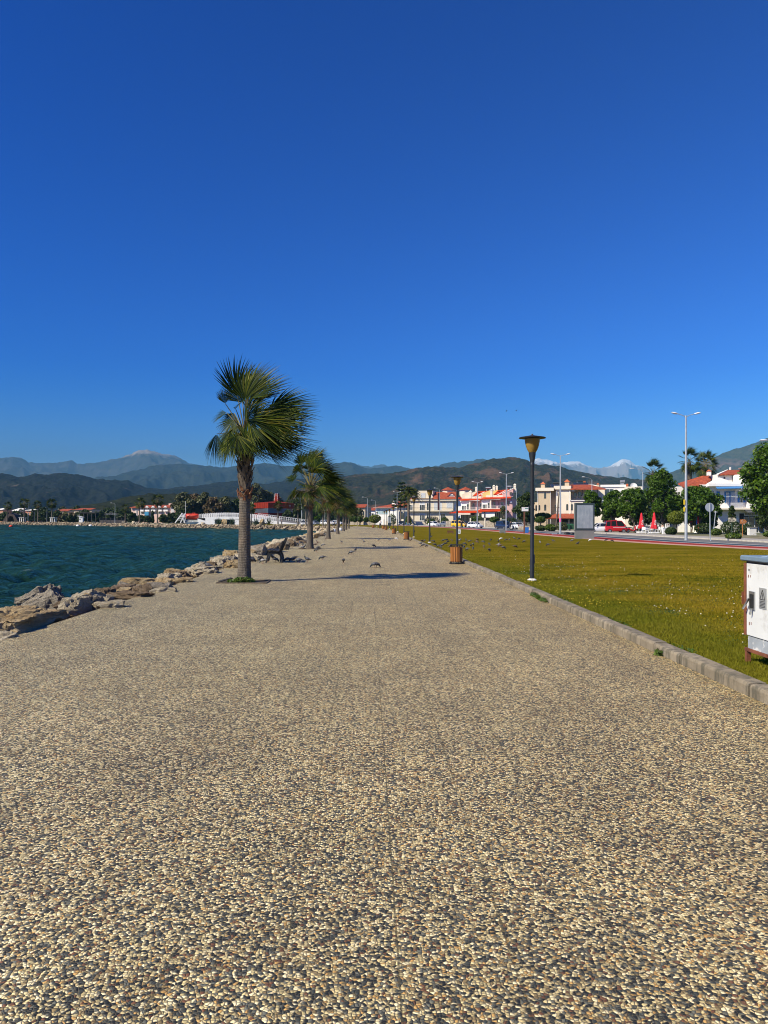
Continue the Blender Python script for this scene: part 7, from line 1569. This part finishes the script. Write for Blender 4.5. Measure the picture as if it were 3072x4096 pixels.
small_house('tan flat building with red tile trim behind the kiosk', c1(1228), c1(1560), r1(325), r1(300), 2090, 440, TANP, TILE, 5); small_house('long low house with brown roof left of the tan building', c1(930), c1(1165), r1(345), r1(315), 2090, 450, TANP, TILE, 4); small_house('long white roofed hall at the far left shore', c1(195), c1(365), r1(345), r1(303), 2090, 470, WHITEP, WHITEP, 3); small_house('orange walled hall right of the white roofed one', c1(430), c1(580), r1(335), r1(318), 2090, 470, plaster('orange_plaster', (.45, .17, .08)), WHITEP, 4); small_house('orange and white house at the left edge of the bay', c1(-60), c1(68), r1(325), r1(300), 2090, 465, plaster('apricot_plaster', (.55, .26, .14)), WHITEP, 3)
for x, lb in ((1108, 'white'),): pass
# tent roof, pergolas, kiosk, shelter, sign and court fence
Z = 392; k = Z / FPX; w = W(c1(170), 2083, Z); o = thing('tent_roof', 'dark pointed tent roof at the left end of the far shore', 'tent', (w.x, Z, 0)); part('cover', MB().prism([(-130 * .2411 * k, .2), (-60 * .2411 * k, 28 * k), (0, 36 * k), (60 * .2411 * k, 30 * k), (130 * .2411 * k, .2), (70 * .2411 * k, .2), (40 * .2411 * k, 22 * k), (-10 * .2411 * k, 25 * k), (-70 * .2411 * k, .2)], 0, 6), mat('dark_tent_cloth', (.05, .035, .03), .85), o); part('awning_pole', MB().bar((-60 * .2411 * k, -.1, 0), (-60 * .2411 * k, -.1, 27 * k), .15, .15), DARKF, o)
pg = None
for x, Z, lb in ((357, 388, 'left white pergola on the far shore'), (868, 370, 'right white pergola on the far shore')):
    w = W(c1(x), 2083, Z); k = Z / FPX
    if pg is None:
        pg = o = thing('pergola', lb, 'pergola', (w.x, Z, .2), 0, 'white pergolas on the far shore'); hw = 38 * .2411 * k
        for a in (-1, 1):
            for d in (0, 2): part('column', MB().box(a * hw * .8 - .16, a * hw * .8 + .16, d, d + .32, 0, 17 * k), FRAME, o)
        part('top_slats', MB().box(-hw * 1.15, hw * 1.15, -.4, 2.7, 17 * k, 18 * k), FRAME, o)
    else: dup(pg, lb, (w.x, Z, .2))
Z = 352; k = Z / FPX; w = W(c1(1340), 2083, Z); o = thing('kiosk', 'small white kiosk with slanted roof on the far shore', 'kiosk', (w.x, Z, .2)); part('body', MB().box(-30 * .2411 * k, 30 * .2411 * k, 0, 1.6, 0, 20 * k), FRAME, o); part('roof', MB().prism([(-58 * .2411 * k, 25 * k), (-50 * .2411 * k, 26 * k), (38 * .2411 * k, 20.5 * k), (36 * .2411 * k, 19.6 * k)], -.3, 1.9), FRAME, o); part('hatch', MB().box(-22 * .2411 * k, -4 * .2411 * k, -.05, -.01, 10 * k, 14 * k), DARKIN, o)
Z = 360; k = Z / FPX; w = W(c1(1450), 2083, Z); o = thing('shelter', 'long dark roofed shelter behind the kiosk', 'shelter', (w.x, Z, .1)); part('roof', MB().box(-140 * .2411 * k, 140 * .2411 * k, 0, 5, 37 * k, 39.5 * k), DARKF, o)
for i in range(5): part('post', MB().box((-130 + i * 65) * .2411 * k - .1, (-130 + i * 65) * .2411 * k + .1, .2, .4, 0, 37 * k), DARKF, o)
Z = 320; k = Z / FPX; w = W(c2(210), 2083, Z); o = thing('court_fence', 'tall dark mesh fence of a sports court on the far shore', 'fence', (w.x, Z, .1)); part('mesh', MB().box(-215 * .2411 * k, 205 * .2411 * k, 0, .08, 1.2, 20 * k), mat('dark_blue_mesh', (.006, .010, .013), .9, .3, .5, spec=.02), o); part('low_wall', MB().box(-215 * .2411 * k, 205 * .2411 * k, -.05, .2, 0, 1.2), DARKF, o)
for i in range(8): part('post', MB().box((-215 + i * 60) * .2411 * k - .05, (-215 + i * 60) * .2411 * k + .05, -.12, -.01, 0, 21 * k), DARKF, o)
Z = 312; k = Z / FPX; w = W(c2(188), 2083, Z); o = thing('name_sign', 'dark name board with pale letters on two posts across the bay', 'sign', (w.x, Z, .1)); SB = mat('dark_sign_board', (.015, .018, .018), .6); z0 = EYE + (2077 - r1(402)) * k; bd = part('board', MB().prism([(-26 * k, z0 - 3 * k), (26 * k, z0 - 3 * k), (28 * k, z0), (26 * k, z0 + 3 * k), (-26 * k, z0 + 3 * k), (-28 * k, z0)], -.1, .1), SB, o); part('crest', MB().prism([(8 * k * math.cos(PI * i / 8), z0 + 3 * k + 6 * k * math.sin(PI * i / 8)) for i in range(9)], -.05, .05), SB, o); text('BEKIT PET ve BEY LIKASI', .40, SHUT, bd, (0, -.12, z0), (R_(90), 0, 0), ext=.01)
for a in (-1, 1): part('post', MB().box(a * 22 * k - .1, a * 22 * k + .1, -.08, .08, 0, z0 - 3 * k), SB, o)
# orange rescue boat on its white frame
Z = 292; k = Z / FPX; w = W(c2(1530), 2083, Z); ORG = mat('orange_red_hull', (.55, .040, .012), .5, .15, 1.2)
o = thing('lifeboat', 'orange red rescue boat standing on a white cradle ashore', 'boat', (w.x, Z, 0)); zc = EYE + (2079 - r1(440)) * k; V, F_ = [], []; n = 10
for i, u in enumerate(np.linspace(-1, 1, 12)):
    e = (1 - abs(u) ** 3.2) ** .6 + .02; L = 118 * .2411 * k; sh = .35 * abs(u) ** 3
    for j in range(n): a = 2 * PI * j / n; V.append((u * L, math.cos(a) * 1.5 * e, zc + sh + math.sin(a) * (55 * .2411 * k if math.sin(a) < 0 else 48 * .2411 * k) * (.35 + .65 * e)))
F_ = [(i * n + j, i * n + (j + 1) % n, (i + 1) * n + (j + 1) % n, (i + 1) * n + j) for i in range(11) for j in range(n)] + [tuple(range(n))[::-1], tuple(range(11 * n, 12 * n))]
part('hull', MB().add(V, F_), ORG, o, True); part('wheelhouse', MB().box(10 * .2411 * k, 50 * .2411 * k, -.6, .6, zc + 40 * .2411 * k, zc + 62 * .2411 * k), ORG, o, bv=.1); part('gunwale', MB().box(-110 * .2411 * k, 110 * .2411 * k, -1.56, -1.50, zc + .1, zc + .3), REDD, o)
o2 = thing('boat_cradle', 'white stair and cradle frame beneath the orange rescue boat', 'cradle', (w.x, Z - 2.2, 0)); fr = MB(); X_ = lambda x: (c2(x) - c2(1530)) * k; zz = lambda y: EYE + (2079 - r1(y)) * k
fr.bar((X_(1275), 0, zz(545)), (X_(1390), 0, zz(385)), .5, .35).bar((X_(1440), 0, zz(390)), (X_(1360), 0, zz(545)), .5, .35).bar((X_(1400), 0, zz(400)), (X_(1425), 0, zz(545)), .4, .3).box(X_(1355), X_(1440), -.2, .2, zz(455), zz(440)); part('frame', fr, FRAME, o2); st = MB()
for i in range(5): st.bar((X_(1380 - i * 18), -.2, zz(400 + i * 25)), (X_(1425 - i * 5), -.2, zz(400 + i * 25)), .2, .12)
part('steps', st, FRAME, o2); part('mast', MB().tube([(X_(1442), 0, 0), (X_(1442), 0, zz(190))], .07, 6), FRAME, o2); part('net_panel', MB().box(X_(1440), X_(1640), .5, .6, zz(540), zz(497)), mat('grey_net', (.35, .36, .34), .8, .4, 2), o2)
# white arched bridge
Z = 288; k = Z / FPX; xb = cA(420); w = W(xb, 2083, Z); o = thing('footbridge', 'low white arched bridge with white railing across the bay', 'bridge', (w.x, Z, 0)); XA = lambda x: (cA(x) - xb) * k; hz0 = 2082 + .0044 * (xb - 1474); ZA = lambda y: EYE + (hz0 - rA(y)) * k
BW = mat('bridge_white', (.74, .74, .72), .7, .06, .6); dk = [(40, 480), (150, 470), (280, 460), (420, 456), (560, 458), (700, 466), (900, 482), (1150, 520), (1500, 560)]
def span(x): return float(np.interp(x, [a for a, _ in dk], [b_ for _, b_ in dk]))
poly = [(XA(x), ZA(y)) for x, y in dk] + [(XA(1500), -.2), (XA(572), -.2), (XA(572), ZA(497)), (XA(285), ZA(495)), (XA(285), -.2), (XA(40), -.2)]
mbv = MB(); mbv.box(XA(40), XA(150), 0, 6, -.2, ZA(479)); mbv.box(XA(150), XA(285), .01, 5.99, -.2, ZA(470)); mbv.box(XA(572), XA(760), 0, 6, -.2, ZA(496))
for (xa, ya), (xb_, yb_) in zip(dk[:-1], dk[1:]): q0 = ZA(ya); q1 = ZA(yb_); lo = lambda x: ZA(496) if 250 < x < 600 else min(ZA(480) + .0, max(-.2, ZA(span(x)) - 1.2)); mbv.add([(XA(xa), 0, lo(xa) if xa >= 150 else ZA(485)), (XA(xb_), 0, lo(xb_)), (XA(xb_), 0, q1), (XA(xa), 0, q0), (XA(xa), 6, lo(xa) if xa >= 150 else ZA(485)), (XA(xb_), 6, lo(xb_)), (XA(xb_), 6, q1), (XA(xa), 6, q0)], [(0, 1, 2, 3), (7, 6, 5, 4), (3, 2, 6, 7), (4, 5, 1, 0)])
part('arch', mbv, BW, o); part('underpass', MB().box(XA(286), XA(571), 5.5, 5.9, -.2, ZA(497)), DARKIN, o); mb = MB()
for d in (.15, 5.8):
    xx = 60
    while xx < 1180:
        x0, x1 = XA(xx), XA(xx + 26); z0, z1 = ZA(span(xx)), ZA(span(xx + 26)); mb.bar((x0, d, z0), (x0, d, z0 + 1.35), .14, .14); mb.bar((x0, d, z0 + 1.2), ((x0 + x1) / 2, d, (z0 + z1) / 2 + 1.5), .12, .12).bar(((x0 + x1) / 2, d, (z0 + z1) / 2 + 1.5), (x1, d, z1 + 1.2), .12, .12); mb.bar((x0, d, z0 + .9), (x1, d, z1 + .9), .08, .06).bar(((x0 + x1) / 2, d, (z0 + z1) / 2), ((x0 + x1) / 2, d, (z0 + z1) / 2 + 1.1), .05, .05); xx += 26
part('railing', mb, BW, o)
Z2 = 300; k2_ = Z2 / FPX; w2 = W(cA(1250), 2083, Z2); ro = thing('ramp', 'grey road ramp with white railing descending right of the bridge', 'ramp', (w2.x, Z2, 0)); XR = lambda x: (cA(x) - cA(1250)) * k2_; ZR = lambda y: EYE + (2081 - rA(y)) * k2_
part('road_deck', MB().add([(XR(890), -6, ZR(500)), (XR(1700), -14, ZR(585)), (XR(1700), 4, ZR(560)), (XR(890), 4, ZR(460)), (XR(890), -6, -.2), (XR(1700), -14, -.2), (XR(1700), 4, -.2), (XR(890), 4, -.2)], [(0, 1, 2, 3), (0, 4, 5, 1), (3, 2, 6, 7), (0, 3, 7, 4)]), bpy.data.materials['asphalt'], ro); mb = MB(); xx = 890
while xx < 1640:
    f = lambda x: ZR(465 + (x - 890) * .125); x0, x1 = XR(xx), XR(xx + 26); mb.bar((x0, 4, f(xx) - .1), (x0, 4, f(xx) + 1.35), .14, .14).bar((x0, 4, f(xx) + 1.2), ((x0 + x1) / 2, 4, f(xx + 13) + 1.5), .12, .12).bar(((x0 + x1) / 2, 4, f(xx + 13) + 1.5), (x1, 4, f(xx + 26) + 1.2), .12, .12).bar((x0, 4, f(xx) + .6), (x1, 4, f(xx + 26) + .6), .06, .06); xx += 26
part('railing', mb, BW, ro)
# red tower building
Z = 345; k = Z / FPX; xr = cA(1058); w = W(xr, 2083, Z); o = thing('red_pavilion', 'dark red octagonal building with HOTEL tower beyond the bridge', 'building', (w.x, Z, 0)); XB = lambda x: (cA(x) - xr) * k; ZB = lambda y: EYE + (hz0 + .7 - rA(y)) * k
plan = lambda s: [(XB(825) * s, 5), (0, -1 * s), (XB(1330) * s, 4), (XB(1395) * s, 12), (XB(1300), 24), (XB(900), 24)]
part('parapet', MB().slab(plan(1), ZB(335), ZB(256)), REDW, o); part('glazing', MB().slab(plan(.92), ZB(402), ZB(335)), mat('bluish_glazing', (.06, .11, .15), .1, .3, .5), o); part('base', MB().slab(plan(.95), -.2, ZB(402)), REDD, o)
pts = plan(.99); ap = (XB(1138), 11, ZB(226)); part('roof', MB().add([(x, y, ZB(255)) for x, y in pts] + [ap], [(i, (i + 1) % 6, 6) for i in range(6)]), REDW, o)
tw = part('tower', MB().lathe([(46 * .2773 * k, ZB(235)), (30 * .2773 * k, ZB(112))], 6, (XB(1138), 11, 0)), REDW, o); fin = MB()
for i in range(1, 8): x, y = (plan(1)[0][0] * (1 - i / 8), 5 + (-6) * i / 8); fin.box(x - .04, x + .04, y - .06, y - .0, ZB(335), ZB(256))
for i in range(12): x0 = plan(.92)[0][0] * (1 - i / 12); y0 = 5 - 5.92 * i / 12; fin.box(x0 - .06, x0 + .06, y0 - .12, y0 + .05, ZB(402), ZB(335))
part('cladding_joints', fin, REDD, o); text('H\nO\nT\nE\nL', .85, FRAME, tw, (XB(1148), 11 - 1.32, ZB(162)), (R_(80), 0, R_(10)), ext=.05, spacing=.80); text('H\nO\nT\nE\nL', .8, FRAME, tw, (XB(1108), 11 - .85, ZB(164)), (R_(82), R_(0), R_(-52)), ext=.05, spacing=.8); text('EGE', .7, FRAME, o, (XB(1345), 5.2, ZB(296)), (R_(90), 0, R_(48)), ext=.05)
# dark grove behind and scattered trees of the far shore
GG = 'tall trees of the grove behind the bridge'
gv = [(735, 100, 1967, 335, LEAF_OLIVE, 'tall dark tree at the left end of the grove, above the rescue boat'), (775, 80, 1975, 345, LEAF_RUST, 'brownish tree second from the left in the grove'), (815, 84, 1972, 338, LEAF_OLIVE, 'grey green tree above the left of the bridge'), (855, 80, 1986, 330, LEAF_RUST, 'brown tinged tree over the middle of the bridge'), (898, 84, 1992, 335, LEAF_OLIVE, 'olive tree just left of the nearest palm trunk'), (940, 70, 1996, 340, LEAF_DARK, 'dark tree directly left behind the nearest palm trunk'), (1020, 100, 1936, 372, LEAF_OLIVE, 'tallest grey green tree behind the red tower building'), (1062, 90, 1958, 378, LEAF_OLIVE, 'tall tree left of the red tower'), (1105, 80, 1990, 395, LEAF_RUST, 'thin brownish tree behind the red tower'), (1180, 70, 2000, 395, LEAF_DARK, 'dark tree right of the red tower building')]
for x, wp, yt, Z, lm, lb in gv:
    w = W(x, yt, Z); tree('grove_tree', lb, 'tree', (w.x, Z, -.1), wp * Z / FPX, w.z, 3, lm, TG, 3400, .75, .25, 15, GG)
sg = [(20, 40, 2050, 400, LEAF_DARK), (60, 50, 2045, 410, LEAF_DARK), (135, 26, 2040, 405, LEAF_DARK), (180, 44, 2040, 400, LEAF_DARK), (235, 46, 2044, 395, LEAF_DARK), (262, 40, 2048, 385, LEAF_OLIVE), (290, 40, 2050, 380, LEAF_RUST), (340, 60, 2040, 372, LEAF_DARK), (385, 40, 2046, 365, LEAF_DARK), (425, 60, 2030, 420, LEAF_DARK), (460, 50, 2026, 430, LEAF_DARK), (527, 44, 2052, 330, LEAF_DARK), (590, 30, 2062, 320, LEAF_DARK), (655, 36, 2058, 318, LEAF_DARK), (690, 30, 2050, 330, LEAF_DARK), (712, 24, 2045, 335, LEAF_DARK), (1150, 50, 2040, 330, LEAF_DARK), (1265, 64, 2010, 330, LEAF_MID), (1315, 50, 2030, 320, LEAF_DARK), (1375, 60, 2035, 350, LEAF_DARK), (1425, 70, 2030, 330, LEAF_OLIVE), (308, 40, 2016, 455, LEAF_DARK), (250, 50, 2024, 470, LEAF_OLIVE)]
for i, (x, wp, yt, Z, lm) in enumerate(sg):
    w = W(x, yt, Z); tree('shore_tree', 'low dark tree among the gardens of the far shore', 'tree', (w.x, Z, -.1), wp * Z / FPX, w.z, .6, lm, TG, 1400, .7, .16, 9, 'low dark trees of the far shore gardens')
sp_ = [c for c in bpy.data.objects if c.name.startswith('shore_tree') and c.parent is None][:14]; r9 = random.Random(99)
for i in range(64):
    x = r9.uniform(-20, 735); Z = float(np.interp(x, [0, 400, 740], [430, 350, 318])) + r9.uniform(-6, 50); w = W(x, 2083, Z); Z += 75 * (515 < x < 705); w = W(x, 2083, Z); o = dup(sp_[i % len(sp_)], 'low dark tree among the gardens of the far shore', (w.x, Z, -.1), r9.uniform(0, 6)); o.scale = (r9.uniform(.8, 1.5), r9.uniform(.8, 1.3), r9.uniform(.55, .95))
for i, (x, yt, Z) in enumerate(((130, 2033, 398), (146, 2038, 398), (403, 2042, 350), (610, 2042, 330), (675, 2050, 330), (709, 2044, 330))):
    w = W(x, yt, Z); root = thing('cypress', 'slim dark cypress standing on the far shore', 'tree', (w.x, Z, 0), 0, 'cypresses of the far shore'); part('trunk', MB().tube([(0, 0, -.1), (0, 0, w.z * .8)], .12, 6), BARK, root); n = 5; leaf_part('crown', [(0, 0, w.z * (.2 + .16 * j)) for j in range(n)], [(.8 - .1 * j, .8 - .1 * j, w.z * .15) for j in range(n)], 700, .5, LEAF_DARK, root, TG, shell=.4)
# agaves and boulders before the bridge, parked boats, buoys
for x, y, lb in ((cA(530), 2098, 'spiky agave before the bridge underpass'), (cA(880), 2099, 'large spiky agave right of the nearest palm trunk'), (cA(1065), 2099, 'spiky agave left of the palm at the red building'), (cA(340), 2098, 'dark agave at the left of the underpass')):
    Z = 262; w = W(x, 2083, Z); root = thing('agave', lb, 'plant', (w.x, Z, 0), 0, 'agaves before the bridge'); mb = MB()
    for i in range(26): a = i * 2.4; el = .25 + 1.2 * (i / 26); d = Vector((math.cos(a) * math.cos(el), math.sin(a) * math.cos(el), math.sin(el))); q = d.cross(Vector((0, 0, 1))).normalized() * .14; mb.add([-q, q, d * 1.6 + q * .8, d * 2.7, d * 1.6 - q * .8], [(0, 1, 2, 3, 4)])
    part('leaves', mb, leafmat('agave_leaf', (.03, .06, .03), (.07, .11, .06), None, .1) if 'agave_leaf' not in bpy.data.materials else bpy.data.materials['agave_leaf'], root)
for i, (x, yt, Z, s, lb) in enumerate(((cA(430), 2076, 264, 1.6, 'upright tan boulder before the bridge underpass'), (cA(965), 2076, 262, 1.7, 'upright ochre boulder between two agaves'), (cA(115), 2089, 268, 1.3, 'pale boulder left of the bridge on the far bank'), (c2(560), 2084, 300, 1.4, 'tan boulder on the far shore below the pink hotel'), (c2(1040), 2092, 280, 1.3, 'grey boulder by the moored white boats'), (c2(385), 2085, 305, 1.0, 'boulder near the leaning palm on the far shore'))):
    rock(lb, x, yt, Z, s * 1.4, s * 2.2 if 'upright' in lb else s * 1.2, s * 1.2, RM[i], ROCKM[(0, 0, 1, 1, 3, 3)[i]], i * 40, group='boulders on the far shore')
bt = None
for x, y, lb in ((c2(812), 2104, 'small white motor boat moored by the far bank, left one'), (c2(880), 2104, 'small white motor boat moored right of another'), (c2(1525), 2095, 'white dinghy lying on the bank under the rescue boat')):
    Z = 288 if y > 2100 else 283; w = W(x, 2083, Z); z = WATER_Z if y > 2100 else .1
    if bt is None:
        bt = o = thing('motor_boat', lb, 'boat', (w.x, Z, z), .1, 'small white boats at the far bank'); V = []
        for u, hw, zb in ((-2.2, .8, -.1), (-1, .95, -.15), (.5, .9, -.1), (1.7, .5, .1), (2.4, .03, .45)): V += [(u, -hw, .62 + .04 * u), (u, -hw * .6, zb), (u, hw * .6, zb), (u, hw, .62 + .04 * u)]
        part('hull', MB().add(V, [(i * 4 + j, i * 4 + j + 1, i * 4 + j + 5, i * 4 + j + 4) for i in range(4) for j in range(3)] + [(0, 3, 2, 1)] + [(i * 4, i * 4 + 4, i * 4 + 7, i * 4 + 3) for i in range(4)]), FRAME, o); part('outboard_motor', MB().box(-2.5, -2.22, -.15, .15, 0, 1.2), NAVY_C, o, bv=.05); part('windscreen', MB().prism([(.2, .65), (.5, .65), (.3, 1.05), (.25, 1.05)], -.6, .6), SHUT, o)
    else: dup(bt, lb, (w.x, Z, z), .3)
for x, y, m, lb in ((43.5, 2107, ORG, 'orange buoy floating near the left edge'), (c1(1288), 2105, FRAME, 'white buoy before the kiosk, left of two'), (c1(1500), 2104, FRAME, 'white buoy before the kiosk, right of two'), (c2(1272), 2106.5, FRAME, 'white buoy under the white stair frame')):
    p = G(x, y, WATER_Z); o = thing('buoy', lb, 'buoy', (p.x, p.y, WATER_Z), 0, 'buoys off the far shore'); part('float', MB().ball((0, 0, .15), (.7, .5, .42), 10, 6), m, o, True); part('ring', MB().lathe([(.12, .5), (.16, .62), (.08, .66)], 8), m, o)
# lamp poles of the far shore
for i, (x, yt, Z, lb) in enumerate(((c2(250), 2012, 310, 'tall grey pole before the sports court fence'), (cA(1540), 1992, 270, 'double headed lamp pole right of the red building'), (c1(568), 2046, 380, 'short green lamp pole on the far shore'), (c1(780), 2030, 376, 'slim grey pole left of the tall far palm'), (c1(468), 2016, 384, 'slim pole beside the tall far shore palm'), (1300, 2012, 250, 'slim grey pole behind the third promenade palm'))):
    w = W(x, yt, Z); o = dup(sl_ if i == 1 else s1, lb, (w.x, Z, 0), i * .5, group='lamp poles of the far shore'); s = w.z / (10.3 if i == 1 else 9.5); o.scale = (min(s, 1), min(s, 1), s)
